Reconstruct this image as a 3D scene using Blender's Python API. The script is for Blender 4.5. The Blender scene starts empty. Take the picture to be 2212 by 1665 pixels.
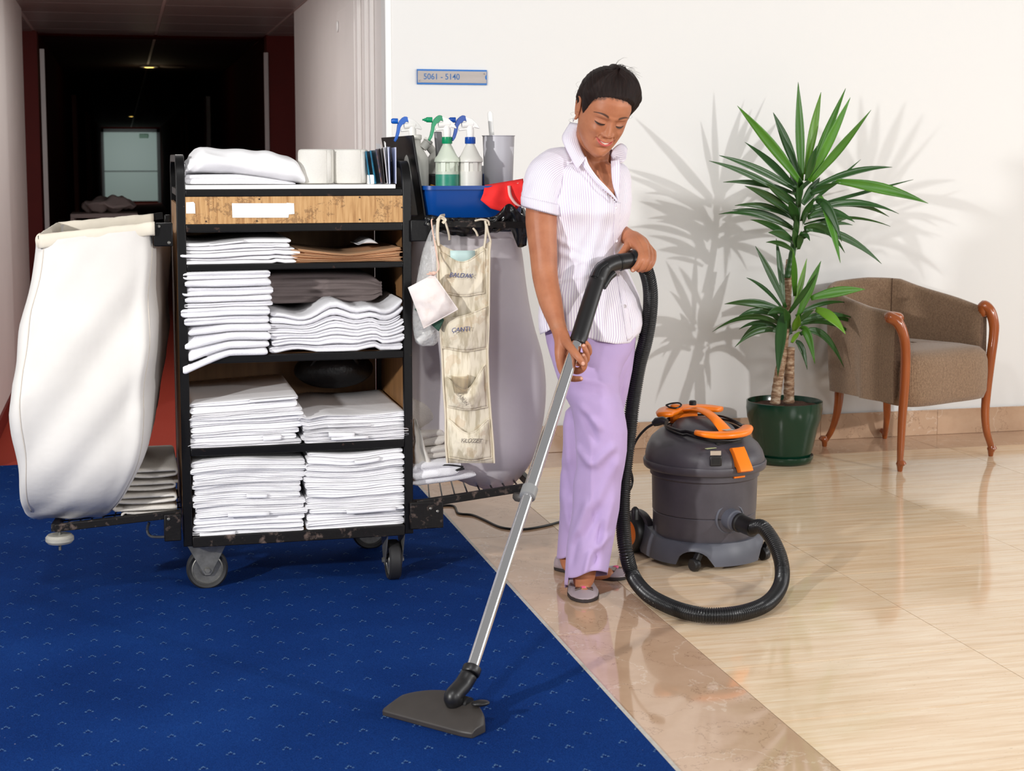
import bpy, bmesh, math, random
import numpy as np
from mathutils import Vector, Matrix, noise as mnoise
random.seed(7)
R = math.radians
C = bpy.context.scene.collection
# ------------------------------------------------------------------ camera
CF, CX, CY, CH = 3370.0, 1106.0, 690.0, 1.30
PITCH = math.atan((CY - 344.0) / CF)
YAW = math.atan((1106.0 - 265.0) / (CF / math.cos(PITCH)))
FW = Vector((math.sin(YAW) * math.cos(PITCH), math.cos(YAW) * math.cos(PITCH), -math.sin(PITCH)))
RT = Vector((math.cos(YAW), -math.sin(YAW), 0))
UP = RT.cross(FW)
cd = bpy.data.cameras.new('camera'); cam = bpy.data.objects.new('camera', cd); C.objects.link(cam)
cam.matrix_world = Matrix.Translation((0, 0, CH)) @ Matrix((RT, UP, -FW)).transposed().to_4x4()
cd.sensor_fit = 'HORIZONTAL'; cd.sensor_width = 36.0
cd.lens = CF / 2212.0 * 36.0
cd.shift_x = 0.0
cd.shift_y = (CY - 832.5) / 2212.0
cd.clip_end = 200
cd.dof.use_dof = True; cd.dof.focus_distance = 4.9; cd.dof.aperture_fstop = 8.0
bpy.context.scene.camera = cam
# ------------------------------------------------------------------ light and exposure
sc = bpy.context.scene
sc.view_settings.view_transform = 'Standard'; sc.view_settings.look = 'None'
sc.view_settings.gamma = 1.0; sc.view_settings.use_curve_mapping = False
sc.view_settings.exposure = 0.0
w = bpy.data.worlds.new('world'); sc.world = w; w.use_nodes = True
w.node_tree.nodes['Background'].inputs[0].default_value = (1.0, 0.985, 0.97, 1)
w.node_tree.nodes['Background'].inputs[1].default_value = 0.30
def spot_light(name, loc, power, size, col=(1, 1, 1), kind='AREA', target=None):
    l = bpy.data.lights.new(name, kind); l.energy = power; l.color = col
    if kind == 'AREA': l.shape = 'DISK'; l.size = size
    else: l.shadow_soft_size = size
    o = bpy.data.objects.new(name, l); o.location = loc; C.objects.link(o)
    if target is not None: o.rotation_euler = (Vector(target) - Vector(loc)).to_track_quat('-Z', 'Y').to_euler()
    return o
spot_light('key_light', (5.2, 1.1, 1.9), 106, 0.10, (1, 0.985, 0.97), 'AREA', (2.0, 5.5, 0.9))
spot_light('rear_fill_light', (3.2, -2.2, 2.4), 105, 2.6, (1, 0.995, 0.985), 'AREA', (0.8, 6.6, 1.2))  # unseen soft fill added behind the camera to lift corridor and chrome
spot_light('left_light', (-3.2, 1.0, 2.0), 215, 0.18, (1, 0.99, 0.975), 'AREA', (0.9, 6.0, 1.0))
_sl = spot_light('side_fill_light', (7.2, 3.8, 2.0), 62, 2.0, (1, 0.995, 0.985), 'AREA', (1.0, 3.8, 1.2)); _sl.data.shape = 'RECTANGLE'; _sl.data.size = 2.6; _sl.data.size_y = 1.7  # unseen soft area added for right-hand fill and a streak on the wand
_cl = spot_light('corridor_fill_light', (0.25, 8.1, 2.235), 11, 0.3, (1, 0.97, 0.94), 'AREA', (0.25, 8.1, 0)); _cl.data.shape = 'RECTANGLE'; _cl.data.size = .3; _cl.data.size_y = 2.2  # added above the frame to brighten corridor walls and red floor, no fitting
spot_light('high_light', (-0.7, 0.9, 4.2), 62, 0.35, (1, 0.99, 0.975), 'AREA', (1.0, 4.9, 0.7))
# ------------------------------------------------------------------ pixel -> point helpers (photograph 2212 x 1665)
CAM = Vector((0, 0, CH))
def ray(x, y): return FW + RT * ((x - CX) / CF) - UP * ((y - CY) / CF)
def P(x, y, d): return CAM + ray(x, y) * d
def atZ(x, y, z=0.0):
    r = ray(x, y); return CAM + r * ((z - CH) / r.z)
def atY(x, y, Y):
    r = ray(x, y); return CAM + r * (Y / r.y)
def atX(x, y, X):
    r = ray(x, y); return CAM + r * (X / r.x)
# ------------------------------------------------------------------ mesh builder
def V(*a): return Vector(a)
class MB:
    def __init__(s): s.v = []; s.f = []; s.uv = None
    def add(s, vs, fs):
        n = len(s.v); s.v += [tuple(v) for v in vs]; s.f += [tuple(i + n for i in f) for f in fs]; return s
    def box(s, lo, hi, m=None):
        x0, y0, z0 = lo; x1, y1, z1 = hi
        vs = [Vector(p) for p in ((x0,y0,z0),(x1,y0,z0),(x1,y1,z0),(x0,y1,z0),(x0,y0,z1),(x1,y0,z1),(x1,y1,z1),(x0,y1,z1))]
        if m is not None: vs = [m @ v for v in vs]
        return s.add(vs, [(0,3,2,1),(4,5,6,7),(0,1,5,4),(1,2,6,5),(2,3,7,6),(3,0,4,7)])
    def bar(s, a, b, w, h, up=(0, 0, 1)):
        a = Vector(a); b = Vector(b); d = (b - a); L = d.length; d.normalize()
        u = Vector(up); r = d.cross(u)
        if r.length < 1e-4: r = d.cross(Vector((1, 0, 0)))
        r.normalize(); u = r.cross(d)
        m = Matrix((r, d, u)).transposed().to_4x4(); m.translation = a
        return s.box((-w / 2, 0, -h / 2), (w / 2, L, h / 2), m)
    def loft(s, rings, cap=True, closed=True, loop=False):
        n = len(rings[0]); vs = [p for r in rings for p in r]; fs = []
        k = len(rings)
        for i in range(k if loop else k - 1):
            a = i * n; b = ((i + 1) % k) * n
            for j in range(n if closed else n - 1):
                j2 = (j + 1) % n; fs.append((a + j, a + j2, b + j2, b + j))
        if cap and closed and not loop:
            fs.append(tuple(range(n - 1, -1, -1))); fs.append(tuple((k - 1) * n + j for j in range(n)))
        return s.add(vs, fs)
    def tube(s, path, r, n=12, cap=True, flat=1.0, loop=False, up=None):
        path = [Vector(p) for p in path]; k = len(path)
        if not hasattr(r, '__len__'): r = [r] * k
        rings = []; prev = None
        for i, p in enumerate(path):
            if loop: t = path[(i + 1) % k] - path[i - 1]
            else: t = path[min(i + 1, k - 1)] - path[max(i - 1, 0)]
            t.normalize()
            if prev is None:
                u = Vector(up) if up else (Vector((0, 0, 1)) if abs(t.z) < .9 else Vector((1, 0, 0)))
            else: u = prev
            x = t.cross(u)
            if x.length < 1e-5: x = t.cross(Vector((0, 1, 0)))
            x.normalize(); u = x.cross(t); u.normalize(); prev = u
            rings.append([p + x * (math.cos(2 * math.pi * j / n) * r[i]) + u * (math.sin(2 * math.pi * j / n) * r[i] * flat) for j in range(n)])
        return s.loft(rings, cap, True, loop)
    def lathe(s, prof, n=32, c=(0, 0, 0), m=None, cap=True, ang=(0, 1)):
        c = Vector(c); rings = []
        for r, z in prof:
            ring = [Vector((r * math.cos(2 * math.pi * j / n), r * math.sin(2 * math.pi * j / n), z)) for j in range(n)]
            if m is not None: ring = [m @ p for p in ring]
            rings.append([p + c for p in ring])
        return s.loft(rings, cap)
    def grid(s, rows):
        nr = len(rows); nc = len(rows[0])
        return s.add([p for r in rows for p in r], [(i*nc+j, i*nc+j+1, (i+1)*nc+j+1, (i+1)*nc+j) for i in range(nr-1) for j in range(nc-1)])
    def prism(s, poly, frame, t0, t1):
        """poly of 2-D points; frame = (origin, u, v, n)"""
        o, u, v, n = [Vector(q) for q in frame]; k = len(poly)
        a = [o + u * p[0] + v * p[1] + n * t0 for p in poly]; b = [o + u * p[0] + v * p[1] + n * t1 for p in poly]
        return s.add(a + b, [tuple(range(k - 1, -1, -1)), tuple(range(k, 2 * k))] + [(j, (j + 1) % k, k + (j + 1) % k, k + j) for j in range(k)])
    def ellip(s, c, r, n=16, k=10, m=None):
        c = Vector(c); rx, ry, rz = r if hasattr(r, '__len__') else (r, r, r)
        rings = []
        for i in range(k + 1):
            a = -math.pi / 2 + math.pi * (0.04 + 0.92 * i / k)
            ring = [Vector((rx * math.cos(a) * math.cos(2*math.pi*j/n), ry * math.cos(a) * math.sin(2*math.pi*j/n), rz * math.sin(a))) for j in range(n)]
            if m is not None: ring = [m @ p for p in ring]
            rings.append([p + c for p in ring])
        return s.loft(rings)
WL = {}
def mesh_from(mb, name, off=(0, 0, 0)):
    me = bpy.data.meshes.new(name); o = Vector(off)
    me.from_pydata([tuple(Vector(v) - o) for v in mb.v], [], mb.f); me.update(); return me
def obj(name, mb, mat, parent=None, smooth=True, angle=40, bevel=0, bseg=2, subsurf=0, solid=0, at=None, recalc=True, solid_off=0):
    off = WL[parent.name] if parent is not None else Vector(at if at is not None else (0, 0, 0))
    me = mesh_from(mb, name, off)
    if recalc:
        bm = bmesh.new(); bm.from_mesh(me); bmesh.ops.recalc_face_normals(bm, faces=bm.faces); bm.to_mesh(me); bm.free()
    if mat is not None:
        for q in (mat if isinstance(mat, (list, tuple)) else [mat]): me.materials.append(q)
    if smooth:
        me.polygons.foreach_set('use_smooth', [True] * len(me.polygons))
        if angle < 180: me.set_sharp_from_angle(angle=R(angle))
    o = bpy.data.objects.new(name, me); C.objects.link(o)
    if parent is not None: o.parent = parent; WL[o.name] = off
    else: o.location = off; WL[o.name] = off
    if solid:
        q = o.modifiers.new('solid', 'SOLIDIFY'); q.thickness = solid; q.offset = solid_off
    if bevel:
        q = o.modifiers.new('bevel', 'BEVEL'); q.width = bevel; q.segments = bseg; q.limit_method = 'ANGLE'; q.angle_limit = R(35); q.harden_normals = False
    if subsurf:
        q = o.modifiers.new('sub', 'SUBSURF'); q.levels = subsurf; q.render_levels = subsurf
    return o
def thing(name, label, cat, loc=(0, 0, 0), group=None):
    o = bpy.data.objects.new(name, None); o.empty_display_size = .05; o.location = loc; C.objects.link(o); WL[o.name] = Vector(loc)
    o['label'] = label; o['category'] = cat
    if group: o['group'] = group
    return o
def tag(o, label, cat, group=None, kind=None):
    o['label'] = label; o['category'] = cat
    if group: o['group'] = group
    if kind: o['kind'] = kind
    return o
def struct(name, mb, mat, **k):
    o = obj(name, mb, mat, **k)
    if k.get('parent') is None: o['kind'] = 'structure'
    return o
def dup(o, loc=None, rot=None, parent=None):
    c = o.copy(); C.objects.link(c)
    if parent is not None: c.parent = parent
    if loc is not None: c.location = loc
    if rot is not None: c.rotation_euler = rot
    WL[c.name] = Vector(c.location)
    for ch in list(o.children): dup(ch, parent=c)
    return c
def smooth_path(pts, k=8, closed=False):
    pts = [Vector(p) for p in pts]; n = len(pts); out = []
    for i in range(n if closed else n - 1):
        p0 = pts[(i - 1) % n] if closed or i > 0 else pts[0] * 2 - pts[1]
        p1 = pts[i]; p2 = pts[(i + 1) % n]
        p3 = pts[(i + 2) % n] if closed or i + 2 < n else pts[-1] * 2 - pts[-2]
        for j in range(k):
            t = j / k
            out.append(0.5 * ((2 * p1) + (p2 - p0) * t + (2 * p0 - 5 * p1 + 4 * p2 - p3) * t * t + (3 * p1 - p0 - 3 * p2 + p3) * t ** 3))
    if not closed: out.append(pts[-1])
    return out
def lerp(a, b, t): return a + (b - a) * t
def interp(t, xs, ys):
    return float(np.interp(t, xs, ys))
def nz(x, y=0, z=0): return mnoise.noise(Vector((x, y, z)))
# ------------------------------------------------------------------ materials
def srgb(r, g, b):
    f = lambda c: (c / 255 / 12.92) if c / 255 <= .04045 else ((c / 255 + .055) / 1.055) ** 2.4
    return (f(r), f(g), f(b), 1)
class NT:
    def __init__(s, m): s.t = m.node_tree; s.n = s.t.nodes; s.l = s.t.links
    def new(s, k, **kw):
        n = s.n.new('ShaderNode' + k)
        for a, b in kw.items(): setattr(n, a, b)
        return n
    def link(s, a, b): s.l.new(a, b)
    def math(s, op, a, b=None, c=None):
        n = s.new('Math', operation=op)
        for i, q in enumerate((a, b, c)):
            if q is None: continue
            if hasattr(q, 'links'): s.link(q, n.inputs[i])
            else: n.inputs[i].default_value = q
        return n.outputs[0]
    def mix(s, f, a, b):
        n = s.new('MixRGB')
        for i, q in enumerate((f, a, b)):
            if hasattr(q, 'links'): s.link(q, n.inputs[i])
            else: n.inputs[i].default_value = q
        return n.outputs[0]
    def noise(s, vec, scale, detail=3, rough=.5, out='Fac'):
        n = s.new('TexNoise'); n.inputs['Scale'].default_value = scale; n.inputs['Detail'].default_value = detail; n.inputs['Roughness'].default_value = rough
        if vec is not None: s.link(vec, n.inputs['Vector'])
        return n.outputs[out]
    def ramp(s, fac, stops):
        n = s.new('ValToRGB'); e = n.color_ramp.elements
        while len(e) < len(stops): e.new(.5)
        for q, (p, c) in zip(e, stops): q.position = p; q.color = c if len(c) == 4 else (*c, 1)
        s.link(fac, n.inputs[0]); return n.outputs[0]
    def mapping(s, vec, scale=(1, 1, 1), rot=(0, 0, 0), loc=(0, 0, 0)):
        n = s.new('Mapping'); n.inputs['Scale'].default_value = scale; n.inputs['Rotation'].default_value = rot; n.inputs['Location'].default_value = loc
        s.link(vec, n.inputs[0]); return n.outputs[0]
def mat(name, col, rough=.5, metal=0, var=0, vscale=8, bump=0, bscale=60, bdist=.002, col2=None, spec=None, sheen=0, trans=0, sss=0, ssr=(1, .4, .2), coat=0, stretch=(1, 1, 1), ior=None, alpha=None, patch=None):
    m = bpy.data.materials.new(name); m.use_nodes = True; t = NT(m); b = t.n['Principled BSDF']
    c = srgb(*col); b.inputs['Base Color'].default_value = c
    b.inputs['Roughness'].default_value = rough; b.inputs['Metallic'].default_value = metal
    tc = t.new('TexCoord').outputs['Object']
    v = t.mapping(tc, stretch)
    if var or col2:
        n = t.noise(v, vscale, 4, .6)
        c2 = srgb(*col2) if col2 else tuple(max(0, q * (1 - var)) for q in c[:3]) + (1,)
        lo, hi = patch or (.35, .65)
        o = t.ramp(n, [(lo, c), (hi, c2)]); t.link(o, b.inputs['Base Color'])
    if bump:
        n = t.noise(v, bscale, 3, .6); bp = t.new('Bump'); bp.inputs['Strength'].default_value = bump; bp.inputs['Distance'].default_value = bdist
        t.link(n, bp.inputs['Height']); t.link(bp.outputs[0], b.inputs['Normal'])
    if spec is not None: b.inputs['Specular IOR Level'].default_value = spec
    if sheen: b.inputs['Sheen Weight'].default_value = sheen
    if trans: b.inputs['Transmission Weight'].default_value = trans
    if ior: b.inputs['IOR'].default_value = ior
    if sss:
        b.inputs['Subsurface Weight'].default_value = sss; b.inputs['Subsurface Radius'].default_value = ssr; b.inputs['Subsurface Scale'].default_value = .01
    if coat: b.inputs['Coat Weight'].default_value = coat; b.inputs['Coat Roughness'].default_value = .08
    if alpha is not None: b.inputs['Alpha'].default_value = alpha
    return m
def emit(name, col, s):
    m = bpy.data.materials.new(name); m.use_nodes = True; t = NT(m); b = t.n['Principled BSDF']
    b.inputs['Base Color'].default_value = (0, 0, 0, 1); b.inputs['Emission Color'].default_value = srgb(*col); b.inputs['Emission Strength'].default_value = s
    return m
M = {}
M['wall'] = mat('white_plaster', (233, 232, 230), .75, bump=.15, bscale=90, bdist=.001)
M['wall_dim'] = mat('grey_white_paint', (240, 234, 230), .6, bump=.1, bscale=60, bdist=.001, var=.05, vscale=2)
M['trim'] = mat('white_gloss_paint', (246, 245, 243), .35)
M['red_wall'] = mat('dark_red_paint', (120, 22, 12), .6, var=.25, vscale=1.5)
M['black'] = mat('chipped_black_paint', (7, 6, 7), .38, spec=.3, col2=(70, 50, 42), patch=(.66, .74), vscale=26, bump=.25, bscale=70, bdist=.001)
M['black_worn'] = mat('rusty_black_paint', (16, 13, 12), .5, spec=.3, col2=(104, 88, 80), patch=(.56, .72), vscale=34, bump=.4, bscale=60, bdist=.0015)
M['linen'] = mat('white_linen', (240, 239, 241), .85, bump=.35, bscale=26, bdist=.004, var=.03, vscale=5)
M['linen_old'] = mat('unbleached_linen', (226, 221, 212), .85, bump=.4, bscale=20, bdist=.004, var=.1, vscale=6)
M['terry'] = mat('white_terry', (240, 239, 243), .95, bump=.8, bscale=420, bdist=.003, sheen=.2)
M['terry_old'] = mat('worn_terry', (222, 216, 208), .95, bump=.8, bscale=380, bdist=.003, var=.08, vscale=6)
M['paper'] = mat('kraft_paper', (216, 168, 126), .8, var=.18, vscale=22, stretch=(.3, 1, 3))
M['white_plastic'] = mat('white_plastic', (236, 235, 232), .35)
M['rubber'] = mat('black_rubber', (30, 29, 30), .6, bump=.1)
M['steel'] = mat('worn_zinc_steel', (150, 148, 142), .42, .75, var=.35, vscale=30, bump=.2, bscale=50, bdist=.001)
M['chrome'] = mat('polished_chrome', (240, 240, 242), .13, 1.0)
# ================================================================== SETTING
def travertine():
    m = bpy.data.materials.new('polished_travertine'); m.use_nodes = True; t = NT(m); b = t.n['Principled BSDF']
    tc = t.new('TexCoord').outputs['Object']; info = t.new('ObjectInfo').outputs['Random']
    cmb = t.new('CombineXYZ'); t.link(t.math('MULTIPLY', info, 37.0), cmb.inputs[0]); t.link(t.math('MULTIPLY', info, 91.0), cmb.inputs[1])
    add = t.new('VectorMath', operation='ADD'); t.link(tc, add.inputs[0]); t.link(cmb.outputs[0], add.inputs[1]); v = add.outputs[0]
    n1 = t.noise(t.mapping(v, (1.2, 16, 1)), 2.2, 6, .62)
    c = t.ramp(n1, [(.28, srgb(220, 186, 149)), (.46, srgb(234, 205, 170)), (.6, srgb(242, 220, 190)), (.75, srgb(226, 194, 158))])
    tint = t.mix(t.math('MULTIPLY', info, .22), c, srgb(210, 176, 138)); 
    n2 = t.noise(t.mapping(v, (9, 42, 1)), 6, 3, .7); zone = t.noise(t.mapping(v, (1, 5, 1)), 2.3, 2)
    pit = t.math('MULTIPLY', t.math('GREATER_THAN', n2, .67), t.math('GREATER_THAN', zone, .48))
    vein = t.noise(t.mapping(v, (3, 40, 1)), 3, 2, .6)
    veinm = t.math('MULTIPLY', t.math('GREATER_THAN', vein, .66), .35)
    c2 = t.mix(veinm, tint, srgb(250, 238, 218)); c3 = t.mix(t.math('MULTIPLY', pit, .5), c2, srgb(150, 112, 80))
    t.link(c3, b.inputs['Base Color'])
    rn = t.noise(v, 5, 3); t.link(t.math('MULTIPLY_ADD', rn, .10, .03), b.inputs['Roughness'])
    b.inputs['IOR'].default_value = 1.55
    bp = t.new('Bump'); bp.inputs['Strength'].default_value = .35; bp.inputs['Distance'].default_value = .0006; bp.invert = True
    t.link(pit, bp.inputs['Height']); t.link(bp.outputs[0], b.inputs['Normal'])
    return m
def marble(name, a, b2, c2):
    m = bpy.data.materials.new(name); m.use_nodes = True; t = NT(m); b = t.n['Principled BSDF']
    tc = t.new('TexCoord').outputs['Object']; info = t.new('ObjectInfo').outputs['Random']
    add = t.new('VectorMath', operation='ADD'); cmb = t.new('CombineXYZ'); t.link(t.math('MULTIPLY', info, 53.0), cmb.inputs[0]); t.link(tc, add.inputs[0]); t.link(cmb.outputs[0], add.inputs[1]); v = add.outputs[0]
    n = t.noise(v, 3.5, 6, .62); c = t.ramp(n, [(.3, srgb(*a)), (.5, srgb(*b2)), (.7, srgb(*c2))])
    w_ = t.noise(v, 2.2, 8, .55); line = t.math('LESS_THAN', t.math('ABSOLUTE', t.math('SUBTRACT', w_, .5)), .0035)
    c = t.mix(t.math('MULTIPLY', line, .22), c, srgb(242, 228, 212))
    w2 = t.noise(t.mapping(v, (1, 1, 1), (0, 0, .6), (4, 2, 0)), 3.1, 7, .6); l2 = t.math('LESS_THAN', t.math('ABSOLUTE', t.math('SUBTRACT', w2, .47)), .0025)
    c = t.mix(t.math('MULTIPLY', l2, .4), c, srgb(120, 84, 60))
    t.link(c, b.inputs['Base Color']); rn = t.noise(v, 7, 3); t.link(t.math('MULTIPLY_ADD', rn, .06, .02), b.inputs['Roughness']); b.inputs['IOR'].default_value = 1.58
    return m
M['travertine'] = travertine()
M['marble'] = marble('brown_marble', (190, 156, 128), (199, 166, 138), (184, 149, 121))
M['grout'] = mat('dark_grout', (104, 78, 56), .9)
def carpet_mat():
    m = bpy.data.materials.new('blue_carpet'); m.use_nodes = True; t = NT(m); b = t.n['Principled BSDF']
    tc = t.new('TexCoord').outputs['Object']; wob = t.noise(tc, 6, 2, out='Color')
    vm = t.new('VectorMath', operation='MULTIPLY_ADD'); t.link(wob, vm.inputs[0]); vm.inputs[1].default_value = (.012, .012, 0); t.link(tc, vm.inputs[2])
    sp = t.new('SeparateXYZ'); t.link(vm.outputs[0], sp.inputs[0]); X, Y = sp.outputs[0], sp.outputs[1]
    def cell(q, per, off):
        a = t.math('DIVIDE', t.math('ADD', q, off), per); return t.math('MULTIPLY', t.math('SUBTRACT', t.math('SUBTRACT', a, t.math('FLOOR', a)), .5), per)
    def dots(ox, oy):
        lx = cell(X, .122, ox); ly = cell(Y, .140, oy); res = None
        for dx, dy, rr in ((-.0075, -.002, .0026), (.0075, -.002, .0026), (-.003, .006, .002), (.003, .006, .002), (0, 0.011, .002)):
            a = t.math('SUBTRACT', lx, dx); c = t.math('SUBTRACT', ly, dy)
            d = t.math('SQRT', t.math('ADD', t.math('MULTIPLY', a, a), t.math('MULTIPLY', t.math('MULTIPLY', c, c), .5)))
            k = t.math('LESS_THAN', d, rr); res = k if res is None else t.math('MAXIMUM', res, k)
        d = t.math('SQRT', t.math('ADD', t.math('MULTIPLY', lx, lx), t.math('MULTIPLY', ly, ly))); dark = t.math('LESS_THAN', d, .005)
        return res, dark
    r1, d1 = dots(.285 + .061, -4.202 + .07); r2, d2 = dots(.285, -4.202)
    r = t.math('MAXIMUM', r1, r2); d = t.math('MAXIMUM', d1, d2)
    n = t.noise(tc, 420, 3, .7); n3 = t.noise(tc, 2.2, 3); 
    base = t.ramp(t.math('ADD', t.math('MULTIPLY', n, .75), t.math('MULTIPLY', n3, .25)), [(.3, srgb(7, 29, 76)), (.5, srgb(17, 50, 112)), (.72, srgb(32, 76, 148))])
    br = t.noise(tc, 260, 2)
    c = t.mix(t.math('MULTIPLY', d, .6), base, srgb(8, 22, 74)); c = t.mix(t.math('MULTIPLY', r, t.math('MULTIPLY_ADD', br, 1.3, -.42)), c, srgb(150, 196, 226))
    lint = t.math('GREATER_THAN', t.noise(t.mapping(tc, (1, 1, 1), (0, 0, 1)), 75, 2, .5), .775); c = t.mix(t.math('MULTIPLY', lint, .4), c, srgb(180, 180, 190))
    t.link(c, b.inputs['Base Color']); b.inputs['Roughness'].default_value = .95; b.inputs['Specular IOR Level'].default_value = .04
    bp = t.new('Bump'); bp.inputs['Strength'].default_value = .9; bp.inputs['Distance'].default_value = .003; t.link(n, bp.inputs['Height']); t.link(bp.outputs[0], b.inputs['Normal'])
    return m
M['carpet'] = carpet_mat()
M['red_carpet'] = mat('orange_red_carpet', (168, 48, 22), .95, var=.25, vscale=200, bump=.5, bscale=300)
M['tile_panel'] = mat('metal_ceiling_panel', (150, 138, 134), .38, spec=.5, var=.08, vscale=3)
M['dark_gap'] = mat('dark_void', (16, 10, 10), .8); M['tee_bar'] = mat('pale_ceiling_bar', (205, 190, 184), .5)
M['edge_strip'] = mat('grey_edge_strip', (196, 190, 180), .6, var=.2, vscale=60)

XE, XB, YW, YB = 1.112, 1.457, 6.63, 6.285           # carpet edge, band edge, wall, band along the wall
floor = struct('floor', MB().box((1.112, 1.6, -.06), (6.6, YW, -.0009)), M['grout'])
tile_mesh = None
def tile(x0, x1, y0, y1, m, name, z0=-.0035, parent=floor):
    g = .0018
    c = V((x0 + x1) / 2, (y0 + y1) / 2, 0)
    w, h = x1 - x0 - g, y1 - y0 - g
    mb = MB(); b = .0003
    lo = [V(-w/2, -h/2, z0), V(w/2, -h/2, z0), V(w/2, h/2, z0), V(-w/2, h/2, z0)]
    md = [V(p.x, p.y, -b) for p in lo]; up_ = [V(p.x * (1 - 2*b/w), p.y * (1 - 2*b/h), 0) for p in lo]
    mb.loft([lo, md, up_])
    me = mesh_from(mb, name); me.materials.append(m)
    o = bpy.data.objects.new(name, me); C.objects.link(o); o.location = c; o.parent = parent; return o
xs = [1.457, 2.17, 2.884, 3.598, 4.312, 5.026, 5.74, 6.454]
ys = [1.72, 2.105, 2.49, 2.875, 3.26, 3.645, 4.03, 4.415, 4.8, 5.185, 5.57, 5.955, YB]
for i in range(len(xs) - 1):
    for j in range(len(ys) - 1): tile(xs[i], xs[i+1], ys[j], ys[j+1], M['travertine'], 'travertine_tile')
for a, b_ in zip([1.76, 2.89, 4.02, 5.15], [2.89, 4.02, 5.15, YW]): tile(XE + .012, XB, a, b_, M['marble'], 'marble_border_slab')
for a, b_ in zip([1.457, 2.5, 3.55, 4.6, 5.65], [2.5, 3.55, 4.6, 5.65, 6.45]): tile(a, b_, YB, YW, M['marble'], 'marble_border_slab')
struct('carpet', MB().box((-3.2, 1.2, -.02), (XE, 6.87, .004)), M['carpet'], smooth=False)
struct('trim_1', MB().box((XE, 1.2, -.02), (XE + .012, 6.63, .0035)), M['edge_strip'], bevel=.001)
struct('carpet', MB().box((-1.3, 6.87, -.02), (1.6, 49.2, .0)), M['red_carpet'], smooth=False)
# walls
struct('wall_back', MB().box((1.104, YW, -.01), (6.6, YW + .18, 3.3)), M['wall'], bevel=.004)
struct('trim_2', MB().box((1.092, YW - .004, -.01), (1.1185, YW + .03, 3.3)), M['trim'], bevel=.003)
struct('wall_left_lobby', MB().box((-3.2, YW + .1, -.01), (-.6, YW + .25, 3.3)), M['wall'])
bb = None
bbx = [1.13, 1.72, 2.42, 3.12, 3.72, 4.42, 5.12, 5.82, 6.45]
bbo = struct('baseboard_back', MB().box((1.13, YW - .010, 0), (6.45, YW, .118)), M['grout'])
for a, b_ in zip(bbx, bbx[1:]):
    q = obj('marble_skirting_piece', MB().box((a + .0006, YW - .020, 0.0005), (b_ - .0006, YW - .009, .120)), M['marble'], bbo, bevel=.0015)
# corridor
XR, XL, ZC = 1.105, -.60, 2.25
struct('wall_right', MB().box((XR, YW + .03, -.01), (XR + .12, 10.34, 2.6)), M['wall_dim'])
struct('wall_left', MB().box((XL - .12, YW + .1, -.01), (XL, 10.5, 2.6)), M['wall_dim'], bevel=.01)
struct('baseboard_left', MB().box((XL, 6.9, 0), (XL + .012, 10.5, .08)), M['red_wall'])
struct('baseboard_right', MB().box((XR - .012, 6.9, 0), (XR, 10.34, .08)), M['red_wall'])
# flush door in the right corridor wall with its frame
d1 = struct('door_1', MB().box((XR - .012, 7.56, .0), (XR - .001, 8.19, 2.06)), M['wall_dim'], bevel=.002)
fr = MB()
for a, b_ in ((7.39, 7.47), (7.0, 7.06), (7.16, 7.19)): fr.box((XR - .02, a, 0), (XR - .0005, b_, 2.25 if a < 7.3 else 2.1))
struct('trim_3', fr, M['wall_dim'], bevel=.004)
struct('trim_3_keeper', MB().ellip((XR - .016, 8.12, 1.98), (.006, .03, .03)), M['trim'])
M['far_wall'] = mat('shade_darkened_red_paint', (66, 14, 9), .95, spec=.1)  # darker copy of the red wall: corridor darkness put into the colour
M['far_ceiling'] = mat('shade_darkened_ceiling_panel', (70, 56, 52), .8, spec=.15)  # shaded copy of the ceiling panels, the dark is in the colour
# red alcove walls beyond the white ones
struct('wall_red_right', MB().box((1.10, 12.3, -.01), (2.2, 12.5, 2.256)), M['red_wall'])
struct('wall_red_left', MB().box((-1.8, 12.3, -.01), (-.6, 12.5, 2.256)), M['red_wall'])
struct('wall_alcove_right', MB().box((2.2, 10.3, -.01), (2.3, 12.5, 2.6)), M['red_wall'])
struct('wall_alcove_left', MB().box((-1.9, 10.4, -.01), (-1.8, 12.5, 2.6)), M['red_wall'])
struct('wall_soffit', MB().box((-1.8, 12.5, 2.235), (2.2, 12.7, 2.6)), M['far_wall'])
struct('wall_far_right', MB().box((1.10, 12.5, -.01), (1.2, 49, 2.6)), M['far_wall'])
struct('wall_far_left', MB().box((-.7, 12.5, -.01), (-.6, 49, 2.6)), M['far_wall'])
def vtrim(n, x, y, w_, z1, m): struct('trim_%d' % n, MB().box((x - w_ / 2, y - .02, 0), (x + w_ / 2, y, z1)), m, bevel=.004)
vtrim(4, 1.092, 12.29, .035, 2.12, M['trim']); vtrim(5, -.565, 12.29, .035, 2.12, M['trim'])
M['orange_wood'] = mat('orange_wood_frame', (150, 62, 22), .5)
k = 6
for y_, col in ((20.4, 'trim'), (20.9, 'red_wall'), (27.5, 'orange_wood'), (29.5, 'orange_wood'), (36, 'red_wall')):
    for s, x in ((1, 1.10), (-1, -.60)):
        struct('trim_%d' % k, MB().box((x - .05 * (s > 0), y_, 0), (x + .05 * (s < 0), y_ + .12, 2.1)), M[col if s > 0 or col != 'trim' else 'orange_wood']); k += 1
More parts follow.
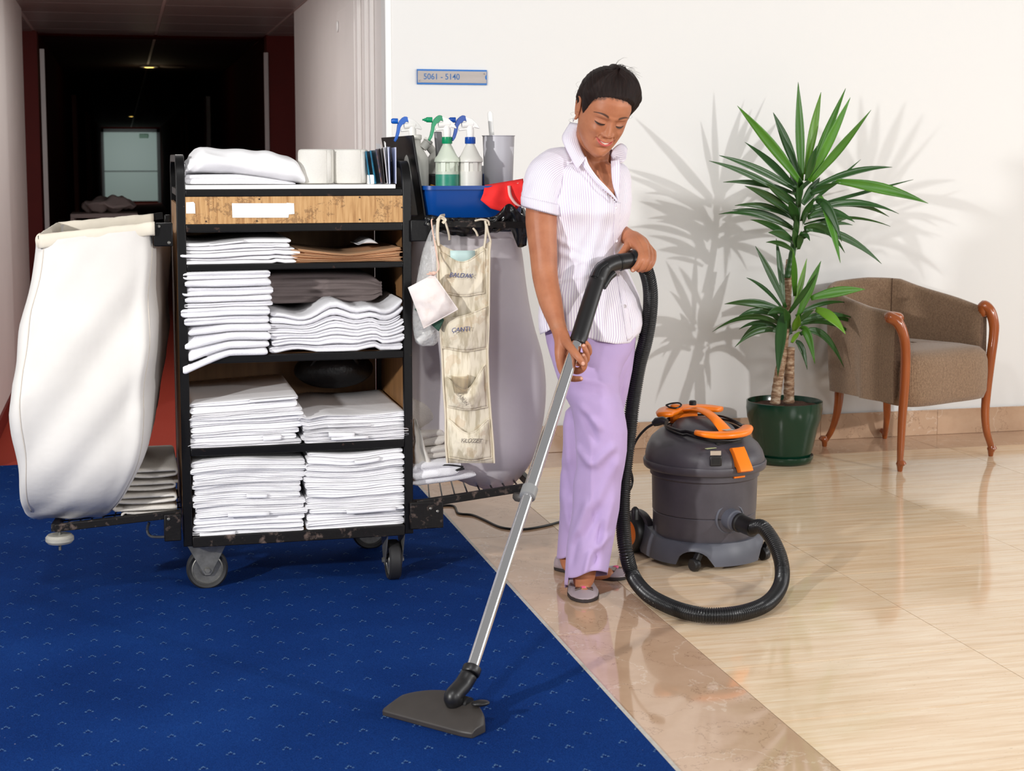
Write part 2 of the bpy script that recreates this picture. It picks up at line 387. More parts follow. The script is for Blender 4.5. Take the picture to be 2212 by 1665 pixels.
# ceiling of the corridor: panels with recessed joints
ceil = struct('ceiling', MB().box((-1.9, YW + .05, ZC + .006), (2.3, 49.2, ZC + .1)), M['tee_bar'])
cxs = [-1.45, -.62, .27, 1.1, 2.0]
yy = YW + .12
while yy < 49:
    L = .66 if yy < 13 else 3.0
    for a, b_ in zip(cxs, cxs[1:]):
        if yy > 12.3 and (a < -1 or b_ > 1.5): continue
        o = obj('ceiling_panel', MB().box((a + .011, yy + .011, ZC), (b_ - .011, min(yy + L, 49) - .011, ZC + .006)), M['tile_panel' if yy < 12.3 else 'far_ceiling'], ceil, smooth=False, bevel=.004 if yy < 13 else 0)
    yy += L
struct('wall_above_corridor', MB().box((-.72, YW + .1, ZC + .1), (1.104, YW + .25, 3.3)), M['wall'])
# far end: pale glazed door with a green exit sign, ceiling lights
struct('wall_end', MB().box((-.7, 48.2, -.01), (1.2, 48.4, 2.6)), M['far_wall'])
M['pale_glass'] = mat('frosted_pale_door', (196, 214, 208), .4)
d2 = struct('door_2', MB().box((-.53, 48.12, .06), (1.0, 48.19, 2.10)), M['pale_glass'], smooth=False)
M['dark_frame'] = mat('dark_door_frame', (30, 26, 26), .5)
fr = MB().box((-.62, 48.08, 0), (-.53, 48.2, 2.2)).box((1.0, 48.08, 0), (1.09, 48.2, 2.2)).box((-.62, 48.08, 2.1), (1.09, 48.2, 2.2)).box((-.53, 48.10, .93), (1.0, 48.12, .96))
obj('door_frame', fr, M['dark_frame'], d2)
M['exit_green'] = mat('green_exit_sign', (20, 110, 66), .4)
t_ = thing('exit_sign', 'small green exit sign over the pale door at the corridor end', 'sign', (.62, 48.0, 1.9))
obj('sign_box', MB().box((.5, 48.0, 1.93), (.76, 48.121, 2.05)), M['exit_green'], t_, bevel=.01)
M['warm_lamp'] = emit('warm_lamp', (255, 214, 110), 6.0)
M['lamp_ring'] = mat('lamp_ring', (120, 110, 105), .4)
for i, (x, y, r_, lab) in enumerate(((.285, 16.5, .085, 'near glowing warm round ceiling light in the dark corridor'), (.20, 35.5, .075, 'far glowing warm round ceiling light near corridor end'))):
    t_ = thing('ceiling_light', lab, 'light', (x, y, ZC), 'corridor ceiling lights')
    obj('housing', MB().lathe([(r_ * 1.15, 0), (r_ * 1.15, -.01), (r_, -.02)], 24, (x, y, ZC)), M['lamp_ring'], t_)
    obj('diffuser', MB().lathe([(r_ * .95, -.008), (r_ * .95, -.016), (r_ * .6, -.02)], 24, (x, y, ZC)), M['warm_lamp'], t_)
t_ = thing('ceiling_light', 'unlit pale ceiling fitting beside the near warm corridor light', 'light', (.53, 16.5, ZC))
obj('housing', MB().lathe([(.13, 0), (.13, -.012), (.10, -.016)], 24, (.52, 16.5, ZC)), M['lamp_ring'], t_)
spot_light('corridor_lamp_near', (.285, 16.5, 2.12), 1.0, .2, (1, .8, .5), 'POINT')
_s = spot_light('door_fill_spot', (.24, 41.0, 1.5), 480, .1, (.9, 1, .97), 'SPOT', (.24, 48.2, 1.0)); _s.data.spot_size = .44; _s.data.spot_blend = .4  # spot added in mid-air to brighten the end door, no fitting here
# ================================================================== HOUSEKEEPING CART
YF = 4.62; YR = 5.17
def zf(y, x=640, Y=YF): return atY(x, y, Y).z
def xf(x, y=700, Y=YF): return atY(x, y, Y).x
M['oak'] = None
def oak():
    m = bpy.data.materials.new('worn_oak_veneer'); m.use_nodes = True; t = NT(m); b = t.n['Principled BSDF']
    tc = t.new('TexCoord').outputs['Object']; v = t.mapping(tc, (1, 1, .06))
    n = t.noise(v, 160, 4, .6); c = t.ramp(n, [(.3, srgb(160, 114, 66)), (.5, srgb(190, 146, 94)), (.7, srgb(206, 164, 112))])
    n2 = t.noise(tc, 70, 4, .75); zone = t.noise(t.mapping(tc, (1, 1, 1), (0, 0, 0), (3, 0, 1)), 7, 2)
    k = t.math('MULTIPLY', t.math('GREATER_THAN', n2, .53), t.math('GREATER_THAN', zone, .5)); c = t.mix(t.math('MULTIPLY', k, .55), c, srgb(112, 78, 46))
    t.link(c, b.inputs['Base Color']); b.inputs['Roughness'].default_value = .5; return m
M['oak'] = oak()
M['oak_dark'] = mat('brown_side_panel', (150, 108, 66), .55, var=.3, vscale=30, stretch=(1, 1, .1))
M['sticker'] = mat('white_sticker', (250, 250, 248), .5)
M['screw'] = mat('dark_screw', (50, 32, 24), .5)
cart = thing('housekeeping_cart', 'tall black metal housekeeping cart with oak drawer and shelves of white linen', 'cart', (.49, 4.9, 0))
def cp(name, mb, m='black', **k): return obj(name, mb, M[m] if isinstance(m, str) else m, cart, **k)
PW = .026
xl0, xr1 = .147, .836
def hoop(x0, ztop_f, ztop_r):
    pts = [V(x0, YF + .012, .16), V(x0, YF + .012, ztop_f - .06)]
    for i in range(1, 7):
        a = i / 6 * math.pi / 2; pts.append(V(x0, YF + .012 + .06 * (1 - math.cos(a)), ztop_f - .06 + .06 * math.sin(a)))
    for i in range(0, 7):
        a = i / 6 * math.pi / 2; pts.append(V(x0, YR - .012 - .06 * (1 - math.sin(a)), ztop_r - .06 + .06 * math.cos(a)))
    pts.append(V(x0, YR - .012, .16)); return pts
def rect_sweep(path, w, h):
    rings = []; k = len(path)
    for i, p in enumerate(path):
        t = (path[min(i + 1, k - 1)] - path[max(i - 1, 0)]).normalized(); n = t.cross(V(1, 0, 0))
        rings.append([p + V(a * w / 2, 0, 0) + n * (c * h / 2) for a, c in ((-1, -1), (1, -1), (1, 1), (-1, 1))])
    return MB().loft(rings)
cp('side_hoop', rect_sweep(hoop(xl0 + PW / 2, 1.303, 1.303), PW, .022), bevel=.002)
cp('side_hoop', rect_sweep(hoop(xr1 - PW / 2, 1.285, 1.285), PW, .022), bevel=.002)
shelves = {'top': (408, 424), 'drawer': (482, 500), 'A': (568, 581), 'B': (764, 780), 'C': (959, 976), 'D': (1147, 1170)}
SZ = {}
for n_, (a, b_) in shelves.items():
    z1, z0 = zf(a), zf(b_); SZ[n_] = z1 - .002
    nm = 'shelf'
    mb = MB().box((xl0 + PW, YF, z0), (xr1 - PW, YF + .02, z1)).box((xl0 + PW, YR - .02, z0), (xr1 - PW, YR, z1))
    mb.box((xl0 + .004, YF + .02, z0), (xl0 + PW, YR - .02, z1)).box((xr1 - PW, YF + .02, z0), (xr1 - .004, YR - .02, z1))
    r_ = cp('shelf_rail', mb, 'black_worn' if n_ == 'D' else 'black', bevel=.0025)
    if n_ != 'drawer':
        cp('shelf_board', MB().box((xl0 + PW, YF + .018, z1 - .012), (xr1 - PW, YR - .018, z1 - .002)), 'oak_dark' if n_ in 'BD' else 'black')
cp('drawer_front', MB().box((xl0 + PW, YF + .001, zf(482)), (xr1 - PW, YF + .013, zf(424))), 'oak')
cp('drawer_box', MB().box((xl0 + PW, YF + .013, zf(482)), (xr1 - PW, YR - .03, zf(426))), 'black')
nail_ = []
for x, y in ((560, 430), (777, 426), (397, 446), (868, 448), (555, 477), (777, 474), (445, 478)): cp('screw', MB().lathe([(.0025, 0), (.002, -.002)], 8, atY(x, y, YF + .001), Matrix.Rotation(R(90), 4, 'X').inverted()), 'screw')
def sticker(name, pts):
    o = atY(*pts[0], YF - .0004); cp(name, MB().add([atY(x, y, YF - .0006) for x, y in pts], [tuple(range(len(pts)))]), 'sticker', solid=.0006, smooth=False)
sticker('label_sticker', [(501, 439), (619, 439), (619, 438), (635, 439), (636, 462), (624, 463), (623, 470), (502, 470)])
sticker('label_sticker', [(402, 437), (418, 436), (421, 440), (422, 461), (402, 461)])
cp('top_tray', MB().box((xl0 + PW + .001, YF + .002, zf(408)), (xf(857), YR - .03, zf(399))), 'white_plastic', bevel=.001)
cp('side_panel', MB().box((xl0 + .001, YF + .03, .19), (xl0 + .008, YR - .03, 1.17)), 'oak_dark')
cp('side_panel', MB().box((xr1 - .012, YF + .03, .19), (xr1 - .005, YR - .03, 1.17)), 'oak_dark')
cp('back_panel', MB().box((xl0 + .02, YR - .012, .19), (.808, YR - .006, 1.17)), 'oak_dark')
cp('back_panel', MB().box((.812, YR - .012, .19), (.822, YR - .006, 1.17)), 'black')
# black leaning board on the right side
cp('side_flap', MB().add([(.846, 4.66, 1.372), (.84, 5.2, 1.372), (.885, 5.2, 1.105), (.885, 4.66, 1.105), (.853, 4.66, 1.372), (.848, 5.2, 1.372), (.893, 5.2, 1.105), (.893, 4.66, 1.105)],
    [(0, 1, 2, 3), (7, 6, 5, 4), (0, 3, 7, 4), (1, 5, 6, 2), (0, 4, 5, 1), (3, 2, 6, 7)]), bevel=.002)
# brackets
def plate(x0, y0, x1, y1, m='black', d=.03, nm='bracket', Y=YF - .012):
    a = atY(x0, y0, Y); b_ = atY(x1, y1, Y); return cp(nm, MB().box((a.x, Y, b_.z), (b_.x, Y + d, a.z)), m, bevel=.003)
plate(331, 482, 374, 532); plate(887, 475, 934, 521)
plate(354, 1112, 392, 1168, 'black_worn', .04); plate(886, 1086, 958, 1140, 'black_worn', .05)
for x, y in ((343, 489), (365, 524), (925, 484), (930, 1098), (945, 1104), (364, 1121)):
    cp('bolt', MB().lathe([(.005, 0), (.0045, -.003), (.002, -.005)], 10, atY(x, y, YF - .012), Matrix.Rotation(R(-90), 4, 'X')), 'steel')
# left carrier: upper rim, lower platform
def pt(x, y, Y): return atY(x, y, Y)
RIM = [pt(338, 489, 4.60), pt(220, 503, 4.60), pt(95, 516, 4.61), pt(76, 517, 4.66), pt(92, 503, 4.85), pt(118, 490, 5.10), pt(138, 486, 5.14), pt(240, 476, 5.14), pt(352, 466, 5.14)]
rim = [RIM[0], RIM[2], RIM[3], RIM[5], RIM[6], RIM[8]]
def bars(path, w, h):
    mb = MB()
    for a, b_ in zip(path, path[1:]): mb.bar(a, b_, w, h)
    return mb
cp('bag_rim', bars([pt(338, 489, 4.60), pt(84, 517, 4.60), pt(126, 489, 5.14), pt(352, 466, 5.14)], .006, .022), 'black', bevel=.001)
plate(355, 464, 369, 482, 'black', .02, 'bracket', 5.0)
lowL = [pt(392, 1108, 4.63), pt(118, 1140, 4.60), pt(150, 1088, 5.12), pt(392, 1062, 5.12)]
cp('lower_platform_rail', bars(lowL, .02, .022), 'black_worn', bevel=.002)
g = MB()
for i in range(1, 11):
    t = i / 11; g.bar(lerp(lowL[0], lowL[1], t), lerp(lowL[3], lowL[2], t), .004, .004)
for j in (1, 2, 3): g.bar(lerp(lowL[0], lowL[3], j / 4), lerp(lowL[1], lowL[2], j / 4), .004, .004)
cp('platform_grid', g, 'black')
# right carrier
railR = [pt(934, 483, 4.605), pt(1143, 486, 4.60), pt(1130, 455, 5.12), pt(915, 455, 5.12)]
cp('bag_rim', bars(railR, .008, .02), 'black_worn', bevel=.001)
lowR = [pt(900, 1089, 4.62), pt(1150, 1050, 4.62), pt(1112, 1010, 5.1), pt(900, 1035, 5.12)]
cp('lower_platform_rail', bars(lowR, .02, .024), 'black_worn', bevel=.002)
g = MB()
for i in range(1, 9):
    t = i / 9; g.bar(lerp(lowR[0], lowR[1], t), lerp(lowR[3], lowR[2], t), .004, .004)
cp('platform_grid', g, 'black')
# bumper wheels lying flat
M['grey_rubber'] = mat('grey_rubber_bumper', (172, 168, 158), .5, var=.2, vscale=30)
M['dark_bumper'] = mat('dark_bumper', (78, 74, 70), .5)
def bumper(c, r_, m):
    b_ = cp('bumper_wheel', MB().lathe([(r_ * .3, -.012), (r_ * .85, -.012), (r_, -.005), (r_, .005), (r_ * .85, .012), (r_ * .3, .012)], 28, c), m)
    obj('bumper_axle', MB().lathe([(.004, -.034), (.004, .03)], 10, c), M['steel'], b_)
c_ = pt(129, 1163, 4.62); bumper(c_, .04, 'grey_rubber')
c_ = pt(1131, 1072, 4.60); bumper(c_, .034, 'dark_bumper')
# hook handle below the left platform
hk = smooth_path([pt(322, 1128, 4.70), pt(318, 1145, 4.70), pt(326, 1158, 4.70), pt(350, 1160, 4.68), pt(368, 1158, 4.66)], 4)
cp('tow_hook', MB().tube(hk, .007, 8, flat=.6), 'steel')
# castors
def castor(cx, cy, side_on, r_=.0625):
    """side_on: axle runs along Y so that the flat of the wheel faces the front"""
    m = Matrix.Rotation(R(90), 4, 'X') if side_on else Matrix.Rotation(R(90), 4, 'Y')
    c = V(cx, cy, r_)
    tyre = [(r_ * .78, -.016), (r_ * .9, -.019), (r_ * .985, -.014), (r_, -.005), (r_, .005), (r_ * .985, .014), (r_ * .9, .019), (r_ * .78, .016)]
    wl = cp('castor_wheel', MB().lathe(tyre, 40, c, m, cap=False).loft([[c + (m @ V(r_ * .78 * math.cos(a), r_ * .78 * math.sin(a), z)) for a in [2 * math.pi * j / 40 for j in range(40)]] for z in (-.016, .016)], cap=False), 'rubber')
    obj('wheel_rim', MB().lathe([(r_ * .79, -.013), (r_ * .7, -.015), (r_ * .64, -.008), (r_ * .42, -.008), (r_ * .3, -.017), (r_ * .1, -.018), (r_ * .1, .018), (r_ * .3, .017), (r_ * .42, .008), (r_ * .64, .008), (r_ * .7, .015), (r_ * .79, .013)], 40, c, m), M['steel'], wl)
    top = .158
    f = MB()
    def tri(off):
        prof = [(-.062, top), (.062, top), (.058, top - .018), (.016, r_ - .004), (.008, r_ - .016), (-.008, r_ - .016), (-.016, r_ - .004), (-.058, top - .018)]
        if side_on: f.prism(prof, ((cx, cy + off, 0), (1, 0, 0), (0, 0, 1), (0, 1, 0)), -.002, .002)
        else: f.prism(prof, ((cx + off, cy, 0), (0, 1, 0), (0, 0, 1), (1, 0, 0)), -.002, .002)
    tri(-.026); tri(.026)
    if side_on: f.box((cx - .062, cy - .028, top - .004), (cx + .062, cy + .028, top + .003))
    else: f.box((cx - .028, cy - .062, top - .004), (cx + .028, cy + .062, top + .003))
    cp('castor_fork', f, 'steel', bevel=.0015)
    a = MB().lathe([(.008, -.034), (.009, -.028), (.009, .028), (.008, .034)], 6, c, m); cp('castor_bolt', a, 'steel')
castor(.219, 4.735, True); castor(.785, 4.70, False); castor(.23, 5.11, False); castor(.775, 5.10, True)
for q in (((.16, 4.66, .156), (.285, 4.80, .166)), ((.74, 4.64, .156), (.83, 4.77, .166)), ((.17, 5.03, .156), (.29, 5.16, .166)), ((.71, 5.03, .156), (.83, 5.16, .166))): cp('castor_mount', MB().box(*q), 'black_worn')
# ================================================================== LEFT LAUNDRY BAG
def ring_curve(ctrl, n):
    pts = smooth_path(ctrl, max(2, n // len(ctrl)), True); return pts
M['canvas'] = mat('off_white_canvas', (222, 218, 213), .85, bump=.3, bscale=14, bdist=.006, var=.08, vscale=4)
M['canvas_side'] = M['canvas']
M['canvas_rim'] = mat('cream_canvas_rim', (226, 217, 200), .85, bump=.3, bscale=40, bdist=.002, var=.1, vscale=10)
lb = thing('laundry_bag', 'bulging off-white canvas laundry bag on the left end of the cart', 'laundry bag', (pt(200, 1110, 4.8).x, 4.85, .2))
levels = [  # y(px) of front, front-left px, front-right px, rear-right px, depth front, depth rear, rear-left px
    (520, 78, 338, 362, 4.600, 5.13, 126, 486), (540, 76, 334, 364, 4.595, 5.13, 122, 520), (600, 66, 331, 363, 4.56, 5.14, 110, 590), (680, 50, 328, 361, 4.53, 5.15, 96, 670), (760, 38, 324, 357, 4.50, 5.16, 82, 750),
    (840, 33, 320, 349, 4.47, 5.16, 76, 825), (920, 30, 313, 334, 4.46, 5.14, 76, 900), (990, 32, 300, 316, 4.47, 5.10, 82, 960), (1040, 38, 280, 292, 4.50, 5.05, 92, 1003), (1080, 45, 258, 266, 4.55, 5.00, 106, 1038),
    (1104, 56, 236, 242, 4.62, 4.94, 124, 1062), (1117, 80, 214, 222, 4.68, 4.90, 140, 1086)]
rings = []
nS = 72
for li, (yy, fl, fr_, rr, yf_, yr_, rl, yrr) in enumerate(levels):
    fd = (1, .9, .55, .25, .08)[li] if li < 5 else 0
    a = pt(fl, yy + 6 - 4 * fd, yf_ + .05); b_ = pt((fl + fr_) / 2, yy + 2 - 16 * fd, yf_); c_ = pt(fr_, yy - 26 * fd, yf_ + .06)
    d = pt(rr, yrr + (yy - yrr) * .4, lerp(yf_, yr_, .62)); e = pt(rr - 14, yrr, yr_); f = pt((rl + rr) / 2 - 20, yrr, yr_ + .02); g_ = pt(rl, yrr, yr_ - .02); h = pt(min(fl + 14, rl), (yy + yrr) / 2, lerp(yf_, yr_, .45))
    q1 = pt(lerp(fl, fr_, .16), yy + 3 - 6 * fd, yf_ + .012); q2 = pt(lerp(fl, fr_, .84), yy + 1 - 24 * fd, yf_ + .018)
    if li <= 1: b_.y = q1.y = q2.y = yf_ - .008
    rings.append(ring_curve([a, q1, b_, q2, c_, d, e, f, g_, h], nS))
# refine vertically and add draped folds
def refine(rings, k):
    out = []
    n = len(rings[0])
    cols = [smooth_path([r[j] for r in rings], k) for j in range(n)]
    return [[cols[j][i] for j in range(n)] for i in range(len(cols[0]))]
rings = refine(rings, 5)
cen = [sum(r, Vector()) / len(r) for r in rings]
K = len(rings)
for i, r in enumerate(rings):
    t = i / (K - 1)
    for j, p in enumerate(r):
        d = (p - cen[i]); d.z = 0; d.normalize()
        am = .018 * (math.sin(math.pi * min(1, t * 1.1)) ** .7) + .008
        # diagonal folds running down-left from the right bracket and gathers at the bottom
        s_ = nz(p.x * 8 - p.z * 6.5, p.z * 1.0, p.y * 2) * am * .9 + (abs(nz(p.x * 10 - p.z * 8, p.z * 1.2, 4 + p.y)) - .25) * -.017 * min(1, t * 4)
        s_ += math.sin((p.x + p.y) * 55 + p.z * 18) * .006 * max(0, t - .82) / .18 * 1.5
        if t < .12: s_ *= t / .12
        s_ *= .25 + .75 * abs(d.y)
        r[j] = p + d * s_
mb = MB().loft(rings, cap=False)
n0 = len(rings[-1]); mb.f.append(tuple((K - 1) * n0 + j for j in range(n0)))
obj('bag_body', mb, M['canvas'], lb, angle=180)
# hem sleeve folded over the rim
for a, b_, nm in ((pt(334, 491, 4.60), pt(84, 519, 4.60), 0), (pt(84, 519, 4.60), pt(126, 491, 5.14), 1), (pt(126, 491, 5.14), pt(332, 472, 5.14), 2)):
    path = [lerp(a, b_, i / 24) for i in range(25)]
    path = [p + V(0, 0, nz(i * .4, nm) * .003) for i, p in enumerate(path)]
    mb = MB(); rr_ = []
    dd = (b_ - a).normalized(); sd = dd.cross(V(0, 0, 1)).normalized()
    for i, p in enumerate(path):
        w = .010 + .002 * nz(i * .7, 3 + nm); rr_.append([p + sd * (math.cos(q) * w) + V(0, 0, 1) * (math.sin(q) * (.017 if math.sin(q) > 0 else .024)) for q in [2 * math.pi * k / 14 for k in range(14)]])
    obj('rim_hem', mb.loft(rr_), M['canvas_rim'], lb, angle=180)
M['seam'] = mat('canvas_seam', (205, 196, 184), .9)
sm = []
for i in range(2, K - 6):
    r = rings[i]; sm.append([r[j] + (r[j] - cen[i]).normalized() * .0006 for j in (4, 27)])
for k_ in (0, 1): obj('bag_seam', MB().tube([q[k_] for q in sm], .0013, 6), M['seam'], lb, angle=180)
# ================================================================== RIGHT LAUNDRY BAG
M['grey_canvas'] = mat('thin_grey_white_canvas', (214, 208, 211), .85, bump=.25, bscale=16, bdist=.005, var=.06, vscale=5)
rb = thing('laundry_bag', 'sagging greyish white laundry bag hanging at the right end behind the woman arm', 'laundry bag', (1.03, 4.85, .25))
levels = [(500, 898, 1112, 4.67, 5.08), (540, 894, 1124, 4.67, 5.08), (620, 890, 1134, 4.68, 5.09), (700, 889, 1147, 4.69, 5.09), (780, 890, 1163, 4.70, 5.08), (860, 888, 1166, 4.70, 5.07), (930, 900, 1162, 4.70, 5.05), (985, 930, 1150, 4.70, 5.0), (1025, 975, 1125, 4.72, 4.96), (1048, 1020, 1104, 4.76, 4.92), (1058, 1048, 1086, 4.79, 4.88)]
rings = []
for yy, fl, fr_, yf_, yr_ in levels:
    a = pt(fl, yy, yf_ + .05); b_ = pt((fl + fr_) / 2, yy, yf_); c_ = pt(fr_ - 6, yy, yf_ + .05); d = pt(fr_, yy, (yf_ + yr_) / 2); e = pt(fr_ - 14, yy, yr_ - .03); f = pt((fl + fr_) / 2, yy, yr_); g_ = pt(fl + 8, yy, yr_ - .03); h = pt(fl, yy, (yf_ + yr_) / 2)
    for q in (d, e, f, g_, h): q.z = a.z + .0
    rings.append(ring_curve([a, b_, c_, d, e, f, g_, h], 64))
rings = refine(rings, 4); K = len(rings); cen = [sum(r, Vector()) / len(r) for r in rings]
for i, r in enumerate(rings):
    t = i / (K - 1)
    for j, p in enumerate(r):
        d = (p - cen[i]); d.z = 0
        if d.length < 1e-5: continue
        d.normalize(); s_ = nz(p.x * 16, p.z * 1.3, p.y * 7 + 5) * .020 * min(1, t * 3 + .3) + nz(p.x * 9 + p.z * 5, 1, p.y) * .012 * min(1, t * 2)
        s_ += math.sin(p.x * 90 + p.y * 60) * .006 * max(0, t - .75) * 4
        r[j] = p + d * s_
mb = MB().loft(rings, cap=False); n0 = len(rings[0]); mb.f.append(tuple((K - 1) * n0 + j for j in range(n0)))
obj('bag_body', mb, M['grey_canvas'], rb, angle=180)
# black liner edge folded over the rail
M['bin_liner'] = mat('black_bin_liner', (16, 16, 17), .28, bump=.5, bscale=30, bdist=.006)
ln = thing('bin_liner', 'crumpled black plastic liner bunched over the right rail under the blue tray', 'liner', (1.05, 4.63, 1.08))
rows = []
n = 60
for j in range(9):
    v = j / 8; row = []
    for i in range(n):
        u = i / (n - 1); x = lerp(918, 1141, u)
        top = 470 - (30 * math.exp(-((x - 1100) / 22) ** 2)) - 6 * math.exp(-((x - 930) / 20) ** 2); bot = 496 + 16 * math.exp(-((x - 1010) / 60) ** 2) + 38 * max(0, min(1, (x - 1108) / 14)) + 6 * nz(x * .06)
        p = pt(x, lerp(top, bot, v), 4.615 + .03 * (v - .35) ** 2 - .012 + .02 * nz(x * .07, v * 4)); p.y += .03 * max(0, v - .3); row.append(p)
    rows.append(row)
obj('liner_edge', MB().grid(rows), M['bin_liner'], ln, solid=.001, angle=180)
# ================================================================== FOLDED LINEN
def folded(name, x0, x1, yf, yr, zb, zt, layers, m, seed=0, parent=None, groove=.005, wob=.006, nx=26, droop=None, endr=.008, rearz=0, label=None, cat='sheet', group=None):
    """one folded cloth; x0,x1,yf: numbers or functions; zb, zt: functions of x giving the lower / upper face at the front"""
    rings = []
    f = lambda q, x: q(x) if callable(q) else q
    for i in range(nx + 1):
        u = i / nx
        # denser at the ends
        uu = .5 - .5 * math.cos(math.pi * u) if endr else u
        x = lerp(x0, x1, lerp(u, uu, .6)); d = min(x - x0, x1 - x); k = 1 if d > endr else max(.55, math.sqrt(max(0, 1 - (1 - d / endr) ** 2)))
        b, t = f(zb, x), f(zt, x); mid = (b + t) / 2; b = mid + (b - mid) * k; t = mid + (t - mid) * k
        y0 = f(yf, x); dr = droop(x) if droop else 0
        ring = []
        for l in range(layers):
            off = nz(x * 9, seed * 3.1 + l * 7.7) * wob + (nz(seed * 5.3, l * 3.3) * wob * 1.2)
            zl, zh = lerp(b, t, l / layers), lerp(b, t, (l + 1) / layers); zc = (zl + zh) / 2 + nz(x * 14, l * 5 + seed) * (zh - zl) * .25
            for z, g in ((zl + (zh - zl) * .12, 1), (lerp(zl, zc, .55), .25), (zc, 0), (lerp(zc, zh, .45), .25), (zh - (zh - zl) * .12, 1)):
                ring.append(V(x, y0 + off + groove * g, z - dr))
        ring.append(V(x, y0 + .035, t - dr * .55 + nz(x * 6, seed) * .001)); ring.append(V(x, y0 + .10, t + nz(x * 5, seed + 9) * .002)); ring.append(V(x, lerp(y0, yr, .6), t + rearz * .6 + nz(x * 4, seed + 4) * .003)); ring.append(V(x, yr - .01, t + rearz)); ring.append(V(x, yr, (b + t) / 2 + rearz))
        ring.append(V(x, yr - .01, b + rearz)); ring.append(V(x, y0 + .06, b - dr * .3))
        rings.append(ring)
    o = obj(name, MB().loft(rings), m, parent, angle=60, at=(0, 0, 0) if parent is None else None)
    if label: tag(o, label, cat, group)
    return o
ORD = ['topmost', 'second from the top', 'third from the top', 'fourth from the top', 'fifth from the top', 'sixth from the top', 'seventh from the top', 'eighth from the top', 'ninth from the top', 'tenth from the top', 'eleventh from the top', 'twelfth from the top', 'thirteenth from the top', 'fourteenth from the top', 'fifteenth from the top', 'sixteenth from the top']
def stack(n, xl, xr, zlo, zhi, where, kind, group, m, layers=(2, 4), base_wave=None, top_wave=None, yf=YF + .008, yr=YR - .06, wob=.007, xj=.008, groove=.0045, cat=None, seed=0, droop=None, flags=True):
    rnd = random.Random(seed); ws = [rnd.uniform(.7, 1.35) for _ in range(n)]; tot = sum(ws); acc = 0
    bw = base_wave or (lambda x: 0); tw = top_wave or (lambda x: 0)
    for k in range(n):                                  # k = 0 is the lowest
        a, b = acc / tot, (acc + ws[k]) / tot; acc += ws[k]
        s2 = seed * 17 + k
        wa = lambda x, q=a, s_=s2: lerp(zlo + bw(x), zhi + tw(x), q) + (nz(x * 8, s_ * 2.3) * .0040 if q > 0 else 0)
        wb = lambda x, q=b, s_=s2 + 1: lerp(zlo + bw(x), zhi + tw(x), q) + (nz(x * 8, s_ * 2.3) * .0040 if q < .999 else 0)
        dx0, dx1 = rnd.uniform(-xj, xj), rnd.uniform(-xj, xj)
        yo = rnd.uniform(-.010, .008); slant = rnd.uniform(-.012, .012)
        x0, x1 = (xl(a) if callable(xl) else xl) + dx0, (xr(a) if callable(xr) else xr) + dx1
        yfn = lambda x, yo=yo, sl=slant, x0=x0, x1=x1: yf + yo + sl * ((x - x0) / (x1 - x0) - .5)
        o = folded('folded_' + kind, x0, x1, yfn, yr + rnd.uniform(-.01, .01), wa, wb, rnd.choice(range(layers[0], layers[1] + 1)), m, s2, groove=groove, wob=wob, droop=(lambda x, q=1 - a: droop(x, q)) if droop else None,
                   label='%s, %s of the stack %s' % ('white folded ' + kind, ORD[n - 1 - k], where), cat=cat or kind, group=group)
        # a loose flap or hem strip showing on some fronts
        if flags and rnd.random() < .30:
            fx = rnd.uniform(x0 + .02, x1 - .09); fw = rnd.uniform(.05, .15); rows = []; fx = min(fx, x1 - fw - .005)
            for i in range(9):
                x = fx + fw * i / 8; z1 = wb(x) - .0015; hgt = (wb(x) - wa(x)) * rnd.uniform(.6, 1.05) if i == 0 else hgt
                rows.append([V(x, yfn(x) - wob * .9 - .001 - .002 * math.sin(math.pi * q) + .006 * (q < .01), z1 - hgt * q) for q in (0, .25, .5, .75, 1)])
            obj('loose_hem', MB().grid(rows), m, o, solid=.0004, angle=30)
XI0, XI1 = xl0 + PW + .002, xr1 - PW - .002
xm = lambda p, y=900: xf(p, y)
sw = lambda a, f_, ph=0: (lambda x: a * math.sin(x * f_ + ph))
# bottom shelf
stack(13, lambda q: xm(413), lambda q: xm(654 + 4 * math.sin(q * 9)), SZ['D'], zf(985), 'on the bottom shelf left', 'sheet', 'sheets stacked on the bottom shelf, left pile', M['linen'], yr=YR - .05, seed=1, top_wave=lambda x: -.004 + .006 * math.sin((x - .2) * 16), base_wave=lambda x: 0.0)
stack(12, lambda q: xm(660 + 2 * math.sin(q * 7)), lambda q: xm(877 - 2), SZ['D'], zf(983), 'on the bottom shelf right', 'sheet', 'sheets stacked on the bottom shelf, right pile', M['linen'], yr=YR - .05, seed=2, top_wave=lambda x: .006 * math.sin((x - .1) * 20))
# third shelf
stack(9, lambda q: xm(411) - .004, lambda q: xm(652 - 8 * math.sin(q * 8 + 1)), SZ['C'], zf(858), 'on the third shelf left', 'sheet', 'sheets stacked on the third shelf, left pile', M['linen'], yr=YR - .07, seed=3, top_wave=lambda x: .018 * (x - .36) / .35, base_wave=lambda x: 0)
stack(7, lambda q: xm(655 - 6 * q), lambda q: xm(878), SZ['C'], zf(898), 'on the third shelf right', 'sheet', 'sheets stacked on the third shelf, right pile', M['linen'], yr=YR - .07, seed=4, top_wave=lambda x: -.012 * max(0, 1 - abs((x - .52) / .05)) + .004 * math.sin(x * 16), base_wave=lambda x: .0, wob=.009)
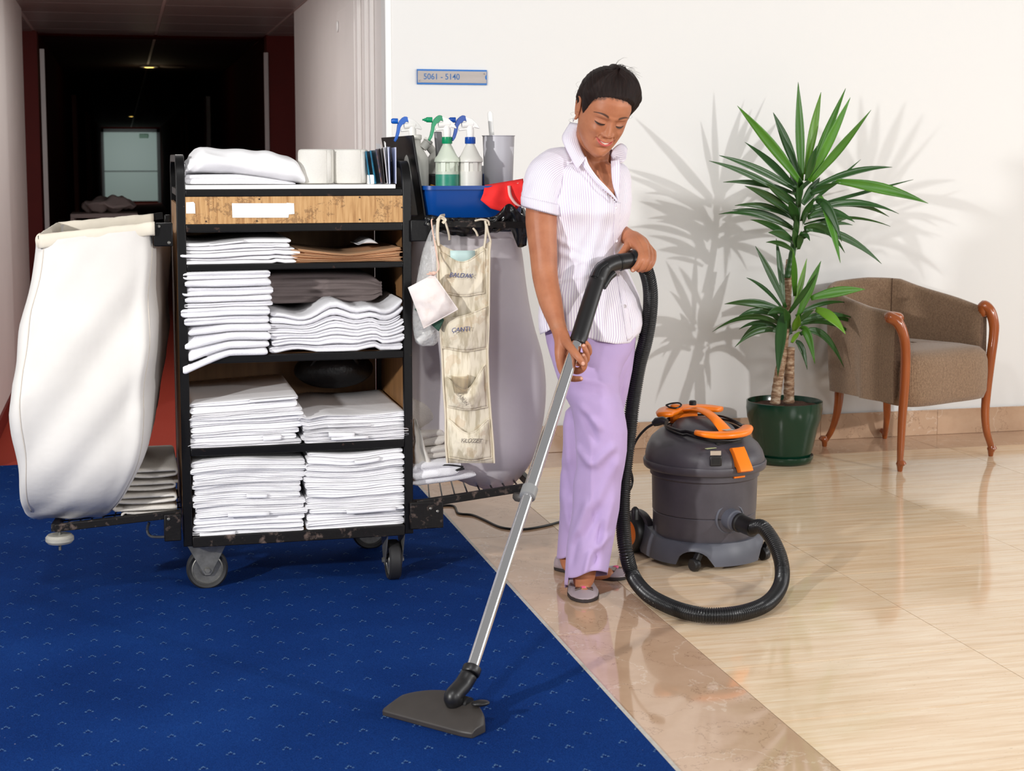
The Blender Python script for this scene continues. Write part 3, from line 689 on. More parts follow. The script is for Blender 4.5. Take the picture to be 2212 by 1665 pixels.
# second shelf: hand towels left, bath towels right
dr = lambda x, q: .050 * max(0, q - .64) / .36 * max(0, min(1, (xm(500) - x) / .13)) ** 1.2
stack(11, lambda q: xm(403 + 5 * math.sin(q * 9)), lambda q: xm(580 + 14 * q + 4 * math.sin(q * 14)), SZ['B'], zf(584), 'on the second shelf left', 'towel', 'small towels stacked on the second shelf', M['terry'], layers=(1, 2), yf=YF - .006, yr=4.95, seed=5, wob=.009, xj=.010, groove=.007, droop=dr, flags=False,
      base_wave=lambda x: .0, top_wave=lambda x: .002 + .01 * (x - .3))
wv = lambda x: .030 * math.exp(-((x - xm(725)) / .05) ** 2) + .012 * math.exp(-((x - xm(800)) / .03) ** 2) - .016 * math.exp(-((x - xm(655)) / .05) ** 2) + .042 * max(0, (x - xm(835)) / (xm(875) - xm(835))) ** 1.6
stack(7, lambda q: xm(584 + 4 * math.sin(q * 9)), lambda q: xm(872 + 2 * math.sin(q * 7)), SZ['B'] + .002, zf(672), 'on the second shelf right', 'bath_towel', 'bath towels stacked wavily on the second shelf', M['terry'], layers=(1, 2), yf=YF + .004, yr=5.08, seed=6, wob=.006, xj=.004, groove=.006, cat='towel', flags=False, top_wave=wv, base_wave=lambda x: .010 * max(0, math.sin((x - xm(600)) * 26)) * (x < xm(820)))
M['grey_wool'] = mat('grey_brown_blanket', (122, 110, 108), .95, bump=.4, bscale=120, bdist=.002)
gx0, gx1 = xm(575), xm(846)
bl = lambda x: zf(650) + .02 * math.sin((x - gx0) * 6)
folded('folded_blanket', gx0, gx1, 4.78, 5.1, lambda x: zf(655, 700, 4.78) - .0 * x, lambda x: zf(588, 700, 4.78) - .012 * ((x - gx0) / (gx1 - gx0)) ** 4, 5, M['grey_wool'], 3, groove=.006, wob=.01, endr=.05, label='grey brown folded blanket behind the white bath towels', cat='blanket')
# first shelf: pillowcases left, kraft laundry bags right
stack(6, lambda q: xm(398), lambda q: xm(640 + 10 * math.sin(q * 5 + .5)), SZ['A'], zf(517), 'on the first shelf left', 'pillowcase', 'pillowcases stacked beside the paper bags', M['linen'], layers=(1, 3), seed=7, wob=.008, xj=.006, top_wave=lambda x: -.004 + .012 * ((x - .2) / .3) ** 2 + .004 * math.sin(x * 22), base_wave=lambda x: .004 * max(0, math.sin((x - .4) * 55)) if x > .42 else 0)
bx0, bx1 = xm(636), xm(874)
dip = lambda x, q: .022 * (abs((x - xm(758)) / .17) ** 1.2) * q - .006 * q
prev = SZ['A']
nb = 14
for k in range(nb):
    q0, q1 = k / nb, (k + 1) / nb; r_ = random.Random(k + 90); a0, a1 = bx0 + r_.uniform(-.006, .02), bx1 - r_.uniform(0, .012)
    za = lambda x, q=q0: SZ['A'] + .030 * q + dip(x, q) ; zb_ = lambda x, q=q1: SZ['A'] + .030 * q + dip(x, q) - .0004
    yo = r_.uniform(-.006, .012)
    folded('kraft_paper_bag', a0, a1, YF + .006 + yo, YR - .12, za, zb_, 1, M['paper'], k + 200, groove=.001, wob=.006, endr=.001, label='flat brown kraft paper bag, %s of the pile on the first shelf' % (ORD[nb - 1 - k]), cat='paper bag', group='flat kraft paper bags on the first shelf')
wp = folded('paper_sheet', xm(788), xm(832), 4.72, 4.9, lambda x: SZ['A'] + .05, lambda x: SZ['A'] + .056 + .01 * math.sin(x * 80), 1, M['linen'], 5, label='crumpled white paper lying on top of the brown paper bags', cat='paper')
# black bag deep in the third shelf
M['black_bag'] = mat('black_leather_bag', (20, 19, 22), .4, bump=.5, bscale=20, bdist=.01)
bb_ = thing('handbag', 'black bag pushed in behind the right sheets on third shelf', 'bag', (xm(745), 5.0, zf(905)))
obj('bag_body', MB().ellip((xm(760), 5.03, zf(840)), (.13, .07, .062), 24, 12), M['black_bag'], bb_)
obj('bag_handle', MB().tube(smooth_path([(xm(700), 4.99, zf(830)), (xm(730), 4.96, zf(795)), (xm(790), 4.96, zf(800)), (xm(815), 4.99, zf(830))], 6), .006, 8), M['black_bag'], bb_)
# small white thing hanging out at the hinge on the left post
# top of the cart: rumpled pillowcase pile, terry towel
def lump(name, outline_top, x0, x1, zb, yf, yr, m, seed, amp=.006, nx=46, lab=None, cat='sheet', bot=None, ny=22):
    """soft folded heap: top profile given by px pairs"""
    xs_ = [xm(p, 360) for p, _ in outline_top]; zs_ = [zf(q) for _, q in outline_top]; rings = []
    for i in range(nx + 1):
        u = .5 - .5 * math.cos(math.pi * i / nx); x = lerp(x0, x1, u); zt = interp(x, xs_, zs_); b = bot(x) if bot else zb; ring = []
        for j in range(ny):
            a = 2 * math.pi * j / ny; ca, sa = math.cos(a), math.sin(a); e = .55
            yy_ = (yf + yr) / 2 - math.copysign(abs(ca) ** e, ca) * (yr - yf) / 2; z_ = (b + zt) / 2 + math.copysign(abs(sa) ** .7, sa) * (zt - b) / 2
            n_ = (.006 * math.sin(z_ * 420 + x * 14) * max(0, 1 - (x - x0) / .16)) + nz(x * 9 + z_ * 30, yy_ * 5, seed) * amp + nz(x * 22, z_ * 50, seed + 4) * amp * .5
            ring.append(V(x + nz(z_ * 40, seed + 8) * .004, yy_ - n_ * 1.2, max(b - .001, z_ + n_ * (1 if z_ > b + .01 else 0))))
        rings.append(ring)
    o = obj(name, MB().loft(rings), m, None, angle=180, at=(0, 0, 0), subsurf=1); tag(o, lab, cat); return o
zt0 = zf(399) + .0005
folded('folded_towel', xm(398, 390), xm(640, 390), YF + .02, YR - .08, lambda x: zt0, lambda x: zt0 + .030 - .026 * max(0, (x - .32) / .18) ** 1.3 if x > .32 else zt0 + .030, 2, M['terry'], 11, wob=.004, label='white terry towel under the rumpled pillowcase on the cart top', cat='towel')
zb_top = lambda x: zt0 + .030 - .030 * min(1, max(0, (x - .30) / .18)) ** 1.1
lump('rumpled_pillowcase', [(398, 372), (402, 352), (412, 338), (428, 325), (440, 317), (470, 319), (540, 324), (600, 328), (635, 335), (648, 350), (660, 375), (662, 390)], xm(399, 360), xm(661, 360), 0, YF + .012, YR - .12, M['linen'], 2.5, .014, lab='rumpled folded white pillowcase heaped on the cart top left', cat='pillowcase', bot=zb_top)
# toilet rolls
M['tissue'] = mat('toilet_tissue', (218, 215, 208), .95, bump=.6, bscale=160, bdist=.002)
M['card'] = mat('grey_card_core', (150, 130, 105), .9)
def roll(px, lab, Y):
    c = atY(px, 392, Y); c.z = zt0 + .001; r_ = .0545; h = .103
    t = thing('toilet_roll', lab, 'toilet roll', c, 'toilet rolls on the cart top')
    prof = [(.020, .002), (r_ - .008, 0), (r_ - .002, .003), (r_, .010), (r_ * 1.01, h * .5), (r_, h - .010), (r_ - .002, h - .003), (r_ - .008, h), (.022, h), (.020, h - .004)]
    obj('tissue_roll', MB().lathe(prof, 40, c, cap=False).loft([[c + V(.020 * math.cos(a), .020 * math.sin(a), z) for a in [2 * math.pi * j / 40 for j in range(40)]] for z in (h - .004, .002)], cap=False), M['tissue'], t)
    obj('card_core', MB().lathe([(.0205, .003), (.0205, h - .006), (.0195, h - .006), (.0195, .003)], 24, c), M['card'], t)
    a0 = R(-62); obj('loose_edge', MB().grid([[c + V((r_ + .0012 + .0008 * k) * math.cos(a0 + k * .06), (r_ + .0012 + .0008 * k) * math.sin(a0 + k * .06), z) for k in range(5)] for z in (.004, h * .5, h - .003)]), M['tissue'], t, solid=.0006)
roll(684, 'white toilet roll on the cart top beside the pillowcase', YF + .075); roll(757, 'white toilet roll on the cart top beside the brochures', YF + .075)
# brochures, envelopes standing at the right end of the tray
M['cyan'] = mat('teal_brochure', (30, 120, 150), .35, col2=(16, 80, 110), vscale=30); M['bluepaper'] = mat('pale_blue_paper', (206, 212, 236), .6); M['greypaper'] = mat('grey_white_paper', (214, 212, 214), .5); M['brownphoto'] = mat('photo_print', (120, 90, 80), .3, col2=(40, 60, 90), vscale=60)
def card(px0, px1, ytop, ytop2, Yf_, Yb, lean, m, lab, cat='brochure', th=.0012):
    a = atY(px0, ytop, Yf_); b_ = atY(px1, ytop2, Yb); z0 = zt0 + .001
    mb = MB(); v0 = V(a.x, Yf_, a.z); v1 = V(b_.x, Yb, b_.z); d0 = V(a.x + lean, Yf_, z0); d1 = V(b_.x + lean, Yb, z0)
    o = obj('brochure', MB().grid([[d0, d1], [v0, v1]]), m, None, at=(0, 0, 0), solid=th, smooth=False); tag(o, lab, cat, 'papers standing at the cart top right'); return o
card(790, 803, 327, 326, YF + .02, YF + .17, .012, M['cyan'], 'leftmost teal brochure leaning on the cart top', th=.004)
card(800, 812, 325, 324, YF + .02, YF + .17, .014, M['cyan'], 'second teal brochure beside the leftmost one', th=.004)
card(812, 826, 322, 320, YF + .02, YF + .2, .016, M['brownphoto'], 'picture brochure between teal brochures and white envelopes', th=.003)
card(822, 812, 312, 309, YF + .08, YF + .24, .012, M['greypaper'], 'tall translucent grey envelope at the back of the papers', 'envelope', th=.001)
card(832, 830, 308, 305, YF + .05, YF + .24, .008, M['white_plastic'], 'crumpled tall white envelope top behind the papers', 'envelope', th=.003)
card(829, 838, 318, 316, YF + .02, YF + .2, .010, M['greypaper'], 'white leaflet standing left of the pale blue envelopes', 'leaflet', th=.002)
card(838, 842, 318, 317, YF + .015, YF + .2, .004, M['bluepaper'], 'narrow pale blue envelope second from the right', 'envelope', th=.003)
card(855, 846, 318, 319, YF + .012, YF + .2, .0, M['bluepaper'], 'pale blue envelope rightmost on the cart top', 'envelope', th=.002)
mb = MB().box((xm(797, 390), YF + .02, zt0), (xm(811, 390), YF + .05, zt0 + .028)); o = obj('paper_packet', mb, M['sticker'], None, bevel=.002); tag(o, 'tiny white paper packet in front of the brochures', 'packet')
# towels on the left platform: visible rolled folds
def sfold(name, px0, px1, ytop, ybot, Yf_, Yb, lab, seed, m, turns=2):
    x0, x1 = xm(px0, ytop), xm(px1, ytop); z1, z0 = zf(ytop), zf(ybot); h = z1 - z0; r_ = h / 4.4
    path = [V(x1 - .005, 0, z0 + r_ * .4)]
    for k in range(8): path.append(V(lerp(x1 - .02, x0 + r_, k / 7), 0, z0 + r_ * .35 + nz(k, seed) * .002))
    for k in range(1, 7): a = -math.pi / 2 - math.pi * k / 6; path.append(V(x0 + r_ * 1.4 + math.cos(a) * r_ * 1.4, 0, z0 + r_ * 1.6 + math.sin(a) * r_ * 1.2))
    for k in range(8): path.append(V(lerp(x0 + r_ * 1.6, x1 - r_ * 1.6, k / 7), 0, z0 + r_ * 2.6 - .004 * math.sin(math.pi * k / 7) + nz(k, seed + 3) * .002 - .0 * k))
    for k in range(1, 7): a = -math.pi / 2 + math.pi * k / 6; path.append(V(x1 - r_ * 1.6 + math.cos(a) * r_ * .9, 0, z0 + r_ * 3.3 + math.sin(a) * r_ * .7))
    for k in range(8): path.append(V(lerp(x1 - r_ * 2, x0 + r_ * .8, k / 7), 0, z0 + r_ * 4.0 + nz(k, seed + 7) * .002))
    rows = [[V(p.x + nz(t * 3, seed) * .003, lerp(Yf_, Yb, t), p.z + .004 * math.sin(3 * t)) for p in path] for t in (0, .1, .3, .6, .9, 1)]
    o = obj(name, MB().grid(rows), m, None, at=(0, 0, 0), solid=h / 7.5, angle=180); tag(o, lab, 'towel', 'folded towels on the left platform'); return o
sfold('folded_towel', 262, 386, 1083, 1113, 4.66, 5.0, 'worn white towel folded in a loop, lowest on the left platform', 1, M['terry_old'])
sfold('folded_towel', 240, 386, 1058, 1090, 4.65, 5.0, 'worn white towel with open loop, second from below on left platform', 5, M['terry_old'])
sfold('folded_towel', 254, 384, 1034, 1064, 4.67, 5.0, 'worn white towel, second from the top on the left platform', 9, M['terry_old'])
sfold('folded_towel', 272, 389, 1008, 1040, 4.68, 5.08, 'worn white towel with broad flat top, topmost on left platform', 13, M['terry_old'])
# cloths on the right platform
ZR = lambda px: lerp(lowR[0].z, lowR[1].z, (px - 900) / 250) + .013
def rcl(px0, px1, yt, yb, Yf_, Yb, lay, m, lab, seed, cat='cloth', g=.006):
    x0, x1 = xm(px0, yt), xm(px1, yt)
    return folded('folded_cloth', x0, x1, Yf_, Yb, lambda x: zf(yb) + .10 * (x - x0) + nz(x * 12, seed) * .004, lambda x: zf(yt) + .06 * (x - x0) + nz(x * 14, seed + 5) * .008, lay, m, seed, groove=g, wob=.01, endr=.02, label=lab, cat=cat)
rcl(898, 1035, 1052, 1074, 4.66, 4.95, 1, M['terry'], 'flat white terry cloth, lowest on the right platform', 31)
rcl(892, 1000, 1018, 1060, 4.65, 4.95, 2, M['terry'], 'bright white terry cloth folded on the right platform', 35)
rcl(893, 985, 990, 1020, 4.68, 4.95, 2, M['terry_old'], 'greyish terry cloth in the middle of the right platform pile', 39)
rcl(893, 975, 955, 994, 4.70, 4.95, 2, M['terry_old'], 'greyish folded terry cloth just left of the pocket organiser bottom', 43)
o = lump('rumpled_cloth', [(890, 880), (905, 876), (935, 884), (965, 888), (985, 910), (1000, 950), (1012, 1000)], xm(892, 900), xm(1012, 900), zf(965), 4.72, 5.0, M['terry_old'], 6.5, .012, lab='rumpled grey-white cloth heaped on top of right platform pile', cat='cloth')
o = obj('draped_rag', MB().grid([[pt(lerp(893, 900 + 34 * v, u) + 6 * nz(u * 3, v * 3), 905 + 95 * v + 14 * u * v, 4.668 - .01 * math.sin(u * 9)) for u in [k / 8 for k in range(9)]] for v in [k / 10 for k in range(11)]]), M['linen_old'], None, at=(0, 0, 0), solid=.0015, angle=180); tag(o, 'cream rag draped down over the right platform cloths', 'rag')
o = obj('cord_end', MB().tube(smooth_path([pt(925, 1012, 4.66), pt(960, 1004, 4.655), pt(1000, 1008, 4.65), pt(985, 1016, 4.65), pt(1003, 1012, 4.65)], 5), .003, 8), M['rubber'], None, at=(0, 0, 0)); tag(o, 'short black cord lying across the right platform cloths', 'cord')
# ================================================================== BLUE TRAY AND BOTTLES
M['blue_plastic'] = mat('blue_plastic', (4, 68, 146), .35)
tr = thing('cleaning_tray', 'blue plastic tray full of spray bottles on the right end of the cart', 'tray', (1.04, 4.87, 1.11))
zt1, zb1 = zf(401, 1000, 4.66), zf(474, 1000, 4.66)
tx0, tx1 = pt(913, 440, 4.66).x, pt(1137, 440, 4.66).x
def rrect(x0, x1, y0, y1, r_, z, n=6):
    o = []
    for cx_, cy_, a0 in ((x1 - r_, y1 - r_, 0), (x0 + r_, y1 - r_, 90), (x0 + r_, y0 + r_, 180), (x1 - r_, y0 + r_, 270)):
        for k in range(n + 1): a = R(a0 + 90 * k / n); o.append(V(cx_ + r_ * math.cos(a), cy_ + r_ * math.sin(a), z))
    return o
TY0, TY1 = 4.645, 5.08
rg = [rrect(tx0 + .018, tx1 - .018, TY0 + .018, TY1 - .018, .03, zb1), rrect(tx0 + .012, tx1 - .012, TY0 + .012, TY1 - .012, .036, zb1 + .006), rrect(tx0 + .002, tx1 - .002, TY0 + .002, TY1 - .002, .04, zt1 - .012), rrect(tx0 - .004, tx1 + .004, TY0 - .004, TY1 + .004, .044, zt1 - .012), rrect(tx0 - .004, tx1 + .004, TY0 - .004, TY1 + .004, .044, zt1), rrect(tx0 + .004, tx1 - .004, TY0 + .004, TY1 - .004, .038, zt1), rrect(tx0 + .016, tx1 - .016, TY0 + .016, TY1 - .016, .03, zb1 + .006)]
obj('tray_shell', MB().loft(rg), M['blue_plastic'], tr, angle=50)
def hdpe(name, col, tr_=.25):
    m = mat(name, col, .4, trans=0, sss=.0, bump=.05); return m
M['milky'] = hdpe('milky_plastic', (214, 212, 204)); M['milky_green'] = hdpe('milky_green_plastic', (198, 206, 190)); M['green_fill'] = mat('green_liquid_behind_plastic', (36, 136, 112), .35, col2=(84, 150, 130), vscale=14)
M['green_plastic'] = mat('green_plastic', (8, 140, 92), .3); M['blue2'] = mat('mid_blue_plastic', (10, 92, 190), .3); M['blue3'] = mat('dark_blue_plastic', (8, 70, 160), .3)
M['label_green'] = mat('pale_green_label', (190, 200, 150), .5); M['label_blue'] = mat('pale_blue_label', (170, 196, 214), .5); M['white_trig'] = mat('white_trigger_plastic', (240, 238, 234), .3)
ZTB = zb1 + .007
def spray(cx, cy, px_top_cap, lab, body, cap, trig, fill=None, lbl=None, scale=1.0, zoff=0, head=True, flip=1, name='spray_bottle', rot=0):
    """cx,cy plan position; heights in metres above the tray floor"""
    EX = .021; c = V(cx, cy, ZTB + EX)
    t = thing(name, lab, 'spray bottle', c, 'spray bottles in the blue tray')
    s_ = scale
    Mx = Matrix.Rotation(R(rot), 4, 'Z')
    r_ = .036 * s_; H_ = [(.030, 0), (r_, .004), (r_, .118), (r_ + .001, .120)]
    fillh = .118
    if fill:
        obj('bottle_base', MB().lathe([(.030, -EX), (r_, .004 - EX), (r_, .109)], 28, c, cap=True), M[fill], t)
        obj('bottle_wall', MB().lathe([(r_, .109), (r_, .118)], 28, c), M[body], t)
    else: obj('bottle_base', MB().lathe([(.030, -EX), (r_, .004 - EX), (r_, .118)], 28, c), M[body], t)
    # ribbed waist then collar and cone shoulder
    g = MB(); g.lathe([(r_ - .005, .118), (r_ - .005, .146)], 28, c)
    for k in range(8):
        a = 2 * math.pi * (k + .3) / 8; g.add([c + Mx @ V((r_ - q) * math.cos(a + w_), (r_ - q) * math.sin(a + w_), z) for z in (.118, .146) for q, w_ in ((.006, -.22), (.0005, -.2), (.0005, .2), (.006, .22))], [(0, 1, 5, 4), (1, 2, 6, 5), (2, 3, 7, 6), (0, 4, 7, 3), (0, 3, 2, 1), (4, 5, 6, 7)])
    obj('bottle_waist', g, M[body], t)
    obj('bottle_shoulder', MB().lathe([(r_ - .002, .144), (r_ + .003, .147), (r_ + .003, .150), (r_ + .001, .158), (.030 * s_, .166), (.016, .194), (.0135, .198), (.0135, .204)], 28, c), M[body], t)
    cp_ = MB()
    n = 40; rr = []
    for z, q in ((.202, 0), (.203, .0006), (.221, .0004), (.2225, -.001)):
        rr.append([c + V((.0152 + q + .0005 * (j % 2)) * math.cos(2 * math.pi * j / n), (.0152 + q + .0005 * (j % 2)) * math.sin(2 * math.pi * j / n), z) for j in range(n)])
    obj('screw_cap', cp_.loft(rr), M[cap], t)
    if lbl:
        rows = [[c + V((r_ + .0006) * math.cos(a), (r_ + .0006) * math.sin(a), z) for a in [R(-150 + k * 6) for k in range(9)]] for z in (.02, .072)]
        obj('bottle_label', MB().grid(rows), M[lbl], t)
    if head:
        h = c + V(0, 0, .222)
        F = lambda x, z: h + Mx @ V(x * flip, 0, z)
        obj('trigger_neck', MB().lathe([(.0115, 0), (.012, .02), (.0105, .026), (.0105, .034)], 20, h), M['white_trig'], t)
        hd = MB()
        hd.tube([F(.010, .040), F(-.026, .036)], .009, 14); hd.tube([F(.0, .026), F(-.036, .022)], .004, 8)
        # rear fairing: flat-sided fin from the pivot down to the tail
        fin = [(-.016, .062), (.004, .056), (.020, .042), (.029, .028), (.028, .0255), (.018, .0285), (.012, .030), (.006, .026), (-.004, .030), (-.012, .046)]
        fr_ = (h, (Mx @ V(flip, 0, 0)), V(0, 0, 1), (Mx @ V(0, 1, 0)))
        hd.prism(fin, fr_, -.0075, .0075)
        obj('sprayer_head', hd, M['white_trig'], t, bevel=.0012)
        tg = MB()
        lever = [(-.012, .060), (-.018, .0655), (-.025, .066), (-.032, .062), (-.042, .052), (-.047, .040), (-.049, .024), (-.053, .006), (-.0585, -.008), (-.054, -.0125), (-.047, -.002), (-.041, .016), (-.038, .032), (-.033, .040), (-.026, .044), (-.020, .050), (-.006, .048)]
        tg.prism(lever, fr_, -.0065, .0065)
        obj('trigger_lever', tg, M[trig], t, bevel=.0012)
        nz_ = MB(); d_ = (Mx @ V(-flip, 0, 0)); base = F(-.046, .052)
        for a0, a1, q0 in ((0, .018, .0085), (.018, .024, .0055), (.024, .030, .003)):
            nz_.tube([base + d_ * a0, base + d_ * (a1 - .002), base + d_ * a1], [q0, q0 * .96, q0 * .85], 14)
        obj('spray_nozzle', nz_, M[trig], t)
    return t
def tp(px, y, Y): return pt(px, y, Y)
a = tp(966, 420, 4.70); spray(a.x, a.y, 0, 'green-capped spray bottle half full of green liquid', 'milky_green', 'green_plastic', 'green_plastic', 'green_fill', 'label_green')
a = tp(1016, 420, 4.70); spray(a.x, a.y, 0, 'blue-capped milky spray bottle in front right of the tray', 'milky', 'blue3', 'blue3', None, 'label_blue')
# taller plain bottles behind
def tall(px, Y, lab, trig=True, dz=0):
    a = tp(px, 420, Y); c = V(a.x, Y, ZTB); t = thing('spray_bottle', lab, 'spray bottle', c, 'spray bottles in the blue tray')
    obj('bottle_body', MB().lathe([(.030, 0), (.038, .005), (.038, .175), (.036, .182), (.018, .212), (.014, .220), (.014, .236), (.017, .237), (.017, .250), (.012, .252)], 28, c), M['milky'], t)
    m = Matrix.Rotation(R(38), 4, 'Y'); obj('side_spout', MB().lathe([(.013, -.012), (.013, .012), (.015, .013), (.015, .022), (.004, .023), (.004, .030)], 16, c + V(.026, -.004, .219), m), M['milky'], t)
    return t, c
t, c = tall(900, 4.80, 'tall clear-milky bottle with blue trigger behind the black board')
def head_only(t, h, trig, k=1.0):
    fr_ = (h, V(k, 0, 0), V(0, 0, k), V(0, k, 0)); F = lambda x, z: h + V(x * k, 0, z * k)
    obj('trigger_neck', MB().lathe([(.0115, -.002), (.012, .02), (.0105, .034)], 20, h), M['white_trig'], t)
    fin = [(-.016, .062), (.004, .056), (.020, .042), (.029, .028), (.028, .0255), (.018, .0285), (.012, .030), (.006, .026), (-.004, .030), (-.012, .046)]
    obj('sprayer_head', MB().tube([F(.010, .040), F(-.026, .036)], .009, 14).tube([F(0, .026), F(-.036, .022)], .004, 8).prism(fin, fr_, -.0075, .0075), M['white_trig'], t, bevel=.001)
    lever = [(-.012, .060), (-.018, .0655), (-.025, .066), (-.032, .062), (-.042, .052), (-.047, .040), (-.049, .024), (-.053, .006), (-.0585, -.008), (-.054, -.0125), (-.047, -.002), (-.041, .016), (-.038, .032), (-.033, .040), (-.026, .044), (-.020, .050), (-.006, .048)]
    obj('trigger_lever', MB().prism(lever, fr_, -.0065, .0065), M[trig], t, bevel=.001)
    b_ = F(-.046, .052); obj('spray_nozzle', MB().tube([b_, b_ + V(-.016, 0, 0), b_ + V(-.02, 0, 0)], [.0085, .0085, .006], 12), M[trig], t)
head_only(t, c + V(-.012, 0, .241), 'blue2')
a = tp(945, 400, 4.92); c2 = V(a.x, 4.92, ZTB)
t = thing('spray_bottle', 'milky bottle with tilted side spout standing behind the green one', 'bottle', c2, 'spray bottles in the blue tray')
obj('bottle_body', MB().lathe([(.03, 0), (.040, .005), (.040, .160), (.034, .176), (.02, .198), (.017, .206), (.012, .208)], 28, c2), M['milky'], t)
obj('side_spout', MB().lathe([(.013, -.012), (.013, .014), (.016, .015), (.016, .028), (.006, .03)], 16, c2 + V(-.018, 0, .205), Matrix.Rotation(R(-38), 4, 'Y')), M['milky'], t)
a = tp(957, 400, 4.84); c3 = V(a.x, 4.84, ZTB)
t = thing('squeegee', 'grey squeegee handle and yellow black tool between the bottles', 'tool', c3)
M['grey_pl'] = mat('grey_plastic', (130, 130, 132), .45); M['yellow_pl'] = mat('yellow_plastic', (226, 160, 40), .4)
obj('handle', MB().bar(c3 + V(.0, 0, .06), c3 + V(-.012, .02, .262), .026, .012), M['grey_pl'], t, bevel=.003)
obj('grip_base', MB().box((c3.x - .05, 4.835, ZTB), (c3.x + .09, 4.90, ZTB + .13)), M['rubber'], t, bevel=.006)
obj('yellow_band', MB().bar(c3 + V(-.045, -.012, .092), c3 + V(.03, -.012, .066), .006, .014), M['yellow_pl'], t, bevel=.002)
a = tp(1024, 400, 4.93); t = thing('dustpan', 'blue and dark grey dustpan edge behind the front bottles', 'dustpan', V(a.x, 4.95, ZTB))
obj('pan_plate', MB().box((a.x - .10, 4.955, ZTB), (a.x + .045, 4.965, ZTB + .155)), M['grey_pl'], t, bevel=.003)
obj('pan_edge', MB().box((a.x + .035, 4.94, ZTB), (a.x + .05, 4.955, ZTB + .13)), M['blue3'], t, bevel=.003)
# toilet brush holder
a = tp(1077, 400, 4.80); c = V(a.x, 4.80, ZTB); t = thing('toilet_brush', 'grey toilet brush holder with a white handle in the tray', 'toilet brush', c)
M['grey_holder'] = mat('pale_grey_plastic', (192, 190, 196), .4, bump=.03)
obj('holder', MB().lathe([(.038, 0), (.042, .004), (.050, .247), (.0525, .248), (.0525, .250), (.0485, .250), (.044, .10)], 36, c, cap=True), M['grey_holder'], t)
obj('handle', MB().tube([c + V(-.018, 0, .10), c + V(-.022, 0, .25), c + V(-.027, 0, .318), c + V(-.028, 0, .325)], [.0075, .0078, .0088, .005], 14), M['white_plastic'], t)
# red cloth
M['red_cloth'] = mat('red_cloth', (246, 42, 40), .8, bump=.3, bscale=30, bdist=.003); M['pink_cloth'] = mat('pale_pink_cloth_back', (240, 190, 182), .85)
rc = [(1047, 400, 1130, 386), (1044, 418, 1132, 402), (1038, 432, 1130, 424), (1060, 450, 1126, 440), (1085, 457, 1116, 452), (1108, 459, 1112, 457)]
rows = []
for i in range(16):
    q = i / 15 * (len(rc) - 1); k = min(int(q), len(rc) - 2); f_ = q - k; A = [lerp(rc[k][j], rc[k + 1][j], f_) for j in range(4)]
    rows.append([pt(lerp(A[0], A[2], u), lerp(A[1], A[3], u), 4.632 + .008 * nz(u * 4, i * .25) - .012 * math.sin(math.pi * i / 15) * (.6 + .4 * math.sin(u * 7)) + .02 * max(0, .15 - i / 15) * 6) for u in [j / 18 for j in range(19)]])
o = obj('cleaning_cloth', MB().grid(rows), M['red_cloth'], None, at=(0, 0, 0), solid=.0015, angle=180); tag(o, 'bright red cleaning cloth hanging over the tray rim', 'cloth')
loop = smooth_path([pt(1100, 402, 4.63), pt(1104, 425, 4.615), pt(1118, 443, 4.61), pt(1132, 445, 4.615), pt(1140, 430, 4.62), pt(1135, 405, 4.63), pt(1120, 396, 4.64)], 5)
obj('cloth_fold', MB().grid([[p + V(.003, -.002, .002), p + V(-.006, -.004, .001), p + V(-.002, .02, 0)] for p in loop]), M['pink_cloth'], o, solid=.001, angle=180)
# ================================================================== POCKET ORGANISER
def canvas_weave():
    m = bpy.data.materials.new('cream_hatched_canvas'); m.use_nodes = True; t = NT(m); b = t.n['Principled BSDF']; tc = t.new('TexCoord').outputs['Object']
    n = t.noise(t.mapping(tc, (1, 1, .16), (0, R(45), 0)), 60, 3, .6); n2 = t.noise(tc, 14, 4)
    c = t.ramp(n, [(.38, srgb(196, 184, 158)), (.55, srgb(232, 222, 200))]); c = t.mix(t.math('MULTIPLY', t.math('GREATER_THAN', n2, .58), .25), c, srgb(196, 160, 118))
    t.link(c, b.inputs['Base Color']); b.inputs['Roughness'].default_value = .9
    bp = t.new('Bump'); bp.inputs['Strength'].default_value = .4; bp.inputs['Distance'].default_value = .002; t.link(n, bp.inputs['Height']); t.link(bp.outputs[0], b.inputs['Normal']); return m
M['cream'] = canvas_weave(); M['ink'] = mat('blue_ink', (60, 74, 130), .6); M['ink2'] = mat('faded_ink', (120, 112, 104), .6)
og = thing('pocket_organiser', 'cream canvas strip of four pockets tied to the right rail of the cart', 'organiser', pt(1000, 700, 4.6))
YO = 4.588
edge = [(510, 938, 1062), (540, 944, 1058), (640, 946, 1057), (700, 950, 1056), (760, 954, 1054), (830, 957, 1056), (900, 962, 1061), (960, 962, 1066), (1002, 966, 1068)]
ey = [e[0] for e in edge]; el = [e[1] for e in edge]; er = [e[2] for e in edge]
def OP(u, y, dy=0): return pt(lerp(interp(y, ey, el), interp(y, ey, er), u), y, YO + dy + .004 * nz(u * 2, y * .012))
topc = lambda u: 518 + 26 * math.sin(math.pi * u) ** .8
rows = [[OP(j / 14, lerp(topc(j / 14), 1000, i / 30)) for j in range(15)] for i in range(31)]
obj('backing', MB().grid(rows), M['cream'], og, solid=.0015, angle=180)
pk = [(545, 562, 548, 640, .3), (700, 690, 652, 757, .55), (838, 862, 790, 885, .75), (905, 955, 905, 995, .6)]  # left top, sag, right top, bottom, depth
pk = [((.06, .90), 545, 566, 540, 636, .012), ((.03, .97), 690, 682, 662, 755, .016), ((.07, .93), 815, 842, 788, 882, .022), ((.05, .95), 905, 936, 905, 992, .02)]
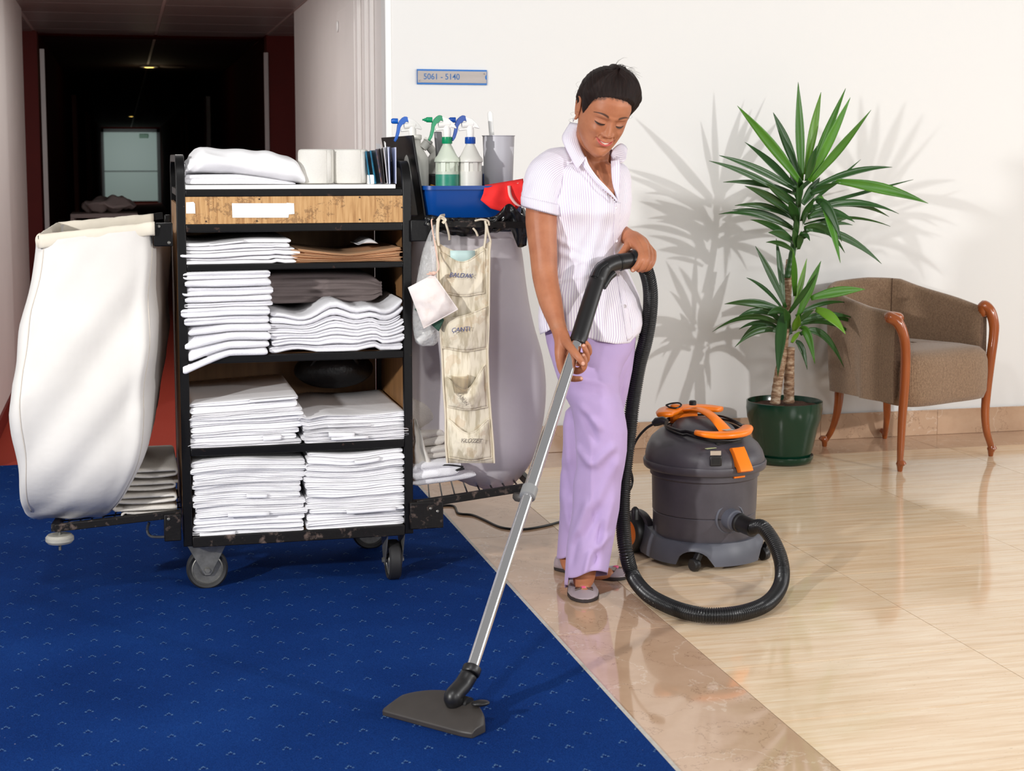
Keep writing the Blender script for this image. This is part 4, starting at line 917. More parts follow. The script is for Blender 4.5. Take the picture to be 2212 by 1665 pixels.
for (u0, u1), yl, ym_, yr_, yb_, dep in pk:
    rows = []
    for i in range(13):
        v = i / 12; row = []
        for j in range(19):
            u = j / 18; sag = (ym_ - (yl + yr_) / 2); top = lerp(yl, yr_, u) + sag * math.sin(math.pi * u) ** 1.3
            bul = dep * math.sin(math.pi * u) ** .7 * math.sin(math.pi * (v * .82 + .14)) ** .8
            row.append(OP(lerp(u0, u1, u), lerp(top, yb_ - 3 * math.cos(u * 6), v), -.003 - bul + .004 * nz(u * 5, v * 4, yb_ * .01)))
        rows.append(row)
    p_ = obj('pocket', MB().grid(rows), M['cream'], og, solid=.0014, angle=180)
    obj('pocket_hem', MB().tube(rows[0], .0022, 6), M['cream'], p_)
    obj('pocket_seam', MB().tube([r[0] for r in rows] + rows[-1] + [r[-1] for r in rows][::-1], .0018, 6), M['cream'], p_)
M['edge_tape'] = mat('cream_binding', (226, 214, 192), .9, bump=.3, bscale=80)
for u in (0, 1): obj('binding', MB().tube([OP(u, y, -.002) for y in range(520, 1003, 12)], .004, 8, flat=.7), M['edge_tape'], og)
def strap(p_, r_=.011): obj('tie_strap', MB().tube(smooth_path(p_, 5), r_, 8, flat=.45), M['edge_tape'], og)
strap([pt(947, 530, 4.585), pt(945, 505, 4.583), pt(946, 480, 4.582), pt(950, 470, 4.592), pt(957, 468, 4.61)]); strap([pt(951, 470, 4.588), pt(960, 476, 4.58), pt(966, 492, 4.578), pt(970, 508, 4.58), pt(971, 518, 4.582)], .006); strap([pt(944, 476, 4.585), pt(952, 468, 4.58), pt(962, 474, 4.58), pt(956, 482, 4.58)], .007)
strap([pt(1046, 535, 4.585), pt(1049, 510, 4.583), pt(1050, 490, 4.58), pt(1048, 476, 4.585)], .008); strap([pt(1026, 477, 4.59), pt(1040, 474, 4.583), pt(1054, 477, 4.58), pt(1057, 487, 4.578)], .007); strap([pt(1051, 484, 4.578), pt(1054, 500, 4.575), pt(1060, 520, 4.577)], .007); strap([pt(1022, 493, 4.59), pt(1028, 500, 4.585), pt(1032, 510, 4.582)], .006)
def text(name, s_, center, h, m, parent, rot=0, nrm=None, ext=.0004, shear=0, bold=0, width=None):
    cu = bpy.data.curves.new(name, 'FONT'); cu.body = s_; cu.size = h; cu.align_x = 'CENTER'; cu.align_y = 'CENTER'; cu.extrude = ext; cu.shear = shear; cu.offset = bold
    o = bpy.data.objects.new(name, cu); C.objects.link(o); o.parent = parent; o.location = Vector(center) - WL[parent.name]
    o.rotation_euler = (R(90), R(rot), 0) if nrm is None else nrm
    cu.materials.append(m); 
    if width: o.scale.x = width
    dg = bpy.context.evaluated_depsgraph_get(); dg.update(); me = bpy.data.meshes.new_from_object(o.evaluated_get(dg)); m2 = bpy.data.objects.new(name, me); C.objects.link(m2)
    m2.parent = parent; m2.location = o.location; m2.rotation_euler = o.rotation_euler; m2.scale = o.scale; bpy.data.objects.remove(o); return m2
text('pocket_writing', 'BALDAK', OP(.45, 595, -.023), .019, M['ink'], og, rot=4, shear=.25)
text('pocket_writing', 'ÇANTI', OP(.42, 712, -.028), .019, M['ink'], og, rot=-4, shear=.2)
text('pocket_writing', 'KLOZET', OP(.55, 952, -.030), .018, M['ink2'], og, rot=4, shear=.15)
text('pocket_writing', 'SABUN', OP(.4, 862, -.033), .015, M['ink2'], og, rot=50, shear=.15)
M['mint'] = mat('pale_mint_paper', (196, 222, 218), .5)
obj('pocket_paper', MB().grid([[OP(u, y, -.0035 - .004 * math.sin(math.pi * u)) for u in (.25, .4, .55, .72)] for y in (541, 553, 570)]), M['mint'], og, solid=.0008)
M['glass_clear'] = mat('clear_glass', (235, 225, 205), .05, trans=.85, ior=1.45)
c = OP(.38, 812, -.010); gl = obj('drinking_glass', MB().lathe([(.022, -.05), (.027, .0), (.0275, .002), (.0262, .002), (.021, -.047)], 28, c), M['glass_clear'], None, at=c); tag(gl, 'clear drinking glass rim poking out of the third pocket', 'glass')
# white pouch on its cord and the clear plastic bag behind it
M['pouch'] = mat('soiled_white_cotton', (236, 226, 222), .85, bump=.3, bscale=22, bdist=.003, col2=(214, 196, 184), patch=(.55, .8), vscale=18)
pc = thing('cotton_pouch', 'soiled white cotton pouch hanging by a cord beside the pocket organiser', 'pouch', pt(935, 640, 4.54))
quad = [(881, 621), (936, 592), (989, 668), (915, 709)]
def QP(u, v, dy):
    a = Vector(quad[0]).lerp(Vector(quad[1]), u); b_ = Vector(quad[3]).lerp(Vector(quad[2]), u); q = a.lerp(b_, v); return pt(q.x, q.y, 4.545 + dy)
fr_, bk = [], []
for i in range(15):
    v = i / 14; fr_.append([]); bk.append([])
    for j in range(15):
        u = j / 14; e = (math.sin(math.pi * u) * math.sin(math.pi * v)) ** .5; w_ = .006 * nz(u * 4, v * 4, 3) + .003 * nz(u * 9, v * 9, 7)
        fr_[-1].append(QP(u, v, -.016 * e + w_)); bk[-1].append(QP(u, v, .014 * e + w_ + .0012))
obj('pouch_body', MB().grid(fr_).grid(bk), M['pouch'], pc, angle=180)
obj('pouch_hem', MB().tube([fr_[i][j] for i, j in [(k, 14) for k in range(15)] + [(14, k) for k in range(13, -1, -1)]], .0016, 6), M['pouch'], pc)
M['pinkcord'] = mat('pinkish_cord', (226, 190, 172), .8)
obj('cord', MB().tube(smooth_path([pt(935, 594, 4.54), pt(928, 588, 4.53), pt(940, 590, 4.53), pt(948, 578, 4.54), pt(944, 555, 4.56), pt(938, 520, 4.575), pt(934, 495, 4.58), pt(932, 476, 4.585), pt(936, 473, 4.60)], 6), .0022, 6), M['pinkcord'], pc)
obj('cord_knot', MB().ellip(pt(937, 590, 4.532), (.008, .006, .006)).ellip(pt(928, 592, 4.532), (.010, .004, .003)), M['pinkcord'], pc)
M['film'] = mat('clear_plastic_film', (238, 238, 236), .12, bump=.9, bscale=22, bdist=.02, alpha=.38)
pb = thing('plastic_bag', 'clear crinkled plastic bag hanging behind the white cotton pouch', 'plastic bag', pt(915, 650, 4.60))
lv = [(485, 936, 948, .008), (510, 926, 944, .012), (545, 912, 945, .02), (580, 905, 946, .026), (640, 894, 948, .03), (700, 892, 950, .032), (735, 897, 946, .028), (746, 906, 938, .016)]
rg = []
for y, a, b_, dd in lv:
    l_, r_ = pt(a, y, 4.60), pt(b_, y, 4.60); cc = (l_ + r_) / 2; hw = (r_ - l_).length / 2
    rg.append([cc + V(math.cos(q) * hw, math.sin(q) * dd, 0) + V(nz(q * 2, y * .05) * .004, nz(q * 3, y * .04) * .006, 0) for q in [2 * math.pi * k / 24 for k in range(24)]])
obj('bag_film', MB().loft(refine(rg, 4), cap=True), M['film'], pb, angle=180)
M['scour'] = mat('dark_green_scouring_pad', (52, 84, 70), .95, bump=.8, bscale=200)
o = obj('scouring_pad', MB().add([pt(895, 668, 4.556), pt(912, 652, 4.556), pt(960, 690, 4.556), pt(948, 716, 4.556), pt(895, 668, 4.566), pt(912, 652, 4.566), pt(960, 690, 4.566), pt(948, 716, 4.566)], [(0, 1, 2, 3), (7, 6, 5, 4), (0, 3, 7, 4), (1, 5, 6, 2), (0, 4, 5, 1), (3, 2, 6, 7)]), M['scour'], None, at=(0, 0, 0), bevel=.003); tag(o, 'dark green scouring pad inside the clear plastic bag', 'scouring pad')
o = obj('small_bottle', MB().tube([pt(903, 738, 4.60), pt(925, 722, 4.60), pt(932, 716, 4.60)], [.010, .012, .008], 14), M['white_plastic'], None, at=(0, 0, 0)); tag(o, 'little white bottle at the bottom of the clear plastic bag', 'bottle')
# ================================================================== VACUUM CLEANER
M['vac_grey'] = mat('scuffed_dark_grey_plastic', (76, 72, 78), .42, var=.14, vscale=9, col2=(66, 62, 68), bump=.05, bscale=200)
M['vac_grey2'] = mat('blue_grey_plastic', (86, 88, 98), .45, var=.12, vscale=12)
M['orange'] = mat('orange_plastic', (252, 128, 10), .32)
M['vac_black'] = mat('black_plastic', (24, 23, 24), .4)
M['hose'] = mat('black_ribbed_hose', (22, 22, 24), .28)
VC = atY(1522, 1000, 4.735); VC = V(VC.x, 4.735, 0)
tc_ = V(-VC.x, -VC.y, 0).normalized(); rt_ = V(-tc_.y, tc_.x, 0)
if rt_.dot(RT) < 0: rt_ = -rt_
a = R(37); vf = (tc_ * math.cos(a) + rt_ * math.sin(a)).normalized(); vs = (tc_ * math.sin(a) - rt_ * math.cos(a)).normalized()
VM = Matrix((vf, vs, V(0, 0, 1))).transposed().to_4x4(); VM.translation = VC       # local x = front, y = viewer-left side
def L(x, y, z): return VM @ V(x, y, z)
vac = thing('vacuum_cleaner', 'dark grey tub vacuum cleaner with orange handle and ribbed black hose', 'vacuum cleaner', VC)
def vp(name, mb, m, **k): return obj(name, mb, M[m], vac, **k)
zr = atY(1522, 1032, 4.735 - .20).z          # underside of the lid rim at the front
zsk = atY(1522, 1180, 4.735 - .195).z        # top of the skirt
n = 96
def az(j): return 2 * math.pi * j / n
def bump_(a, c, w): d = (a - c + math.pi) % (2 * math.pi) - math.pi; return math.exp(-(d / w) ** 2)
rear = [R(137), R(-137)]; castr = [R(46), R(-46)]
def skirt_r(a): return .196 + .028 * sum(bump_(a, c, .30) for c in rear)
def arch(a): return .048 * sum(max(0, 1 - ((((a - c + math.pi) % (2 * math.pi) - math.pi) / .30) ** 2)) ** .5 for c in castr) + .05 * sum(max(0, 1 - ((((a - c + math.pi) % (2 * math.pi) - math.pi) / .24) ** 2)) ** .5 for c in rear)
rg = []
for kz in range(9):
    q = kz / 8; ring = []
    for j in range(n):
        a = az(j); zb_ = .014 + arch(a); z = lerp(zb_, zsk + .03 * sum(bump_(a, c, .34) for c in rear), q); r_ = lerp(skirt_r(a), .178 + .03 * sum(bump_(a, c, .26) for c in rear), q ** 2.2)
        ring.append(L(r_ * math.cos(a), r_ * math.sin(a), z))
    rg.append(ring)
inn = [[L((skirt_r(az(j)) - .006) * math.cos(az(j)), (skirt_r(az(j)) - .006) * math.sin(az(j)), .014 + arch(az(j))) for j in range(n)], [L((skirt_r(az(j)) - .03) * math.cos(az(j)), (skirt_r(az(j)) - .03) * math.sin(az(j)), .075) for j in range(n)]]
vp('skirt', MB().loft(inn[::-1] + rg, cap=True), 'vac_grey2', angle=45)
hm = (zsk + zr) / 2 - .035
vp('tub', MB().lathe([(.166, zsk - .03), (.167, zsk), (.168, hm - .003), (.1655, hm), (.1695, hm + .003), (.172, zr - .03), (.178, zr - .025), (.178, zr)], 64, VC), 'vac_grey')
vp('lid_rim', MB().lathe([(.17, zr - .002), (.196, zr - .002), (.199, zr + .002), (.201, zr + .018), (.198, zr + .024), (.19, zr + .024)], 80, VC), 'vac_grey')
# dome lid leaning forward slightly
prof = [(.194, .022), (.194, .036), (.188, .058), (.176, .079), (.156, .096), (.130, .108), (.10, .116), (.05, .121), (.001, .122)]
rg = []
for r_, z in prof:
    rg.append([L(r_ * math.cos(az(j)), r_ * math.sin(az(j)), zr + z - .026 * (r_ * math.cos(az(j)) / .19) * (z / .12)) for j in range(n)])
vp('dome_lid', MB().loft(rg), 'vac_grey', angle=60)
def dome_z(x, y):
    r_ = math.hypot(x, y); z = interp(r_, [p[0] for p in prof][::-1], [p[1] for p in prof][::-1]); return zr + z - .026 * (x / .19) * (z / .12)
# raised motor cover
rg = []
for r_, z in ((.118, -.012), (.114, .004), (.100, .016), (.06, .024), (.001, .026)):
    rg.append([L(r_ * math.cos(az(j)), r_ * .9 * math.sin(az(j)), dome_z(r_ * math.cos(az(j)), r_ * .9 * math.sin(az(j))) + z) for j in range(n)])
vp('motor_cover', MB().loft(rg), 'vac_grey', angle=60)
# orange handle: two crescents joined by a strap
def crescent(sgn, r0, r1, half, zc, th):
    rings = []
    for k in range(29):
        a = lerp(-half, half, k / 28); e = 1 - .35 * abs(k / 14 - 1) ** 3; ca, sa = math.cos(a) * sgn, math.sin(a)
        zz = zc - .012 * (abs(a) / half) ** 2 * 0 + (.010 * (abs(a) / half) ** 3 if sgn > 0 else 0)
        ring = []
        for rr_, dz in ((r0, -th * .3), (r0 - .003, th * .5), (r0 + .006, th), (lerp(r0, r1, .5), th * 1.15), (r1 - .004, th), (r1 + .004, th * .4), (r1, -th * .4), (lerp(r0, r1, .5), -th * .6)):
            r2 = lerp((r0 + r1) / 2, rr_, e); ring.append(L(r2 * ca, r2 * sa, zz + dz * e))
        rings.append(ring)
    return MB().loft(rings)
zF = dome_z(.13, 0) + .026; zB = dome_z(-.12, 0) + .036
hb = crescent(1, .112, .160, R(50), zF, .013)
hb2 = crescent(-1, .095, .165, R(60), zB, .015)
st = []
for k in range(17):
    t = k / 16; x = lerp(-.115, .135, t); z = lerp(zB, zF, t) + .045 * math.sin(math.pi * min(1, t * 1.05)) * .75; w_ = .020 + .010 * abs(2 * t - 1) ** 2; h_ = .008
    st.append([L(x, w_ * math.cos(q), z + h_ * math.sin(q)) for q in [2 * math.pi * i / 12 for i in range(12)]])
h_o = vp('handle', hb, 'orange', angle=180); obj('handle_rear', hb2, M['orange'], h_o, angle=180); obj('handle_strap', MB().loft(st), M['orange'], h_o, angle=180)
obj('handle_badge', MB().box((-.018, -.016, 0), (.012, .016, .0015), VM @ Matrix.Translation((.122, 0, zF + .0155))), mat('silver_badge', (196, 186, 176), .4, .3, var=.2, vscale=60), h_o, bevel=.001)
for s_, nm in ((1, 'hook_front'), (-1, 'hook_rear')):
    vp('handle_post', MB().box((-.014, -.05, -.035), (.014, .05, .012), VM @ Matrix.Translation((.118 * s_, 0, (zF if s_ > 0 else zB) - .004))), 'orange' if s_ < 0 else 'vac_black', bevel=.006)
# red-orange knob with black loop and small black button
kp = L(-.105, .045, zB + .018); vp('switch_knob', MB().lathe([(.016, -.004), (.016, .006), (.010, .009)], 24, kp), 'orange')
vp('knob_loop', MB().tube(smooth_path([kp + rt_ * -.03 + V(0, 0, .006), kp + rt_ * -.012 + V(0, 0, .012), kp + rt_ * .012 + V(0, 0, .014), kp + rt_ * .02 + V(0, 0, .006), kp + rt_ * .005 + tc_ * .018, kp + rt_ * -.016 + tc_ * .012, kp + rt_ * -.03 + V(0, 0, .006)], 5), .0028, 8), 'vac_black')
vp('push_button', MB().lathe([(.012, -.006), (.012, .006), (.009, .009)], 20, L(-.062, 0.005, zB + .034)), 'vac_black')
# wound cable under the handle
cab = []
for turn in range(4):
    pts = []
    for k in range(48):
        a = 2 * math.pi * k / 48; rr_ = .138 + .004 * math.sin(a * 3 + turn) + turn * .0035; x, y = rr_ * math.cos(a), rr_ * .86 * math.sin(a)
        pts.append(L(x, y, dome_z(x, y) + .004 + .0066 * turn + .003 * math.sin(a * 2 + turn * 2) + (.006 if math.cos(a) > .3 else 0)))
    vp('wound_cable', MB().tube(pts, .0036, 8, loop=True), 'vac_black')
# front latch, socket, port
def latch(x0, m='orange'):
    path = [(.176, .086), (.188, .072), (.196, .060), (.203, .050), (.218, .030), (.224, .018), (.212, .012), (.204, .026), (.196, .03), (.190, .05), (.180, .066), (.168, .080)]
    rings = []
    for y in (-.026, -.024, .0, .024, .026): rings.append([L(p[0] - abs(y) * .05 - (.004 if abs(y) > .025 else 0), y + .0, zr + p[1]) for p in path])
    return MB().loft(rings)
vp('latch', latch(0), 'orange', angle=35)
vp('latch_tab', MB().box((.174, -.024, zr - .012), (.183, .02, zr - .002), VM), 'orange', bevel=.002)
lat2 = MB().loft([[L(-p[0] + abs(y) * .05, y, zr + p[1]) for p in [(.176, .086), (.188, .072), (.196, .060), (.203, .050), (.218, .030), (.212, .012), (.196, .03), (.190, .05), (.168, .080)]] for y in (-.026, 0, .026)])
vp('latch', lat2, 'orange')
sa_ = R(27)
so = VM @ Matrix.Rotation(sa_, 4, 'Z')
def SO(x0, y0, z0, x1, y1, z1): return MB().box((x0, y0, z0), (x1, y1, z1), so)
vp('power_socket', SO(.188, -.020, zr + .034, .199, .018, zr + .066), 'vac_black', bevel=.003)
vp('socket_label', SO(.186, -.018, zr + .068, .1925, .016, zr + .082), 'chrome')
obj('socket_hole', SO(.1985, -.012, zr + .042, .2, .010, zr + .058), mat('socket_dark', (6, 6, 6), .6), vac)
vp('green_sticker', MB().box((.130, .060, 0), (.142, .098, .001), VM @ Matrix.Translation((0, 0, dome_z(.135, .08) + .003))), 'label_green')
# hose port
pa = R(-20 + 37); pd = (vf * math.cos(R(-10)) - vs * math.sin(R(-10)) * -1)
pdir = (tc_ * math.cos(R(30)) + rt_ * math.sin(R(30))).normalized()
pq = atY(1582, 1112, VC.y - .12).z
pc0 = VC + pdir * .155 + V(0, 0, pq)
def along(c, d, prof, n=28):
    d = d.normalized(); x = d.cross(V(0, 0, 1)).normalized(); u = x.cross(d); mm = Matrix((x, u, d)).transposed().to_4x4(); return MB().lathe(prof, n, c, mm)
vp('port_recess', along(pc0, pdir, [(.052, -.02), (.052, .010), (.047, .013), (.044, .006), (.030, .004)]), 'vac_grey2')
pd2 = (pdir + V(0, 0, -.12) + rt_ * .25).normalized()
vp('hose_collar', along(pc0 + pdir * .004, pd2, [(.034, 0), (.034, .03), (.030, .034), (.030, .05)]), 'vac_grey2')
vp('hose_cuff', along(pc0 + pdir * .004 + pd2 * .045, pd2, [(.026, 0), (.031, .002), (.031, .01), (.0275, .014), (.0275, .07)]), 'vac_black')
# hose
hend = pc0 + pdir * .004 + pd2 * .105
hp = [hend]
for x, y, z in ((1646, 1138, .165), (1668, 1165, .135), (1684, 1200, .095), (1690, 1234, .058), (1686, 1264, .034), (1669, 1292, .027), (1640, 1312, .027), (1590, 1326, .027), (1530, 1329, .027), (1480, 1321, .027), (1434, 1304, .027), (1395, 1280, .028), (1367, 1243, .040)):
    p = atZ(x, y, z); hp.append(p)
d0 = (hp[-1] - CAM).dot(FW)
for x, y, d in ((1352, 1190, 4.74), (1346, 1130, 4.78), (1346, 1070, 4.81), (1352, 997, 4.83), (1361, 923, 4.83), (1367, 868, 4.83), (1380, 790, 4.81), (1394, 737, 4.78), (1403, 685, 4.75), (1405, 632, 4.71), (1398, 592, 4.68), (1386, 569, 4.65), (1373, 562, 4.62)):
    hp.append(P(x, y, d))
path = smooth_path(hp, 14)
# resample evenly
ls = [0]
for a_, b_ in zip(path, path[1:]): ls.append(ls[-1] + (b_ - a_).length)
tot = ls[-1]; step = .00112; out = []; k = 0; s_ = 0
while s_ < tot:
    while ls[k + 1] < s_: k += 1
    f_ = (s_ - ls[k]) / max(1e-9, ls[k + 1] - ls[k]); out.append(path[k].lerp(path[k + 1], f_)); s_ += step

rads = [(.0230, .0223, .0202, .0190, .0202, .0223)[i % 6] for i in range(len(out))]
vp('hose', MB().tube(out, rads, 20), 'hose', angle=180)
# rear wheels with orange hubs
for s_ in (1, -1):
    wc = L(-.165, .172 * s_, .066); d_ = vs * s_
    w_ = vp('rear_wheel', along(wc, d_, [(.04, -.022), (.062, -.022), (.066, -.016), (.066, .012), (.062, .018), (.052, .020), (.048, .016)], 40), 'vac_black')
    obj('wheel_hub', along(wc, d_, [(.048, .010), (.047, .0155), (.030, .018), (.012, .018), (.010, .014)], 32), M['orange'], w_)
    vp('wheel_housing', along(wc, d_, [(.03, -.05), (.068, -.045), (.074, -.035), (.074, -.018), (.069, -.014)], 40), 'vac_grey')
for s_ in (1, -1):
    wc = L(.140, .140 * s_, .021); d_ = (vs * s_ * .4 + tc_ * .5 - rt_ * .55).normalized()
    w_ = vp('castor', along(wc, d_, [(.006, -.012), (.018, -.012), (.021, -.008), (.021, .008), (.018, .012), (.006, .012)], 24), 'vac_black')
    obj('castor_arm', MB().bar(wc + V(0, 0, .0), wc - d_ * .02 + V(0, 0, .035), .022, .02), M['vac_black'], w_, bevel=.004)
pp = L(-.168, .118, .0); z0 = .115
vp('tool_post', MB().tube([P(1372, 1122, 4.98), P(1372, 1104, 4.98), P(1372, 1098, 4.98), P(1372, 1094, 4.98)], [.0125, .0125, .0105, .004], 16), 'vac_black')
# scuffs
# wand, grip and floor head
w0, w1 = P(1017, 1452, 3.66), P(1247, 738, 4.44); wd = (w1 - w0).normalized()
jn = w0.lerp(w1, .497)
vp('lower_tube', MB().tube([w0, jn], .0148, 32), 'chrome'); vp('upper_tube', MB().tube([jn - wd * .01, w1 + wd * .02], .0172, 32), 'chrome')
M['grey_collar'] = mat('grey_collar', (138, 138, 138), .4)
vp('tube_collar', MB().tube([jn - wd * .018, jn - wd * .016, jn + wd * .014, jn + wd * .016], [.0185, .0212, .0212, .0185], 32), 'grey_collar')
obj('tube_slot', MB().box((-.0035, -.0015, -.005), (.0035, .0015, .005), Matrix.Translation(w1 - wd * .018 + (CAM - w1).normalized() * .0168 - RT * .005)), M['vac_black'], vac)
g0 = w1 - wd * .004
gp = smooth_path([P(1247, 742, 4.438), P(1263, 690, 4.48), P(1281, 632, 4.53), P(1290, 606, 4.555), P(1302, 583, 4.575), P(1322, 570, 4.59), P(1345, 565, 4.605), P(1368, 562, 4.62)], 8)
gr = [.0245 if i < 24 else (.026 if i < 34 else .0245) for i in range(len(gp))]
gr[0] = .023
vp('grip_tube', MB().tube(gp, gr, 24), 'vac_black', angle=60)
vp('grip_flare', MB().tube([P(1362, 563, 4.617), P(1364, 563, 4.618), P(1370, 562, 4.621), P(1373, 562, 4.623)], [.026, .0315, .0325, .026], 28), 'hose')
vp('grip_ring', MB().tube([P(1337, 567, 4.60), P(1341, 566, 4.602)], .0262, 28), 'hose')
sl = smooth_path([P(1284, 598, 4.535), P(1293, 578, 4.548), P(1308, 566, 4.56)], 6); vp('air_slider', MB().tube(sl, .012, 10, flat=.6), 'hose')
tg_ = smooth_path([P(1327, 590, 4.58), P(1316, 600, 4.57), P(1303, 620, 4.55)], 5); vp('grip_lip', MB().tube(tg_, [.010] * len(tg_), 10), 'vac_black')
# floor head
A, B = atZ(826, 1549), atZ(1017, 1601); e1 = (B - A).normalized(); e2 = V(-e1.y, e1.x, 0); WH = (B - A).length
def HD(u, v, z): return A + e1 * u * WH + e2 * v + V(0, 0, z)
rg = []
D = .118
for i in range(25):
    u = i / 24; back = D * (math.sin(math.pi * (.08 + .84 * u)) ** .55) * (1 - .0 * u); fr0 = .0 + (.012 * max(0, u - .9) * 10 * .5)
    hb_ = .030 + .026 * math.sin(math.pi * u) ** .5
    if i in (0, 24): hb_ *= .8
    rg.append([HD(u, fr0, .004), HD(u, fr0 - .001, .016), HD(u, fr0 + .004, .021), HD(u, lerp(fr0, back, .35), lerp(.024, hb_, .5)), HD(u, lerp(fr0, back, .7), lerp(.024, hb_, .9)), HD(u, back - .006, hb_), HD(u, back, hb_ - .006), HD(u, back, .004)])
M['head_plastic'] = mat('dusty_charcoal_plastic', (58, 53, 50), .5, var=.15, vscale=20, bump=.1, bscale=90)
fh = vp('floor_head', MB().loft(rg), 'head_plastic', angle=40, bevel=.002)
obj('bristle_strip', MB().box((.01, .004, .001), (WH - .01, .016, .006), Matrix((e1, e2, V(0, 0, 1))).transposed().to_4x4()), M['rubber'], fh).location = A - VC
obj('foot_pedal', MB().ellip(HD(.86, .085, .056), (.022, .014, .007)), M['vac_black'], fh)
nk = smooth_path([HD(.62, .075, .045), P(978, 1505, 3.60), P(999, 1480, 3.64), P(1013, 1458, 3.658)], 6)
obj('swivel_neck', MB().tube(nk, [.021] * len(nk), 20), M['vac_black'], fh, angle=180)
obj('neck_cuff', MB().tube([w0 - wd * .006, w0 - wd * .002, w0 + wd * .012, w0 + wd * .014], [.020, .0225, .0225, .018], 28), M['vac_black'], fh)
obj('neck_hinge', MB().tube([HD(.5, .085, .046), HD(.74, .085, .046)], .017, 16), M['vac_black'], fh)
# power cord
cc = [atZ(x, y, .004) for x, y in ((930, 1094), (978, 1092), (990, 1108), (1020, 1112), (1045, 1122), (1080, 1138), (1120, 1143), (1160, 1139), (1212, 1126), (1280, 1100), (1335, 1078))]
cc += [P(1357, 1062, 5.0), P(1366, 1040, 5.0), P(1362, 1018, 4.99), P(1352, 1008, 4.98), P(1358, 990, 4.97), P(1375, 950, 4.94), P(1395, 926, 4.92), P(1414, 914, 4.90)]
vp('power_cord', MB().tube(smooth_path(cc, 6), .0042, 8), 'vac_black')
vp('cord_plug', MB().tube([P(1410, 916, 4.90), P(1418, 911, 4.90), P(1432, 908, 4.89), P(1440, 912, 4.88)], [.008, .014, .013, .010], 10), 'vac_black')
# ================================================================== SIGN ON THE WALL
M['sign_grey'] = mat('brushed_grey_sign', (176, 168, 164), .45, .2, var=.08, vscale=60, stretch=(.1, 1, 1)); M['sign_blue'] = mat('sign_blue', (20, 110, 190), .4); M['text_blue'] = mat('text_blue', (58, 110, 170), .5)
YS = YW - .010
s0, s1 = atY(902, 150, YS), atY(1051, 183, YS)
sx0, sx1 = s0.x, s1.x; sz1 = atY(902, 150, YS).z; sz0 = atY(902, 181, YS).z
sg = thing('room_number_sign', 'grey and blue wall sign reading 5061 - 5140', 'sign', V((sx0 + sx1) / 2, YW, (sz0 + sz1) / 2))
obj('sign_backing', MB().box((sx0 - .002, YS, sz0 - .002), (sx1 + .002, YW, sz1 + .002)), M['sign_blue'], sg, bevel=.001)
hh = sz1 - sz0
obj('sign_face', MB().box((sx0, YS - .003, sz0 + hh * .09), (sx1 - .001, YS, sz1 - hh * .09)), M['sign_grey'], sg, bevel=.0005)
text('sign_text', '5061 - 5140', V(lerp(sx0, sx1, .345), YS - .0035, (sz0 + sz1) / 2), .035, M['text_blue'], sg, bold=.0003, width=.93)
obj('sign_dot', MB().prism([(-.006 * math.cos(a) if True else 0, .010 * math.sin(a)) for a in [R(-90 + 18 * k) for k in range(11)]], (V(sx1 - .001, YS - .0032, (sz0 + sz1) / 2), V(1, 0, 0), V(0, 0, 1), V(0, -1, 0)), 0, .0008), M['sign_blue'], sg)
for x, z in ((sx0 + .009, sz0 + .013), (sx1 - .010, sz1 - .014)):
    obj('sign_screw', MB().lathe([(.0048, 0), (.0045, -.003), (.0025, -.005), (.0003, -.0055)], 16, (x, YS - .003, z), Matrix.Rotation(R(-90), 4, 'X')), M['chrome'], sg)
# ================================================================== POTTED YUCCA
M['pot'] = mat('glossy_dark_green_plastic', (12, 52, 36), .18); M['soil'] = mat('brown_soil', (84, 52, 36), .95, var=.4, vscale=60, bump=1, bscale=80, bdist=.01)
def leafmat(name, base, tipc, rough=.35):
    m = bpy.data.materials.new(name); m.use_nodes = True; t = NT(m); b = t.n['Principled BSDF']; tc = t.new('TexCoord').outputs['Object']; info = t.new('ObjectInfo').outputs['Random']
    n = t.noise(t.mapping(tc, (1, 1, 1)), 9, 3); c = t.mix(n, srgb(*base), srgb(*tipc)); c = t.mix(t.math('MULTIPLY', info, .4), c, srgb(30, 66, 22)); t.link(c, b.inputs['Base Color']); b.inputs['Roughness'].default_value = rough
    return m
M['leaf_lit'] = leafmat('yucca_leaf_lit', (58, 112, 24), (86, 146, 34)); M['leaf_dark'] = leafmat('yucca_leaf_shaded', (34, 74, 26), (52, 92, 38))  # lit and shaded copies of one leaf green, light put into the colour
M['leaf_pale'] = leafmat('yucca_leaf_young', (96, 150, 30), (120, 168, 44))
def bark():
    m = bpy.data.materials.new('yucca_bark'); m.use_nodes = True; t = NT(m); b = t.n['Principled BSDF']; tc = t.new('TexCoord').outputs['Object']
    n = t.noise(t.mapping(tc, (1, 1, 3.5)), 26, 5, .65); c = t.ramp(n, [(.3, srgb(104, 72, 52)), (.5, srgb(160, 126, 98)), (.65, srgb(206, 184, 158))]); t.link(c, b.inputs['Base Color']); b.inputs['Roughness'].default_value = .85
    bp = t.new('Bump'); bp.inputs['Strength'].default_value = .9; bp.inputs['Distance'].default_value = .008; t.link(n, bp.inputs['Height']); t.link(bp.outputs[0], b.inputs['Normal']); return m
M['bark'] = bark()
PC = atY(1692, 1000, 6.17); PC = V(PC.x, 6.17, 0)
pl = thing('potted_yucca', 'tall green two-stemmed yucca in a glossy dark green pot by the wall', 'potted plant', PC)
rz_ = atY(1692, 865, 6.17).z
obj('pot', MB().lathe([(.100, .020), (.112, .022), (.124, .06), (.143, .15), (.158, rz_ - .07), (.163, rz_ - .03), (.162, rz_), (.157, rz_ + .001), (.155, rz_ - .002), (.154, rz_ - .04), (.13, .10)], 64, PC, cap=True), M['pot'], pl, angle=50)
